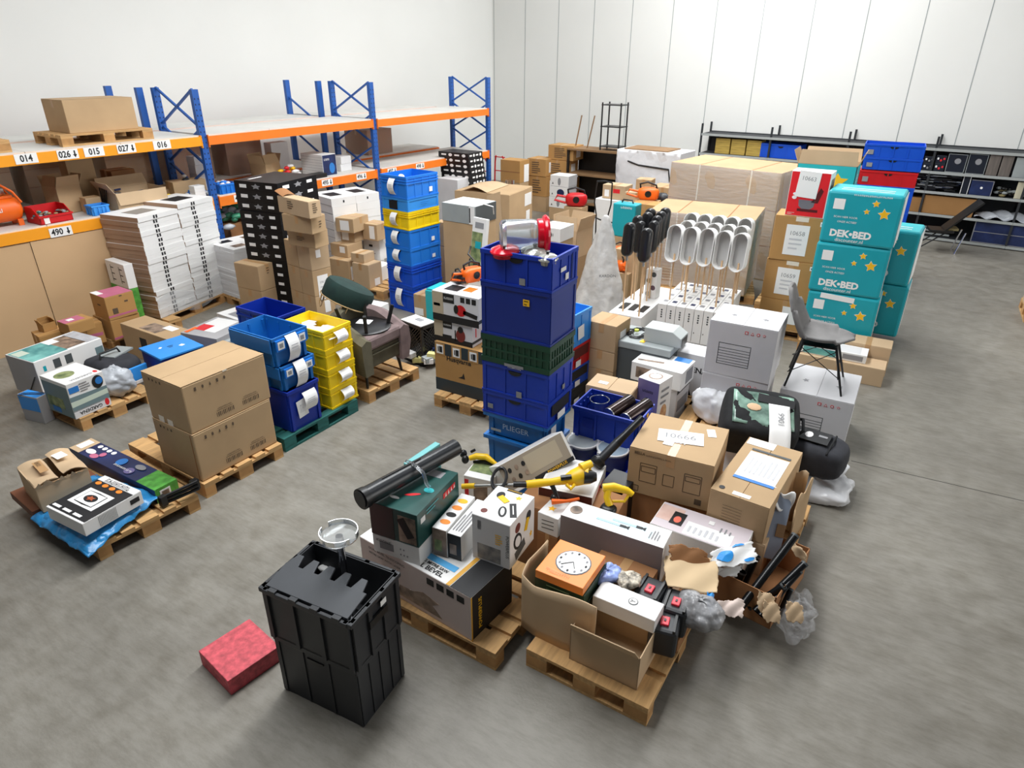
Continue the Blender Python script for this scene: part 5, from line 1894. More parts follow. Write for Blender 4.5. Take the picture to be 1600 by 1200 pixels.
# --- teal bedding boxes
qt = P(1355, 548, PZ)
RT_A = RZ0 + math.radians(4)
zz = [PZ, .80, 1.41, 2.02]
TD = .80
pallet(Fr(qt.x - .4, qt.y + .55, 0, 0.0, .8, 1.2, .144), 'wooden pallet under the teal bedding boxes', along='d')
def tealbox(x, y, z0, h, rz, lab, w=.56, d=TD, lettering=True, lean=0.0):
    F = Fr(x, y, z0, rz, w, d, h)
    t = T(F, 'bedding_box', lab, 'box', 'teal bedding boxes')
    b = MB()
    b.box((0, 0, h / 2), (w, d, h))
    b.build('body', TEAL, t.root, bevel=.03)
    dec(t, 'T', .5, .5, .9, .94, TEALD, 'lid_panel')
    for k in range(2):
        dec(t, 'T', .25 + .2 * k, .5, .05, .7, WCARD, 'lid_print', lift=.003)
    if lettering:
        for (u_, v_, s) in ((.66, .82, .1), (.56, .66, .08), (.79, .64, .155)):
            dec(t, 'L', u_, v_, s * 1.12 * d, s * 1.12 * d, PAPER, 'star_border', shape='star', rot=.15, absolute=True, lift=.001)
            dec(t, 'L', u_, v_, s * d, s * d, GOLDY, 'star', shape='star', rot=.15, absolute=True, lift=.003)
        dec(t, 'L', .18, .76, .15 * d, .15 * d, PAPER, 'blank_sticker', absolute=True, lift=.002)
        txt(t, 'L', .3, .52, 'SCAN HIER VOOR', PAPER, width=.32)
        txt(t, 'L', .33, .43, 'ONZE ACTIES!', PAPER, width=.26)
        txt(t, 'L', .41, .2, 'DEK\u2022BED', PAPER, width=.56, bold=2, sy=1.0)
        txt(t, 'L', .41, .08, 'discounter.nl', PAPER, width=.38)
    MB().box((0, -d / 2 - .004, h * .5), (w * .9, .006, h * .9)).build('side_seam', WCARD, t.root)
    return t
xy = (qt.x - .40, qt.y + .28)
t = tealbox(xy[0] - .0, xy[1], zz[0], zz[1] - zz[0] - .002, math.radians(90), 'teal bedding box at the bottom of the right-hand stack')
dec(t, 'L', .42, .93, .48, .1, PAPER, 'packing_slip', rot=-.05, lift=.004)
def film(F):
    pass
tealbox(xy[0] - .02, xy[1], zz[1], zz[2] - zz[1] - .002, math.radians(90.5), 'teal bedding box in the middle of the right-hand stack')
t = tealbox(xy[0] + .0, xy[1], zz[2], zz[3] - zz[2], math.radians(88), 'teal bedding box topping the right-hand stack with a creased lid')
scrib(t, 'L', .6, .95, .5, .03, PAPER, n=20)
tealbox(xy[0] + .3, xy[1] + .66, PZ, .68, math.radians(88), 'teal bedding box low behind the right-hand stack', d=.78)
t = tealbox(xy[0] + .28, xy[1] + .66, PZ + .682, .68, math.radians(86), 'teal bedding box peeping out behind the middle of the stack', d=.78)
# open teal box behind, standing high
F = Fr(xy[0] - .62, xy[1] + 1.35, PZ + .6, math.radians(90), .5, .62, 1.25)
t = openbox(Fr(F.x, F.y, 1.66, F.rz, .5, .74, .46), 'open teal and brown bedding box with a big yellow star behind the red mixer box', KRAFT2, 'open_bedding_box', flaps=(20, 25, 25, -4), fl=.18)
dec(t, 'L', .5, .5, .98, .98, TEALD, 'teal_print', lift=.001); dec(t, 'L', .72, .55, .38, .38 * .64 / .5, GOLDY, 'star', shape='star', lift=.003, rot=.1)
scrib(t, 'L', .25, .75, .4, .07, PAPER, n=9); scrib(t, 'L', .25, .63, .44, .07, PAPER, n=10)
dec(t, 'R', .5, .5, .98, .98, TEALD, 'teal_print', lift=.001); txt(t, 'R', .5, .6, 'EB', PAPER, width=.3, lift=.004)
for k in range(2):
    tealbox(F.x, F.y, PZ + k * .757, .756, F.rz, 'teal bedding box %s under the open teal box' % ('at the foot', 'in the middle')[k], .5, .74, False)
pallet(Fr(F.x, F.y, 0, F.rz, .8, 1.2, .144), 'wooden pallet under the open teal box', along='d')
# --- ochre cartons with slips, and the red mixer box
qb = P(1257, 520, PZ)
zs = [PZ, zat(1261, 475, qb), zat(1273, 413, qb), zat(1290, 343, qb)]
pallet(Fr(qb.x - .33, qb.y + .3, 0, math.radians(90), .6, .8, .144), 'small pallet under the ochre cartons', along='d')
num = ['', '10659', '10658']
for k in range(3):
    F = Fr(qb.x - .31, qb.y + .22, zs[k], math.radians(90 + (1, -2, 2)[k]), .44, .62, zs[k + 1] - zs[k] - .002)
    t = carton(F, ('ochre carton at the foot of the slip-labelled stack', 'ochre carton with the slip 10659', 'ochre carton with the slip 10658 under the red mixer box')[k], KRAFT3, 'ochre_carton')
    if k:
        slip(t, 'L', .47, .48, .44, .68, num[k])
        dec(t, 'L', .52, .95, .24, .1, TAPEW, 'tape_patch')
        dec(t, 'L', .9, .88, .07, .1, PAPER, 'round_mark', lift=.001); dec(t, 'L', .9, .88, .04, .06, INK, 'round_mark', shape='star', lift=.003)
    else:
        slip(t, 'L', .62, .5, .3, .6)
F = Fr(qb.x - .28, qb.y + .17, zs[3], math.radians(88), .3, .46, 0)
zt = zat(1295, 272, P(1277.5, 343, zs[3]))
F.h = zt - zs[3]
t = pbox(F, 'red and white hand mixer box with the slip 10663', WCARD, 'mixer_box')
dec(t, 'L', .49, .5, .96, .97, mat('bright_red_print', '#e01e26', .4), 'red_print')
dec(t, 'L', .5, .28, .42, .2, STEEL, 'mixer_bowl', shape=[(-1, 1), (-.9, -.4), (-.5, -1), (.5, -1), (.9, -.4), (1, 1)], lift=.002)
dec(t, 'L', .74, .5, .26, .34, mat('dark_red', '#5a0a10', .5), 'mixer_head', shape=[(-1, -1), (.3, -1), (1, .6), (.4, 1)], lift=.002)
dec(t, 'L', .55, .15, .52, .06, mat('dark_red', '#5a0a10', .5), 'mixer_base', lift=.002); dec(t, 'L', .17, .42, .12, .08, PAPER, 'price_flash', shape='disc', lift=.002); dec(t, 'L', .17, .5, .1, .06, PAPER, 'price_flash', shape='disc', lift=.002)
slip(t, 'L', .46, .72, .54, .58, '10663', rot=-.06, lift=.006)
dec(t, 'R', .5, .6, .8, .5, PHOTO, 'print_photo')
lines(t, 'L', .15, .06, .2, .03, 2, PAPER)
# --- big strapped cartons
pallet(Fr(*(P(1013, 329, 1.3) + Vector((.8, .6, 0))).to_tuple()[:2], 0, math.radians(104), 1.1, 1.6, .144), 'wide pallet under the front strapped carton', along='d', boards=9)
Fq = fit((1181, 344), (1013, 329), (1201, 324), PZ, h=1.3 - PZ)
def strapped(F, lab, film=True):
    t = carton(F, lab, KRAFT, 'strapped_carton', tape=None, flaps=False)
    for v in (.25, .72):
        dec(t, 'L', 1 - v, .5, .012, 1, TAPEW, 'strap'); dec(t, 'T', .5, v, 1, .012, KDARK, 'strap')
    for z in (.33, .66):
        dec(t, 'L', .5, z, 1, .008, KDARK, 'joint', lift=.0005); dec(t, 'R', .5, z, 1, .008, KDARK, 'joint', lift=.0005)
    if film:
        def fn(a, b_):
            return (-F.w / 2 - .006 - .006 * math.sin(17 * a + 5 * b_) * math.sin(9 * b_), F.d / 2 - a * F.d, .02 + b_ * (F.h - .02))
        MB().sheet(fn, 24, 10, .002).build('film', WRAP, t.root, smooth='all')
        def fn2(a, b_):
            return (-F.w / 2 + a * F.w, -F.d / 2 - .008 - .008 * math.sin(15 * a + 4 * b_), .02 + b_ * (F.h - .02))
        MB().sheet(fn2, 16, 10, .002).build('film', WRAP, t.root, smooth='all')
    return t
t = strapped(Fq, 'wide film-wrapped carton on a pallet behind the white pole heads')
b = MB()
for k in range(24):
    b.box((-Fq.w / 2 - .002, Fq.d * .3, .1 + k * Fq.h / 26), (.003, Fq.d * .36, .005))
b.build('sheet_edges', KDARK, t.root)
Fq = fit((1222, 271), (1064, 250), (1239, 255), 0, h=1.76)
strapped(Fq, 'tall film-wrapped strapped carton load at the back, beside the red mixer box')
# white film-wrapped block further back
F = fit((1054, 244), (974, 240), (1076, 233), 0, h=1.95)
F = Fr(-4.9, 14.7, 0, math.radians(84), .8, 1.45, 1.62)
t = T(F, 'wrapped_block', 'block of white sheets wrapped in film standing at the back wall', 'wrapped load')
for k in range(3):
    MB().box((0, (-1) ** k * .006, F.h * (k + .5) / 3), (F.w, F.d, F.h / 3 - .004)).build('sheet_layer', WCARD2, t.root, bevel=.01)
def fn(a, b_):
    return (-F.w / 2 - .01 - .012 * math.sin(9 * b_ + 4 * a), F.d / 2 - a * F.d, .02 + b_ * (F.h - .02))
crumple(MB().sheet(fn, 14, 24, .002).build('film', WRAPW, t.root, smooth='all'), .03, .3, 0)
MB().tube([(-F.w / 2 - .02, .45, F.h * .86), (-F.w / 2 - .02, .2, F.h * .82), (-F.w / 2 - .02, -.5, F.h * .8), (-F.w / 2 - .02, -.55, F.h * .65)], .018, 6).build('black_strap', BLACKP, t.root)
MB().box((0, .1, F.h + .01), (F.w * .8, F.d * .7, .02)).build('top_board', BROWNW, t.root)

# --- white boxes of the pole lamps, and poles
pallet(fp(1092, 655, .8, 1.2, None, 4), 'slatted pallet between the white boxes and the kettle boxes', along='d')
ZB = .62
A0, B0 = P(1028, 474, ZB), P(1130, 491, ZB)
dirn = (B0 - A0)
n = 7
rzb = math.atan2(dirn.y, dirn.x) + math.pi / 2
ww = dirn.length / n
for r in range(4):
    for k in range(n):
        c = A0 + dirn * ((k + .5) / n) + Matrix.Rotation(rzb, 3, 'Z') @ Vector((.13 + r * .265, 0, 0))
        F = Fr(c.x, c.y, .18, rzb, .255, ww - .006, ZB - .18)
        t = pbox(F, 'narrow white lamp box, %s along in the %s row of the block under the poles' % ('first' if k == 0 else ORD[k], ('front', 'second', 'third', 'back')[r]), WCARD, 'lamp_box', 'box', 'white lamp boxes under the poles', bev=0)
        dec(t, 'T', .6, .5, .3, .5, NAVYPR if k % 2 else PAPERG, 'print_patch')
        if r == 0:
            for j in range(4):
                dec(t, 'L', .5, .62 + j * .07, .2, .05, DGREYM, 'print_mark', shape='disc')
            dec(t, 'L', .2, .3, .1, .04, INK, 'print_mark', shape='disc')
c = A0 + dirn * .5 + Matrix.Rotation(rzb, 3, 'Z') @ Vector((.55, 0, 0))
pbox(Fr(c.x, c.y, 0, rzb, 1.05, dirn.length, .178), 'low white base carton under the lamp boxes', WCARD2, 'base_carton', bev=0)
PW = mat('white_lamp_shell', '#f0efed', .35)
PWI = mat('grey_lamp_inner', '#bcbbb9', .6)
PBK = mat('black_lamp_shell', '#1c1c1e', .3)
def polelamp(base, zh, label, group, white, hh=.46, hw=.18, turn=0.0):
    t = thing('pole_lamp', label, 'lamp', base, RZ0 - math.pi / 2 + math.radians(turn), group)
    H_ = zh - base.z
    MB().tube([(0, 0, 0), (0, 0, H_ - hh * .3)], .011, 8).build('stick', STICK, t, smooth=True)
    prof = []
    r = hw / 2
    for k in range(9):
        a = math.pi * k / 8
        prof.append((r * math.cos(a), hh / 2 - r + r * math.sin(a)))
    for k in range(9):
        a = math.pi + math.pi * k / 8
        prof.append((r * math.cos(a), -hh / 2 + r + r * math.sin(a)))
    n = len(prof)
    M = Matrix.Translation((0, 0, H_)) @ Matrix.Rotation(math.radians(-6), 4, 'X') @ Matrix.Rotation(math.pi / 2, 4, 'X')
    if white:
        dp = .1
        b = MB()
        inn = [(x * .92, y * .965) for x, y in prof]
        vs = [(x, y, dp) for x, y in prof] + [(x * .97, y * .97, -dp * .6) for x, y in prof] + [(x, y, dp) for x, y in inn] + [(x * .95, y * .97, -dp * .3) for x, y in inn]
        fs = []
        for k in range(n):
            l = (k + 1) % n
            fs += [(k, n + k, n + l, l), (k, l, 2 * n + l, 2 * n + k), (2 * n + k, 2 * n + l, 3 * n + l, 3 * n + k)]
        fs.append(tuple(n + k for k in range(n))[::-1])
        b.add(vs, fs, M=M)
        b.build('shell', PW, t, smooth=True)
        b = MB()
        b.add([(x * .95, y * .97, -dp * .29) for x, y in inn], [tuple(range(n))], M=M)
        b.build('inner_panel', PWI, t)
    else:
        b = MB()
        rings = []
        for s, z in ((.7, .06), (.92, .045), (1, .015), (1, -.015), (.92, -.045), (.7, -.06)):
            rings.append([(x * s, y - math.copysign((1 - s) * r, y), z) for x, y in prof])
        vs = [p for R in rings for p in R]
        fs = [tuple(range(n))]
        for i in range(5):
            for k in range(n):
                l = (k + 1) % n
                fs.append((i * n + k, (i + 1) * n + k, (i + 1) * n + l, i * n + l))
        fs.append(tuple(5 * n + k for k in range(n))[::-1])
        b.add(vs, fs, M=M)
        b.build('shell', PBK, t, smooth=True)
        MB().lathe([(.02, -.02), (.016, 0), (.016, .05)], 10, (0, 0, H_ - hh * .5 - .03)).build('collar', STEEL, t, smooth=True)
    return t
for i, (hu, hv, bu) in enumerate(((1047, 379, 1046), (1070, 383, 1069), (1095, 385, 1094), (1119, 389, 1118), (1146, 393, 1143))):
    b0 = P(bu, 468 + (bu - 1046) * .16, ZB)
    polelamp(b0, zat(hu, hv, b0), 'white oblong lamp head on a pole, %s in the front row' % ('nearest the black heads', 'second from the black heads', 'in the middle', 'second from the strapped cartons', 'nearest the ochre cartons')[i], 'white pole lamps', True)
for r in (1, 2):
    for k in range(5):
        b0 = P(1058 + k * 20 + r * 6, 462 - r * 9 + k * 3.6, ZB)
        polelamp(b0, zat(1066 + k * 23.5 + r * 12, 384 - r * 12 + k * 2.6, b0), 'white oblong lamp head on a pole, %s along in the %s row' % ('first' if k == 0 else ORD[k], ('second', 'third')[r - 1]), 'white pole lamps', True)
for i, (hu, hv, bu, bv) in enumerate(((978, 374, 973, 486), (1001, 383, 998, 494), (994, 370, 990, 468), (998, 362, 986, 466), (1004, 356, 1000, 462), (1009, 350, 1004, 458), (1020, 370, 1010, 470), (1024, 362, 1014, 466), (1028, 355, 1020, 462), (1033, 349, 1026, 458))):
    b0 = P(bu, bv, .45)
    polelamp(b0, zat(hu, hv, b0), ('black oblong lamp head standing apart at the near end', 'black oblong lamp head nearest the camera')[i] if i < 2 else 'black oblong lamp head, %s from the front in the %s file of poles' % (('first', 'second', 'third', 'fourth')[(i - 2) % 4], ('near', 'far')[i > 5]), 'black pole lamps', False, .42, .14)
# white base tray and patterned cylinder among the sticks
bx = [P(u_, v_, .45) for u_, v_ in ((973, 486), (998, 494), (990, 468), (986, 466), (1000, 462), (1004, 458), (1010, 470), (1014, 466), (1020, 462), (1026, 458))]
xa, xb, ya, yb = min(p.x for p in bx) - .05, max(p.x for p in bx) + .05, min(p.y for p in bx) - .05, max(p.y for p in bx) + .3
F = Fr((xa + xb) / 2, (ya + yb) / 2, 0, math.pi / 2, yb - ya, xb - xa, .4485)
t = pbox(F, 'long white carton at the feet of the black pole lamps', WCARD, 'pole_carton')
for k in range(3):
    dec(t, 'T', .25, .2 + .3 * k, .2, .2, BLACKC, 'print_patch')
c = P(990, 475, .5)
t = thing('patterned_box', 'tall white box with round mauve pictures among the sticks', 'box', (F.x + .05, F.y + .2, .449), RZ0)
MB().box((0, 0, .2), (.16, .16, .4)).build('body', WCARD, t, bevel=.004)
cc = _X(); cc.root = t; cc.w, cc.d, cc.h = .16, .16, .4
for k, m in enumerate((GREYM, mat('mauve_print', '#5e4450', .5), mat('khaki', '#8a7d55', .7), DGREYM)):
    dec(cc, 'L', .3 + .4 * (k % 2), .15 + k * .23, .07, .07, m, 'print_dot', shape='disc', absolute=True)
c = P(965, 450, .4)
carton(Fr(c.x - .1, c.y + .75, 0, RZ0, .3, .4, .8), 'carton with a white label behind the black pole lamps', KRAFT)

# --- grey machine with coiled cable
F = fit((1046, 551), (962, 527), (1060, 520), 0, h=.72)
F.w = .5
t = T(F, 'office_machine', 'grey floor-standing machine with a slanted control panel and a coiled cable on top', 'machine')
w, d, h = F.w, F.d, F.h
MB().box((0, 0, (h - .08) / 2), (w - .02, d - .02, h - .08)).build('cabinet', DGREYM, t.root, bevel=.006)
MB().box((0, 0, h - .04), (w, d, .08)).build('top_housing', GREYM, t.root, bevel=.012)
b = MB()
b.prism([(-.2, 0), (.2, 0), (.2, .1), (.1, .16), (-.2, .16)], -.12, .12, M=Matrix.Translation((-.02, -d / 2 + .14, h)) @ Matrix(((0, 0, 1, 0), (-1, 0, 0, 0), (0, 1, 0, 0), (0, 0, 0, 1))))
b.build('control_panel', mat('light_grey_housing', '#b7bcba', .5), t.root, bevel=.006)
MB().box((-.02, -d / 2 - .062, h + .045), (.16, .006, .09)).build('display', BLACKP, t.root)
pts = []
rnd = random.Random(4)
for k in range(90):
    a = k * .45
    pts.append((.02 + .14 * math.cos(a) + rnd.uniform(-.02, .02), .14 + (.09 + .03 * math.sin(k * .2)) * math.sin(a) + rnd.uniform(-.02, .02), h + .012 + .012 * (k % 5) / 5))
MB().tube(pts, .006, 5).build('cable', BLACKP, t.root, smooth=True)
MB().box((-.15, .02, h + .003), (.08, .05, .003)).build('yellow_note', GOLDY, t.root)
MB().lathe([(.001, 0), (.025, 0), (.025, .02), (.001, .022)], 12, (0.02, .16, h + .03)).build('cable_tag', mat('lime', '#c9d84a', .5), t.root)
# grey box with lettering behind it
F = fit((1112, 560), (1046, 545), (1122, 545), 0, h=.62)
t = pbox(F, 'grey carton with black lettering behind the machine', WCARD2, 'grey_carton')
txt(t, 'L', .5, .72, 'GARDENA', INK, width=.9, bold=True); dec(t, 'L', .55, .3, .1, .2, INK, 'print_mark', rot=.4); dec(t, 'L', .5, .05, 1, .1, INK, 'dark_band')
# --- white big cartons
z0 = .64
F = fit((1217, 518), (1110, 499), (1232, 490), z0, bb=(1204, 602))
F.w = max(F.w, .5)
GW = mat('dull_white_card', '#cfced0', .6, var=.05, scale=2)
def bigwhite(F, lab, slit=True):
    t = carton(F, lab, GW, 'white_carton', tape=None, seam=.006)
    for v in (.25, .72):
        dec(t, 'T', .45, v, .12, .1, PAPERG, 'faint_mark', shape='star')
    b = MB()
    f = Face(t, 'L')
    M = f.M(.42, .42, 0, .001)
    s0, s1 = .15, .11
    for (x0, y0, x1, y1) in ((-s0, -s1, s0, -s1 + .006), (-s0, s1 - .006, s0, s1), (-s0, -s1, -s0 + .006, s1), (s0 - .006, -s1, s0, s1)):
        b.add([(x0, y0, 0), (x1, y0, 0), (x1, y1, 0), (x0, y1, 0)], [(0, 1, 2, 3)], M=M)
    for k in range(6):
        y = -s1 + .025 + k * .028
        b.add([(-s0, y, 0), (s0, y, 0), (s0, y + .005, 0), (-s0, y + .005, 0)], [(0, 1, 2, 3)], M=M)
    b.build('printed_table', DGREYM, t.root)
    for k, sh in enumerate(('rect', 'tri', 'disc', 'star')):
        dec(t, 'L', .56 + k * .085, .87, .05, .055, REDINK, 'handling_mark', shape=sh, lift=.001); dec(t, 'L', .56 + k * .085, .87, .03, .034, GW, 'handling_mark', shape=sh, lift=.003)
    return t
pallet(Fr(F.x, F.y, 0, F.rz, 1.1, .9, .144), 'wooden pallet under the stacked white cartons')
t = bigwhite(F, 'upper white carton of the stacked pair with a split lid')
bigwhite(Fr(F.x - .01, F.y, PZ, F.rz + .03, F.w, F.d, z0 - PZ - .001), 'lower white carton of the stacked pair behind the black bag')
F = fit((1335, 632), (1220, 606), (1345, 587), 0, h=.55)
t = bigwhite(F, 'white carton carrying the grey chair')
CB = F
# --- grey shell chair standing on the carton
ZC = F.top
def gp(u, v):
    return P(u, v, ZC)
lf = [gp(1314, 616), gp(1320, 588), gp(1236, 578), gp(1248, 600)]
cen = gp(1268, 595)
t = thing('grey_chair', 'grey suede shell chair with thin black legs standing on the white carton', 'chair', (cen.x, cen.y, ZC), math.radians(4))
t.scale = (1.2, 1.15, 1.08)
# chair space: x = forward (to the right of the view), y = its left
SHH = .43
def shell(a, b_):
    # a along the profile from seat front to top of back, b across
    if a < .55:
        q_ = a / .55
        x = .24 - .40 * q_
        z = SHH + .0 - .03 * math.sin(q_ * math.pi) + .02 * (1 - q_)
        wv = .235 - .02 * (1 - q_) ** 3 * 6
    else:
        q_ = (a - .55) / .45
        x = -.16 - .10 * q_ - .05 * math.sin(q_ * 1.57)
        z = SHH + .42 * q_ ** 1.15 - .0
        wv = .235 - .09 * q_ ** 2
    e = abs(b_ - .5) * 2
    cup = .07 * e ** 2.2 * (1 if .2 < a < .8 else .5)
    rr = 1.0
    if a < .2:
        rr = math.sqrt(max(.02, 1 - ((.2 - a) / .2) ** 2 * .8))
    if a > .9:
        rr = math.sqrt(max(.02, 1 - ((a - .9) / .1) ** 2 * .7))
    y = (b_ - .5) * 2 * wv * rr
    return (x + (cup * .5 if a > .5 else 0), y, z + cup * (1 - .6 * max(0, a - .5)))
MB().sheet(lambda a, b_: shell(a, b_), 44, 18, .022).build('seat_shell', FGREY, t, smooth='all')
for sx, sy in ((.12, .14), (.12, -.14), (-.12, .14), (-.12, -.14)):
    MB().tube([(sx, sy * .9, SHH - .02), (sx * 1.75 + .02, sy * 1.5, 0)], [.011, .008], 8).build('leg', BLACKP, t, smooth=True)
for s in (-1, 1):
    MB().tube([(.13, s * .14, SHH - .06), (-.19, s * .2, .14)], .004, 5).build('wire_brace', BLACKP, t)
    MB().tube([(-.13, s * .14, SHH - .06), (.2, s * .2, .14)], .004, 5).build('wire_brace', BLACKP, t)
for sx in (.12, -.12):
    MB().tube([(sx, .14, SHH - .06), (sx * 1.5, -.19, .14)], .004, 5).build('wire_brace', BLACKP, t)
    MB().tube([(sx, -.14, SHH - .06), (sx * 1.5, .19, .14)], .004, 5).build('wire_brace', BLACKP, t)
MB().box((0, 0, SHH - .04), (.26, .27, .012)).build('seat_plate', BLACKP, t)
# long flat cartons behind the chair
F = left(1222, 556, 0, .3, 1.15, .2, 3)
t = carton(left(1240, 578, 0, .3, .95, .22, 3), 'long low brown carton behind the chair', KRAFT2)
F = t.F
t = pbox(Fr(F.x - .1, F.y + .05, F.top + .001, F.rz, .26, .72, .1), 'long white and teal printed box on the low carton behind the chair', WCARD, 'printed_box')
dec(t, 'L', .3, .5, .5, .8, PHOTOT, 'print_photo'); dec(t, 'L', .8, .5, .3, .6, PAPERG, 'print_patch'); dec(t, 'T', .5, .5, .8, .8, WCARD2, 'print_patch')
carton(Fr(F.x + .24, F.y + .34, 0, F.rz, .3, .5, .36), 'short brown carton in front of the teal stack', KRAFT2)
# --- kettle and iron boxes
F = fit((1066, 584), (989, 563), (1083, 563), .48, h=.14)
F.h = .2; F.z = .42
t = pbox(F, 'flat white kitchenware box with blue corner on the white pair', WCARD, 'kitchen_box')
dec(t, 'T', .3, .7, .1, .5, PHOTO, 'print_photo', rot=.2); dec(t, 'T', .85, .2, .3, .3, BLUEPR, 'print_patch'); dec(t, 'L', .25, .5, .3, .6, PHOTO, 'print_photo'); dec(t, 'R', .6, .5, .5, .7, PAPERG, 'print_photo')
KF = t.F
t = pbox(Fr(KF.x + .02, KF.y + .02, 0, KF.rz, KF.w * .95, KF.d * .8, .419), 'white and grey box under the flat kitchenware box', WCARD2, 'kitchen_box')
dec(t, 'R', .5, .5, .8, .3, PAPERG, 'print_photo'); dec(t, 'R', .5, .9, 1, .1, INK, 'dark_band')
F = fit((1031, 600), (996, 590), (1055, 588), .1, h=.56)
F.z = 0; F.h = .66
t = pbox(F, 'upright lilac and white kettle box beside the blue bin', WCARD, 'kettle_box')
dec(t, 'L', .5, .5, .98, .98, PURPR, 'lilac_print'); scrib(t, 'L', .5, .82, .5, .04, INK, n=6); dec(t, 'L', .5, .55, .5, .35, NAVYPR, 'printed_kettle', shape='disc', lift=.002); dec(t, 'L', .5, .55, .44, .3, PURPR, 'printed_kettle', shape='disc', lift=.004)
dec(t, 'T', .5, .5, .6, .6, PHOTO, 'printed_plate', shape='disc'); dec(t, 'T', .5, .5, .45, .45, PAPER, 'printed_plate', shape='disc', lift=.002)
dec(t, 'R', .5, .45, .5, .3, mat('food_print', '#b06a4a', .5, col2='#e0c08a', scale=20), 'printed_food', shape='disc'); lines(t, 'R', .5, .75, .6, .2, 3, PAPERG)
# --- bags
CL = mat('green_duvet_print', '#9dbfae', .25, col2='#2f4a40', scale=6)
c = P(1168, 694, .42)
t = thing('bedding_bag', 'black zipped bedding bag with a clear printed window and a paper slip', 'bag', (c.x, c.y + .22, .40), RZ0 - math.pi / 2 + .05)
t.rotation_euler = (math.radians(24), math.radians(4), .28)
crumple(MB().blob((0, 0, .18), (.32, .27, .2), 26, 14, 0, .02, p=.35).build('body', FBLACK, t, smooth='all'), .02, .2)
def win(a, b_):
    return ((a - .5) * .5, (b_ - .5) * .36, .372 + .012 * math.sin(a * 3.1) * math.sin(b_ * 3.1) + .004 * math.sin(a * 13 + b_ * 9))
MB().sheet(win, 14, 10, .004).build('window', CL, t, smooth='all')
MB().box((.1, .1, .392), (.3, .09, .004), -.1).build('dark_insert', BLACKC, t)
MB().blob((-.08, .0, .39), (.06, .04, .006), 10, 6).build('printed_face', mat('peach_print', '#d9b48e', .5), t)
def sl(a, b_):
    return (.12 + (a - .5) * .17 + .02 * b_, .05 - b_ * .42, .404 - .02 * b_ - .22 * max(0, b_ - .6) ** 1.4)
MB().sheet(sl, 4, 12, .0015).build('paper_slip', PAPER, t, smooth='all')
b = MB(); vs, fs, w1 = textmesh('1066', False)
b.add([(-y * .07 + .14, x * .07 - .1, .409 - .006) for x, y, z in vs], fs); b.build('slip_print', PAPERG, t)
MB().tube([(.31, -.08, .2), (.36, -.05, .24), (.36, .08, .24), (.31, .1, .2)], .014, 8).build('handle', FBLACK, t, smooth=True)
pbox(Fr(c.x, c.y + .27, 0, RZ0, .4, .5, .38), 'pale box hidden under the black bedding bag', WCARD2, 'pale_box')
c = P(1250, 738, .2)
t = thing('cushion_bag', 'rounded charcoal cushion bag with a black printed panel', 'bag', (c.x + .02, c.y + .14, .2), .1)
t.rotation_euler = (math.radians(4), 0, -.12)
crumple(MB().blob((0, 0, .15), (.32, .2, .15), 26, 14, 0, .015, p=.5).build('body', FCHAR, t, smooth='all'), .02, .15)
MB().box((-.03, .0, .318), (.36, .19, .006)).build('printed_panel', BLACKC, t)
MB().blob((-.02, .0, .322), (.035, .05, .003), 10, 5).build('panel_mark', PAPER, t)
for x in (-.13, .09):
    MB().box((x, 0.02, .3222), (.07, .03, .002)).build('panel_mark', PAPERG, t)
MB().tube([(.14, -.175, .05), (.17, -.16, .28), (.18, 0, .32), (.17, .16, .28)], .008, 6).build('strap', FBLACK, t, smooth=True)
# white film packs under the bags
for k, (u, v, z, r, lab) in enumerate(((1284, 768, .06, (.34, .26, .07), 'crumpled white film pack lying under the charcoal cushion bag'), (1285, 735, .17, (.3, .2, .05), 'white film pack just below the charcoal cushion bag'), (1130, 640, .3, (.2, .2, .18), 'white film pack beside the black bedding bag'))):
    c = P(u, v, z)
    o = crumple(MB().blob((0, 0, 0), r, 34, 16, 0, .1, seed=k + 3, p=.6, flat=-r[2] * .8).build('film_pack', WRAPW, None, smooth='all', loc=(c.x - .1, c.y + .1, z), rot=(0, 0, .5 * k)), .04, .12)
    tag(o, lab, 'film pack')
# ================================================================== the pile nearest the camera
def ZF(a, b, L):
    return CAMH * (1 - L / (P(*a, 0) - P(*b, 0)).length)

pallet(Fr(-2.15, 2.95, 0, math.radians(88), .8, 1.2, .144), 'wooden pallet under the mitre saw box', along='d')
pallet(Fr(-1.0, 3.25, 0, math.radians(88), 1.2, .8, .144), 'wooden pallet under the clock box and the torch box', along='d')
pallet(Fr(-.75, 4.55, 0, math.radians(88), 1.2, 1.2, .144), 'wooden pallet under the two large addressed cartons', along='d')
# --- mitre saw box
F = fit((745, 926), (555, 843), (800, 888), PZ, h=.5 - PZ, rz=math.radians(84))
F.w = .42
t = pbox(F, 'large white and black mitre saw box at the front', WCARD, 'saw_carton')
PINKW = mat('pinkish_white_print', '#cdbcb6', .5, var=.05, scale=3)
dec(t, 'L', .5, .5, .98, .98, PINKW, 'side_print')
txt(t, 'L', .26, .86, 'DUAL BEVEL TELESCOPING', INK, width=.34); txt(t, 'L', .24, .75, 'MITRE SAW WITH LASER', INK, width=.3)
dec(t, 'L', .55, .3, .4, .4, PHOTO, 'saw_picture', shape=[(-1, -1), (1, -1), (.6, 0), (.9, .6), (.2, 1), (-.3, .4), (-.9, .3)], lift=.002)
for k in range(4):
    dec(t, 'L', .66 + k * .085, .84, .06, .14, BLACKC, 'inset_photo', lift=.002)
dec(t, 'T', .5, .085, 1, .17, INK, 'black_print'); dec(t, 'T', .5, .19, 1, .03, mat('gold_print', '#d9a23a', .4), 'gold_band', lift=.001)
dec(t, 'T', .32, .42, .12, .38, mat('sky_print', '#58aee6', .5), 'blue_print', lift=.001)
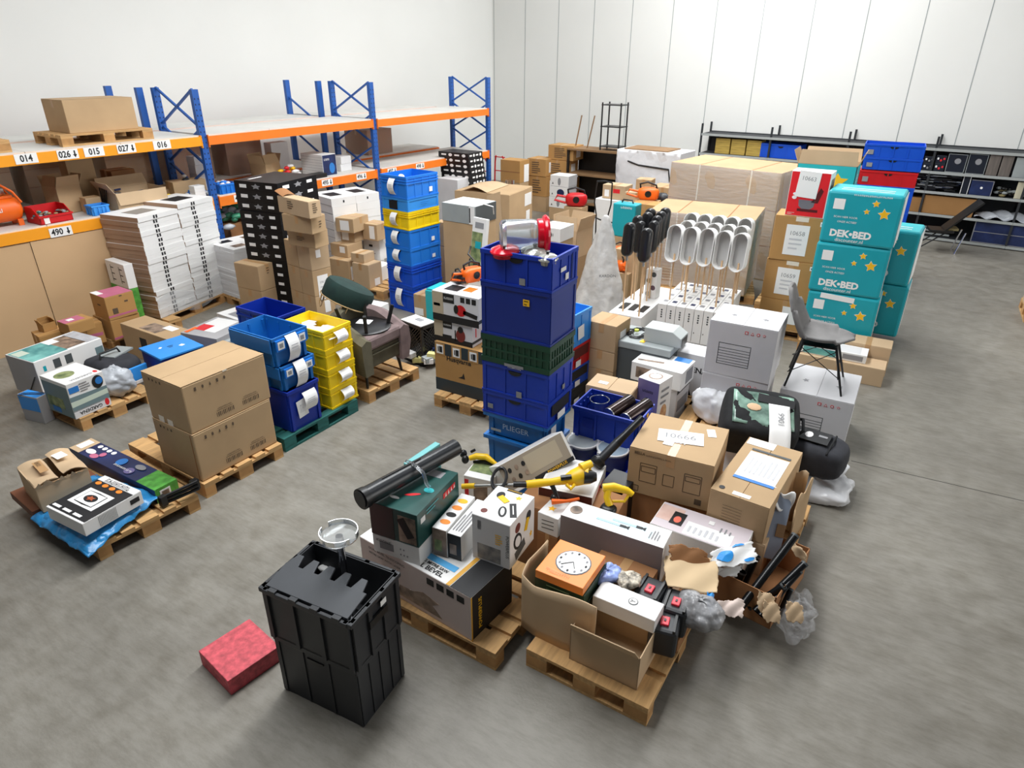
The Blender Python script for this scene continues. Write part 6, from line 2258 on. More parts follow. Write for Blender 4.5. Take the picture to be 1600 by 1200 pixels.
txt(t, 'T', .1, .42, 'DUAL BEVEL', INK, width=.3, rot=-math.pi / 2, bold=True); txt(t, 'T', .2, .46, 'TELESCOPING MITRE SAW', INK, width=.4, rot=-math.pi / 2, bold=True, lift=.005)
dec(t, 'R', .5, .5, 1, .98, INK, 'black_print'); dec(t, 'R', .0, .5, .03, 1, mat('gold_print', '#d9a23a', .4), 'gold_band', lift=.002)
txt(t, 'R', .2, .5, 'POWERPLUS', GOLDY, width=.7, rot=math.pi / 2, lift=.004, bold=True)
# --- tool box on a white box, black pipe across it
q = P(654, 885, .5)
za, zb = zat(652, 857, q), zat(651, 806, q)
F = fit((651, 806), (572, 787), (722, 740), za, h=zb - za)
t = pbox(Fr(F.x, F.y, .501, F.rz, F.w, F.d, za - .502), 'white printed box under the dark teal tool box', WCARD, 'white_tool_box')
dec(t, 'L', .3, .5, .3, .4, PAPERG, 'print_patch'); scrib(t, 'L', .25, .75, .34, .14, INK, n=9)
for k in range(5):
    dec(t, 'L', .6 + .07 * (k % 3), .3 + .3 * (k // 3), .03, .1, PAPERG, 'pictogram', shape='disc')
t = pbox(F, 'dark teal power tool box under the black pipe', DGREENPR, 'teal_tool_box')
dec(t, 'L', .25, .5, .5, .98, mat('black_teal_print', '#12211f', .4), 'dark_print'); dec(t, 'L', .78, .45, .36, .8, PHOTO, 'tool_photo', lift=.001); dec(t, 'L', .75, .5, .16, .6, BLACKP, 'tool_photo', rot=.5, lift=.003)
dec(t, 'R', .75, .75, .3, .16, REDINK, 'red_label', lift=.001); dec(t, 'R', .12, .72, .1, .16, PAPER, 'label', lift=.001); lines(t, 'R', .35, .82, .3, .1, 2, TEALD)
for k in range(4):
    dec(t, 'R', .66 + k * .07, .75, .03, .12, PAPER, 'pictogram', shape='tri', lift=.003)
dec(t, 'T', .34, .4, .05, .3, REDINK, 'tool_print', shape='disc', rot=.5); dec(t, 'T', .2, .65, .05, .2, PAPER, 'tool_print', shape='disc'); dec(t, 'T', .85, .35, .14, .3, PAPERG, 'print_patch'); dec(t, 'T', .5, .2, .1, .2, TEALD, 'tool_print', shape='disc')
TZ = F.top
a0, a1 = P(566, 779, TZ + .09), P(712, 699, TZ + .08)
t = thing('black_pipe', 'long black plastic blower pipe lying across the teal tool box', 'pipe', (a0 + a1) / 2)
m0 = (a0 + a1) / 2
ax = (a1 - a0).normalized()
pts = [a0 + (a1 - a0) * k / 10 - m0 for k in range(11)]
MB().tube(pts, [.062, .062, .062, .061, .06, .059, .058, .058, .058, .058, .06], 24, cap=False).build('tube', mat('black_pipe_plastic', '#1e2024', .32, var=.1, scale=5), t, smooth=True)
MB().tube([p * .999 for p in pts], [.056] * 11, 24, cap=False).build('tube_inside', BLACKP, t, smooth=True)
MB().tube([pts[0] - ax * .012, pts[0] + ax * .03], [.07, .068], 24).build('flange', BLACKP, t, smooth=True)
MB().lathe([(.001, 0), (.055, 0), (.058, .004), (.001, .006)], 20, M=Matrix.Translation(pts[0] - ax * .02) @ ax.to_track_quat('Z', 'Y').to_matrix().to_4x4()).build('end_plate', BLACKP, t, smooth=True)
side = ax.cross(Vector((0, 0, 1))).normalized()
MB().bar(pts[2] + Vector((0, 0, .062)), pts[6] + Vector((0, 0, .061)), .006, .01).build('mould_seam', BLACKP, t)
cl = [pts[5] + side * .16 * s + Vector((0, 0, .064 * math.cos(s * 1.4) - (.06 if abs(s) > .8 else 0))) for s in [k / 6 - .3 for k in range(9)]]
MB().tube(cl, .012, 6).build('clear_tape', CLEARP, t, smooth=True)
# teal sheet edge beyond the pipe
F = nearT(640, 738, .86, .4, .1, .3, 0)
t = pbox(Fr(F.x - .1, F.y + .12, 0, F.rz, .36, .05, .8), 'flat turquoise box standing behind the black pipe', mat('pale_turquoise', '#6fb4b6', .5), 'flat_box')
# --- slim grinder boxes and the big grinder box
def slim(B, A, C, z0, h, lab, dark):
    F = fit(B, A, C, z0, h=h)
    t = pbox(F, lab, WCARD, 'slim_box')
    dec(t, 'L', .5, .5, .98, .98, PHOTO if dark else BLACKC, 'dark_photo'); dec(t, 'L', .4, .4, .5, .4, PHOTOG if dark else PHOTO, 'photo_detail', lift=.002)
    if dark:
        for k in range(4):
            dec(t, 'T', .2 + k * .2, .5, .12, .7, (ORPRINT, BLACKP, ORPRINT, GOLDY)[k], 'tool_picture', shape='disc')
    else:
        lines(t, 'T', .4, .5, .6, .6, 4, PAPERG)
    return t
slim((697, 830), (675, 823), (742, 776), .501, .22, 'slim white box with orange tool pictures on its lid, beside the teal box', True)
slim((720, 839), (699, 832), (765, 785), .501, .2, 'slim white box with a black photo end beside the big grinder box', False)
q = P(797, 891, .5)
F = fit((797, 822), (735, 804), (839, 777), .501, h=zat(797, 822, q) - .501)
t = pbox(F, 'big white box with yellow grinder pictures', WCARD, 'grinder_box')
dec(t, 'L', .5, .5, .98, .98, WCARD2, 'grey_print'); dec(t, 'L', .45, .22, .62, .34, mat('workshop_photo', '#5a5e66', .5, col2='#a8a29a', scale=12), 'workshop_photo', lift=.001); lines(t, 'L', .72, .6, .2, .2, 5, GOLDY); dec(t, 'L', .2, .8, .1, .2, PAPERG, 'print_patch'); txt(t, 'L', .93, .5, 'POWERPLUS', INK, width=.5, rot=-1.57)
dec(t, 'T', .64, .6, .12, .3, YELP, 'grinder_picture', rot=-.5, lift=.003); dec(t, 'T', .74, .74, .2, .2, INK, 'grinder_picture', shape='disc', lift=.002); dec(t, 'T', .3, .4, .32, .2, INK, 'strap_picture', shape='disc', rot=.4); dec(t, 'T', .3, .4, .22, .1, WCARD, 'strap_picture', shape='disc', rot=.4, lift=.002)
dec(t, 'T', .42, .2, .42, .16, INK, 'case_picture', rot=.5); dec(t, 'T', .42, .2, .26, .03, WCARD, 'case_slot', rot=.5, lift=.003); dec(t, 'T', .18, .8, .13, .16, mat('brown_disc', '#6a2a22', .5), 'disc_picture', shape='disc'); dec(t, 'T', .8, .3, .14, .18, GOLDY, 'flash', shape='star')
dec(t, 'T', .96, .5, .08, .4, INK, 'name_band'); txt(t, 'T', .95, .5, 'POWERPLUS', GOLDY, width=.36, rot=-1.57, lift=.004)
dec(t, 'R', .74, .74, .2, .22, INK, 'grinder_picture', shape='disc'); dec(t, 'R', .66, .6, .12, .26, YELP, 'grinder_picture', rot=-.4, lift=.002); dec(t, 'R', .3, .45, .3, .4, INK, 'strap_picture', shape='disc', rot=.5); dec(t, 'R', .3, .45, .2, .26, WCARD, 'strap_picture', shape='disc', rot=.5, lift=.002); dec(t, 'R', .3, .75, .2, .2, mat('brown_disc', '#6a2a22', .5), 'disc_picture', shape='disc'); dec(t, 'R', .4, .2, .4, .2, DGREYM, 'case_picture', rot=.3); dec(t, 'R', .85, .25, .12, .16, GOLDY, 'flash', shape='star')
# --- black folding crate with cake stand
ZK = ZF((492, 849.5), (619, 901), .6)
F = fit((553, 968), (412, 913), (619, 901), 0, h=ZK)
F = Fr(F.x, F.y, .001, F.rz, .42, .6, ZK - .001)
ch = min(.36, F.h)
base = F.h - ch
t = T(Fr(F.x, F.y, base, F.rz, .42, .6, ch), 'folding_crate', 'black folding crate with one toothed lid half closed', 'crate')
w, d, h = .42, .6, ch
b = MB()
b.box((0, 0, .006), (w, d, .012))
for s in (-1, 1):
    b.box((0, s * (d / 2 - .006), h / 2), (w, .012, h)); b.box((s * (w / 2 - .006), 0, h / 2), (.012, d, h))
    for k in range(4):
        b.box((-w / 2 + .02 + k * (w - .04) / 3, s * (d / 2 + .006), h / 2), (.03, .016, h)); b.box((s * (w / 2 + .006), -d / 2 + .02 + k * (d - .04) / 3, h / 2), (.016, .03, h))
b.build('tub', CHAR, t.root)
b = MB()
for s in (-1, 1):
    b.box((0, s * (d / 2 + .004), h - .015), (w + .03, .03, .03)); b.box((s * (w / 2 + .004), 0, h - .015), (.03, d - .02, .03))
b.build('rim', CHAR, t.root, bevel=.004)
# closed lid half hinged on the near long side (-x), with teeth
n = 5
poly = [(-w / 2 + .01, -d / 2 + .02)]
for k in range(n):
    y0 = -d / 2 + .02 + (d - .04) * k / n
    y1 = y0 + (d - .04) / n
    poly += [(.0, y0), (.0, y0 + .03), (.06, y0 + .045), (.06, y1 - .045), (.0, y1 - .03)] if False else [(-.03, y0), (-.03, y0 + .025), (.045, y0 + .045), (.045, y0 + .085), (-.03, y0 + .105)]
poly += [(-.03, d / 2 - .02), (-w / 2 + .01, d / 2 - .02)]
M = Matrix.Translation((-w / 2 + .01, 0, h)) @ Matrix.Rotation(math.radians(-10), 4, 'Y') @ Matrix.Translation((w / 2 - .01, 0, .002))
MB().prism(poly, 0, .012, M=M).build('lid_half', mat('grey_black_plastic', '#3a3d42', .5, var=.1, scale=6), t.root, bevel=.002)
for k in range(4):
    MB().box((-w / 2 - .004, -d / 2 + .08 + k * (d - .16) / 3, h + .004), (.03, .05, .016)).build('hinge', CHAR, t.root)
MB().box((w / 2 + .02, 0, h * .62), (.012, d * .94, h * .6)).build('lid_half', CHAR, t.root)
MB().box((0, -d / 2 - .014, h * .62), (.16, .012, .05)).build('grip', BLACKP, t.root)
dec(t, 'R', .62, .8, .12, .1, PAPER, 'sticker', lift=.016)
if base > .02:
    crate(Fr(F.x, F.y, 0, F.rz, .42, .6, base - .001), 'black crate under the folding crate', CHAR, nr=(3, 4))
fb = Fr(F.x, F.y, base, F.rz, .42, .6, ch)
cp = P(538, 897, base + ch - .02)
topz = zat(535, 838, cp)
t = thing('cake_stand', 'glass dish on a chrome foot standing in the black folding crate', 'stand', (cp.x, cp.y, base + .02))
ht = topz - base - .02
MB().tube([(0, 0, 0), (0, 0, ht)], .021, 16).build('pole', CHROME, t, smooth=True)
MB().lathe([(.001, 0), (.06, 0), (.06, .006), (.02, .012), (.001, .012)], 20).build('foot', CHROME, t, smooth=True)
MB().lathe([(.001, 0), (.1, 0), (.107, .004), (.107, .012), (.001, .014)], 32, (0, 0, ht)).build('tray', CLEARP, t, smooth=True)
g = MB()
for s in (0, 1):
    a_ = [s * math.pi + .25 + k * (math.pi - .5) / 14 for k in range(15)]
    vs, fs = [], []
    for k, an in enumerate(a_):
        for r_, z_ in ((.107, .012), (.107, .045), (.102, .045), (.102, .012)):
            vs.append((r_ * math.cos(an), r_ * math.sin(an), ht + z_))
    for k in range(14):
        for j in range(4):
            l = (j + 1) % 4
            fs.append((k * 4 + j, k * 4 + l, (k + 1) * 4 + l, (k + 1) * 4 + j))
    fs += [(3, 2, 1, 0), (56, 57, 58, 59)]
    g.add(vs, fs)
g.build('glass_rim', CLEARP, t, smooth=True)
o = MB().blob((0, 0, 0), (.05, .03, .02), 10, 8, jit=.2).build('paper_ball', PAPER, None, smooth='all', loc=P(508, 888, base + .2))
tag(o, 'crumpled white paper inside the black folding crate', 'paper')
c = P(440, 985, .1)
t = pbox(Fr(c.x - .1, c.y - .25, 0, math.radians(80), .35, .35, .12), 'red patterned box low beside the black folding crate', mat('red_pattern', '#c8505a', .6, var=.3, scale=25), 'red_box')

# --- clock box in the open carton with dark green boxes
ZQ = .62
F = fit((911, 920), (839, 887), (942, 867), ZQ - .06, h=.06)
t = pbox(F, 'flat orange box with a round wall clock picture', mat('clock_orange', '#ef8a34', .45), 'clock_box')
dec(t, 'T', .52, .46, .225, .225, DGREYM, 'clock_rim', shape='disc', absolute=True); dec(t, 'T', .52, .46, .21, .21, PAPER, 'clock_face', shape='disc', absolute=True, lift=.002)
for k in range(12):
    a_ = k * math.pi / 6
    dec(t, 'T', .52 + .085 * math.cos(a_) / F.w, .46 + .085 * math.sin(a_) / F.d, .02, .014, PAPERG if k % 3 else INK, 'clock_figure', shape='disc', absolute=True, lift=.004)
for a_, L in ((2.3, .08), (-2.6, .06)):
    dec(t, 'T', .52 + L / 2 * math.cos(a_) / F.w, .46 + L / 2 * math.sin(a_) / F.d, L, .004, INK, 'clock_hand', rot=a_, absolute=True, lift=.006)
scrib(t, 'T', .12, .6, .5, .1, mat('pale_orange_print', '#f6b57a', .5), rot=1.57, n=11)
z = PZ
hb = (ZQ - .061 - PZ) / 4
for k in range(4):
    t = pbox(Fr(F.x, F.y + .01, PZ + k * hb, F.rz + (.02, -.01, .03, .0)[k], F.w * 1.02, F.d * 1.04, hb - .001), 'dark green book-like box, %s under the clock box' % ('lowest', 'third', 'second', 'directly')[k], mat('forest_print', '#16301c', .45, var=.4, scale=9), 'green_box', group='dark green boxes under the clock box')
    lines(t, 'L', .5, .6, .5, .3, 2, mat('dull_green_print', '#6f8a6a', .5))
# curved carton wall round them
W = MB()
pts = [F.at(-.12, -.35, 0), F.at(-.18, .3, 0), F.at(-.16, .9, 0), F.at(-.08, 1.22, 0), F.at(.3, 1.3, 0), F.at(1.1, 1.32, 0)]
def cw(a, b_):
    f_ = a * (len(pts) - 1)
    i = min(int(f_), len(pts) - 2)
    p = pts[i].lerp(pts[i + 1], f_ - i)
    return (p.x, p.y, PZ + b_ * (.42 + .02 * math.sin(a * 11)))
W.sheet(cw, 30, 6, .008)
tag(W.build('carton_wall', KRAFT2, None, smooth='all'), 'bent upright wall of an open carton round the clock box', 'carton')
# --- torch box (long, white with blue print)
F = fit((1037, 856), (875, 806), (1055, 832), .30, h=.32)
F.w = max(.2, F.w)
t = pbox(F, 'long white box with torch pictures on its lid', WCARD, 'torch_box')
dec(t, 'L', .5, .5, 1, 1, mat('warm_grey_print', '#8d8586', .5), 'grey_side')
dec(t, 'T', .5, .45, .9, .6, mat('pale_blue_wash', '#d3e8ee', .5), 'blue_wash')
for k, v in enumerate((.42, .56)):
    dec(t, 'T', .62 - .2 * k, v, .1, .24, mat('torch_blue', '#9fc6d8', .4), 'torch_picture', lift=.002); dec(t, 'T', .62 - .2 * k, v - .14, .12, .06, INK, 'torch_picture', lift=.003); dec(t, 'T', .62 - .2 * k, v - .18, .2, .04, INK, 'torch_picture', shape='tri', lift=.003)
dec(t, 'T', .5, .9, .45, .12, PHOTO, 'round_photo', shape='disc', lift=.002); lines(t, 'T', .5, .12, .5, .08, 4, PAPERG)
carton(Fr(F.x, F.y + .05, PZ, F.rz, .5, F.d, .30 - PZ - .001), 'brown carton under the torch box', KRAFT)
# --- long white box with a round logo on a brown carton
F = fit((1022, 968), (929, 930), (1036, 945), .40, h=.1)
F = Fr(F.x, F.y, .40, F.rz, .16, F.d * 1.05, .10)
t = pbox(F, 'long white box with a round logo at the front', WCARD, 'logo_box')
dec(t, 'T', .5, .42, .06, .06, DGREYM, 'logo_ring', shape='disc', absolute=True); dec(t, 'T', .5, .42, .05, .05, WCARD, 'logo_ring', shape='disc', absolute=True, lift=.002); txt(t, 'T', .5, .42, 'Y', DGREYM, width=.16, lift=.005)
openbox(Fr(F.x - .02, F.y - .12, PZ, F.rz, .34, F.d * 1.1, .25), 'open brown carton in front of the logo box', KRAFT2, flaps=(None, None, None, 30), fl=.1)
# blue bag and patterned packet
for (u, v, lab, m, s) in ((948, 896, 'crumpled pale blue film bag beside the clock box', mat('pale_blue_film', '#8fa3dc', .3, var=.4, scale=14, bump=.5), (.09, .08, .04)), (982, 906, 'patterned multicoloured packet beside the red-buttoned cases', mat('confetti_print', '#3a3630', .5, col2='#e8dcc8', scale=30), (.08, .07, .03))):
    c = P(u, v, .5)
    o = crumple(MB().blob((0, 0, 0), s, 24, 14, 0, .1, seed=5, p=.6).build('packet', m, None, smooth='all', loc=c, rot=(0, 0, .6)), .03, .06)
    tag(o, lab, 'packet')
carton(Fr(P(965, 900, .45).x, P(965, 900, .45).y + .05, PZ, math.radians(88), .3, .4, .3), 'brown carton under the blue film bag and the packet', KDARK)
# black cases with red buttons
for k, (u, v, z) in enumerate(((1017, 918, .46), (1058, 938, .45), (1040, 968, .42))):
    c = P(u, v, z)
    t = thing('tool_case', 'black moulded case with a red button, %s' % ('beside the patterned packet', 'under the torn cardboard', 'at the front edge')[k], 'case', (c.x, c.y, z - .2), math.radians(88 + 6 * k), 'black cases with red buttons')
    MB().box((0, 0, .1), (.2, .17, .2)).build('body', CHAR, t, bevel=.02)
    MB().box((-.02, .0, .205), (.07, .05, .02)).build('red_button', mat('signal_red', '#e23a4a', .4), t, bevel=.005)
    MB().box((-.02, .0, .217), (.02, .012, .004)).build('button_slot', BLACKP, t)
    for s in (-1, 1):
        MB().box((0, s * .06, .205), (.19, .015, .02)).build('ridge', BLACKP, t)
carton(Fr(P(1040, 935, .3).x, P(1040, 935, .3).y, PZ, math.radians(88), .5, .36, .1), 'flat carton under the black cases', KDARK)
# --- photo box (device picture)
F = fit((1160, 868), (1012, 822), (1187, 833), PZ, h=.5 - PZ)
t = pbox(F, 'flat white and lilac box with a wrist device photo', WCARD, 'device_box')
dec(t, 'T', .5, .5, .98, .98, mat('lilac_white_print', '#d8cdd2', .4), 'lilac_print'); dec(t, 'T', .6, .86, .6, .26, mat('skin_photo', '#c99a8a', .5, col2='#e8cfc4', scale=5), 'hand_photo', lift=.001)
dec(t, 'T', .5, .76, .5, .14, BLACKC, 'device_photo', lift=.003); dec(t, 'T', .45, .76, .26, .08, mat('coral_print', '#e8725c', .5), 'device_dial', shape='disc', lift=.005); dec(t, 'T', .3, .4, .5, .5, PAPER, 'text_field', lift=.001); lines(t, 'T', .3, .45, .3, .3, 6, FAINT)
dec(t, 'T', .75, .42, .14, .06, PAPER, 'sticker', lift=.003); lines(t, 'T', .6, .25, .2, .1, 3, PAPERG)
# --- the two addressed cartons
F = fit((1117, 729), (981, 703), (1152, 674), .458, h=.85 - .458)
t = carton(F, 'large brown carton with an address slip and chair drawings', KRAFT, 'addressed_carton')
slip(t, 'T', .5, .5, .58, .3, '10666', rot=-1.38, lift=.004); dec(t, 'T', .3, .6, .14, .12, PAPER, 'tape_patch', lift=.003); dec(t, 'T', .78, .18, .2, .1, PAPER, 'tape_patch', lift=.002, rot=.3)
txt(t, 'L', .13, .9, 'BELLA', INKG, width=.13, bold=True); scrib(t, 'L', .36, .885, .3, .035, INKG, n=12)
def outline(t, face, u, v, w, h, m=INKG):
    for (du, dv, ww, hh) in ((0, h / 2, w, .012), (0, -h / 2, w, .012), (-w / 2, 0, .008, h), (w / 2, 0, .008, h)):
        dec(t, face, u + du, v + dv, ww, hh, m, 'drawing')
outline(t, 'L', .25, .5, .2, .4); outline(t, 'L', .25, .58, .17, .12); outline(t, 'L', .5, .45, .13, .24); outline(t, 'L', .78, .5, .2, .4); outline(t, 'L', .78, .6, .17, .1); outline(t, 'L', .1, .12, .1, .12); dec(t, 'L', .87, .15, .08, .12, INKG, 'drawing')
AF = F
carton(Fr(F.x - .01, F.y + .02, PZ, F.rz, F.w * 1.02, F.d * 1.04, .458 - PZ - .001), 'brown carton under the address-slip carton', KDARK)
F = fit((1203, 795), (1110, 763), (1255, 707), .42, h=.30)
t = carton(F, 'brown carton with a large blue-edged packing sheet on its lid', KRAFT, 'addressed_carton', tape=None)
dec(t, 'T', .52, .46, .48, .7, PAPER, 'packing_sheet', lift=.001); dec(t, 'T', .29, .46, .04, .7, BLUEPR, 'sheet_edge', lift=.003); lines(t, 'T', .55, .45, .3, .5, 7, FAINT); dec(t, 'T', .93, .72, .12, .5, PAPER, 'torn_label', lift=.001); dec(t, 'T', .05, .5, .05, .3, PAPER, 'tape_patch', lift=.001); dec(t, 'T', .8, .46, .03, .7, DGREYM, 'sheet_edge', lift=.003); dec(t, 'T', .07, .85, .05, .1, INK, 'stamp', shape='disc', lift=.002)
for k in range(6):
    lines(t, 'L', .5, .3 + k * .08, .5, .02, 1)
carton(Fr(F.x, F.y, PZ, F.rz, F.w * 1.0, F.d * 1.1, .42 - PZ - .001), 'brown carton under the packing-sheet carton', KRAFT2)
# tall torn carton and grey plank in front of it
c = P(1245, 800, .3)
t = thing('torn_tall_carton', 'upright torn carton edge beside the grey plank', 'carton', (c.x + .03, c.y - .1, PZ), math.radians(88))
def tn(a, b_):
    return (-.35 + a * .55, .02 * math.sin(a * 5), b_ * (.38 + .08 * a + .03 * math.sin(a * 17)))
MB().sheet(tn, 22, 6, .008).build('wall', KRAFT, t, smooth='all')
def tn2(a, b_):
    return (.2 - a * .05, .02 + a * .25, b_ * (.46 + .02 * math.sin(a * 13)))
MB().sheet(tn2, 10, 6, .008).build('wall', KRAFT2, t, smooth='all')
b0, b1 = P(1197, 872, .28), P(1221, 772, .68)
t = thing('grey_plank', 'blue-grey plastic plank leaning at the front with a torn white end', 'plank', (b0 + b1) / 2)
m0 = (b0 + b1) / 2
MB().bar(b0 - m0, b1 - m0, .15, .03, up=RT).build('board', mat('blue_grey_plastic', '#8f99ab', .3, var=.08, scale=4), t, bevel=.006) if False else None
dv = (b1 - b0).normalized()
xx = RT - dv * RT.dot(dv)
xx.normalize()
nn = xx.cross(dv)
Mp = Matrix((xx, dv, nn)).transposed().to_4x4()
L_ = (b1 - b0).length
MB().box((0, 0, 0), (.16, L_, .03), M=Mp).build('board', mat('blue_grey_plastic', '#8f99ab', .3, var=.08, scale=4), t, bevel=.006)
def tw(a, b_):
    return Mp @ Vector(((a - .5) * .17, L_ / 2 - .1 + b_ * .12 + .02 * math.sin(a * 9), .02 + .02 * math.sin(b_ * 4 + a * 5)))
MB().sheet(tw, 10, 8, .004).build('torn_wrapper', PAPER, t, smooth='all')
MB().box((.045, -.02, .018), (.06, .09, .006), M=Mp).build('brown_patch', BROWNW, t)
# torn cardboard: brown box end, cream sheet, white sheet with blue disc
def ragged(name, label, corners, m, seed, th=.005, bulge=.012, cat='cardboard', rag=1.0):
    rnd = random.Random(seed)
    c4 = [P(u, v, z) for u, v, z in corners]
    ctr = sum(c4, Vector()) / 4
    ph = [rnd.uniform(0, 6) for _ in range(6)]
    def fn(a, b_):
        a2 = a + rag * .03 * math.sin(b_ * 19 + ph[0]) * (abs(a - .5) * 2) ** 3 + rag * .015 * math.sin(b_ * 47 + ph[1]) * (abs(a - .5) * 2) ** 3
        b2 = b_ + rag * .04 * math.sin(a * 17 + ph[2]) * (abs(b_ - .5) * 2) ** 3 + rag * .015 * math.sin(a * 53 + ph[3]) * (abs(b_ - .5) * 2) ** 3
        # rounded outline
        x, y = a2 * 2 - 1, b2 * 2 - 1
        k = .92
        x, y = x * math.sqrt(1 - .14 * y * y), y * math.sqrt(1 - .14 * x * x)
        a2, b2 = (x + 1) / 2, (y + 1) / 2
        p = (c4[0] * (1 - a2) + c4[1] * a2) * (1 - b2) + (c4[3] * (1 - a2) + c4[2] * a2) * b2
        return p - ctr + Vector((0, 0, bulge * math.sin(math.pi * a) * math.sin(math.pi * b_) + .006 * math.sin(a * 9 + b_ * 7 + ph[4])))
    o = thing(name, label, cat, ctr)
    MB().sheet(fn, 30, 26, th).build('sheet', m, o, smooth='all')
    return o, fn
CREAMC = mat('cream_board', '#d8bd96', .8, var=.05, scale=4)
ragged('torn_board', 'ragged oval piece of cream cardboard at the front', ((1036, 866, .54), (1121, 872, .52), (1123, 930, .46), (1040, 916, .48)), CREAMC, 3, rag=.25)
ragged('torn_board', 'dark brown torn carton end behind the cream cardboard', ((1044, 850, .6), (1100, 858, .58), (1112, 890, .47), (1050, 884, .5)), KDARK, 5, .02)
o, fn = ragged('torn_sheet', 'torn white corrugated sheet printed with a blue disc', ((1108, 862, .55), (1176, 846, .56), (1184, 880, .5), (1116, 888, .5)), WCARD, 8, .006)
BLD = mat('vivid_blue_print', '#2394e4', .5)
def pat(a0, a1, b0, b1, nm, disc=True):
    b = MB()
    vs, n_ = [], 20
    for k in range(n_):
        an = 2 * math.pi * k / n_
        a_, b_ = (a0 + a1) / 2 + (a1 - a0) / 2 * math.cos(an), (b0 + b1) / 2 + (b1 - b0) / 2 * math.sin(an)
        vs.append(Vector(fn(a_, b_)) + Vector((0, -.004, .013)))
    cc_ = Vector(fn((a0 + a1) / 2, (b0 + b1) / 2)) + Vector((0, -.004, .013))
    b.add([cc_] + vs, [(0, 1 + k, 1 + (k + 1) % n_) for k in range(n_)])
    b.build(nm, BLD, o)
pat(.12, .48, .2, .85, 'blue_disc'); pat(.5, .8, .03, .16, 'blue_patch'); pat(.7, .98, .8, .95, 'blue_patch')
ragged('torn_sheet', 'small white torn sheet edge below the blue disc', ((1112, 890, .47), (1160, 884, .48), (1150, 902, .42), (1116, 898, .43)), WCARD, 9, .006)
ragged('torn_board', 'pinkish pale torn board at the front edge', ((1118, 940, .42), (1164, 936, .42), (1160, 966, .36), (1130, 962, .36)), mat('pale_pink_board', '#d9c6bc', .7), 12)
ragged('torn_board', 'small blue-edged curled strip between the grey film and the pale board', ((1104, 926, .46), (1116, 926, .46), (1114, 956, .4), (1106, 956, .4)), BLD, 13, .004)
for k, (u, v, z) in enumerate(((1196, 935, .36), (1204, 950, .33), (1240, 950, .3))):
    ragged('torn_board', ('corrugated brown strip among the black tubes', 'second corrugated brown strip nearest the frame edge', 'brown strip under the film beside the floor')[k], ((u - 12, v - 12, z + .1), (u + 14, v - 4, z + .08), (u + 14, v + 24, z), (u - 12, v + 20, z)), KRAFT2, 20 + k, .01)
ragged('torn_board', 'curled brown carton flap above the black tubes', ((1236, 842, .52), (1262, 868, .5), (1258, 880, .44), (1238, 862, .46)), KRAFT2, 31, .008)
# grey film bag
c = P(1092, 955, .4)
o = MB().blob((0, 0, 0), (.16, .13, .1), 30, 18, 0, .08, seed=17).build('grey_film_bag', mat('clear_grey_film', '#9a9a9c', .25, var=.3, scale=9, bump=.8, alpha=.85), None, smooth='all', loc=c)
crumple(o, .045, .1)
tag(o, 'crumpled grey film bag at the front beside the torn boards', 'bag')
c = P(1243, 960, .2)
o = MB().blob((0, 0, 0), (.13, .2, .12), 30, 18, 0, .15, seed=18).build('clear_film_bag', WRAP, None, smooth='all', loc=c)
crumple(o, .08, .1)
tag(o, 'loose clear film hanging over the edge of the tube carton', 'film')
# carton of black tubes
c = P(1180, 920, .2)
t = openbox(Fr(c.x, c.y + .08, PZ, math.radians(80), .62, .42, .26), 'torn open carton holding the black steel tubes', KDARK, flaps=(None, None, None, None), fl=.15)
for k, (u0, v0, z0, u1, v1, z1, r) in enumerate(((1150, 958, .25, 1243, 836, .62, .026), (1180, 955, .25, 1258, 880, .5, .024), (1188, 962, .25, 1250, 892, .46, .02), (1170, 950, .22, 1225, 915, .42, .022), (1160, 915, .24, 1182, 868, .45, .028), (1145, 925, .24, 1160, 893, .4, .028), (1215, 966, .22, 1236, 920, .36, .018))):
    p0, p1 = P(u0, v0, z0), P(u1, v1, z1)
    m0 = p0
    t = thing('steel_tube', 'black steel tube, %s' % ('longest one leaning out by the grey plank', 'upper of the pair over the carton edge', 'lower of the pair over the carton edge', 'short one inside the torn carton', 'stubby one under the blue disc', 'second stubby one under the blue disc', 'thin one nearest the floor')[k], 'tube', p0, 0, 'black steel tubes in the torn carton')
    MB().tube([(0, 0, 0), p1 - p0], r, 14, cap=False).build('tube', mat('black_steel', '#101113', .28, metal=.3), t, smooth=True)
    dd = (p1 - p0).normalized()
    MB().tube([p1 - p0 - dd * .012, p1 - p0 + dd * .002], r * 1.06, 14, cap=False).build('end_ring', DGREYM, t, smooth=True)
# --- tools in the middle: long boxed tool, trimmer, saws, yellow blower
p0, p1 = P(790, 752, .66), P(893, 716, .66)
dv = p1 - p0
rz = math.atan2(dv.y, dv.x)
c = (p0 + p1) / 2
MM = Matrix.Translation((c.x - .03, c.y + .06, .545)) @ Matrix.Rotation(rz, 4, 'Z') @ Matrix.Rotation(math.radians(-12), 4, 'Y') @ Matrix.Rotation(math.radians(-34), 4, 'X')
t = thing('long_tool_box', 'long grey and white power tool box tilted against the petrol bin', 'box')
t.matrix_world = MM
cc = _X(); cc.root = t; cc.w, cc.d, cc.h = dv.length * 1.0, .2, .24
MB().box((0, 0, .12), (cc.w, .2, .24)).build('body', WCARD, t, bevel=.004)
dec(cc, 'R', .48, .55, .96, .86, mat('taupe_print', '#9a8f80', .45), 'side_print'); dec(cc, 'R', .6, .58, .5, .6, mat('taupe_light', '#b0a48f', .45), 'photo_field', lift=.001)
for k in range(6):
    dec(cc, 'R', .12 + .1 * (k % 3), .4 + .3 * (k // 3), .05, .16, BLACKC if k % 2 else PHOTO, 'tool_picture', shape='disc', lift=.003)
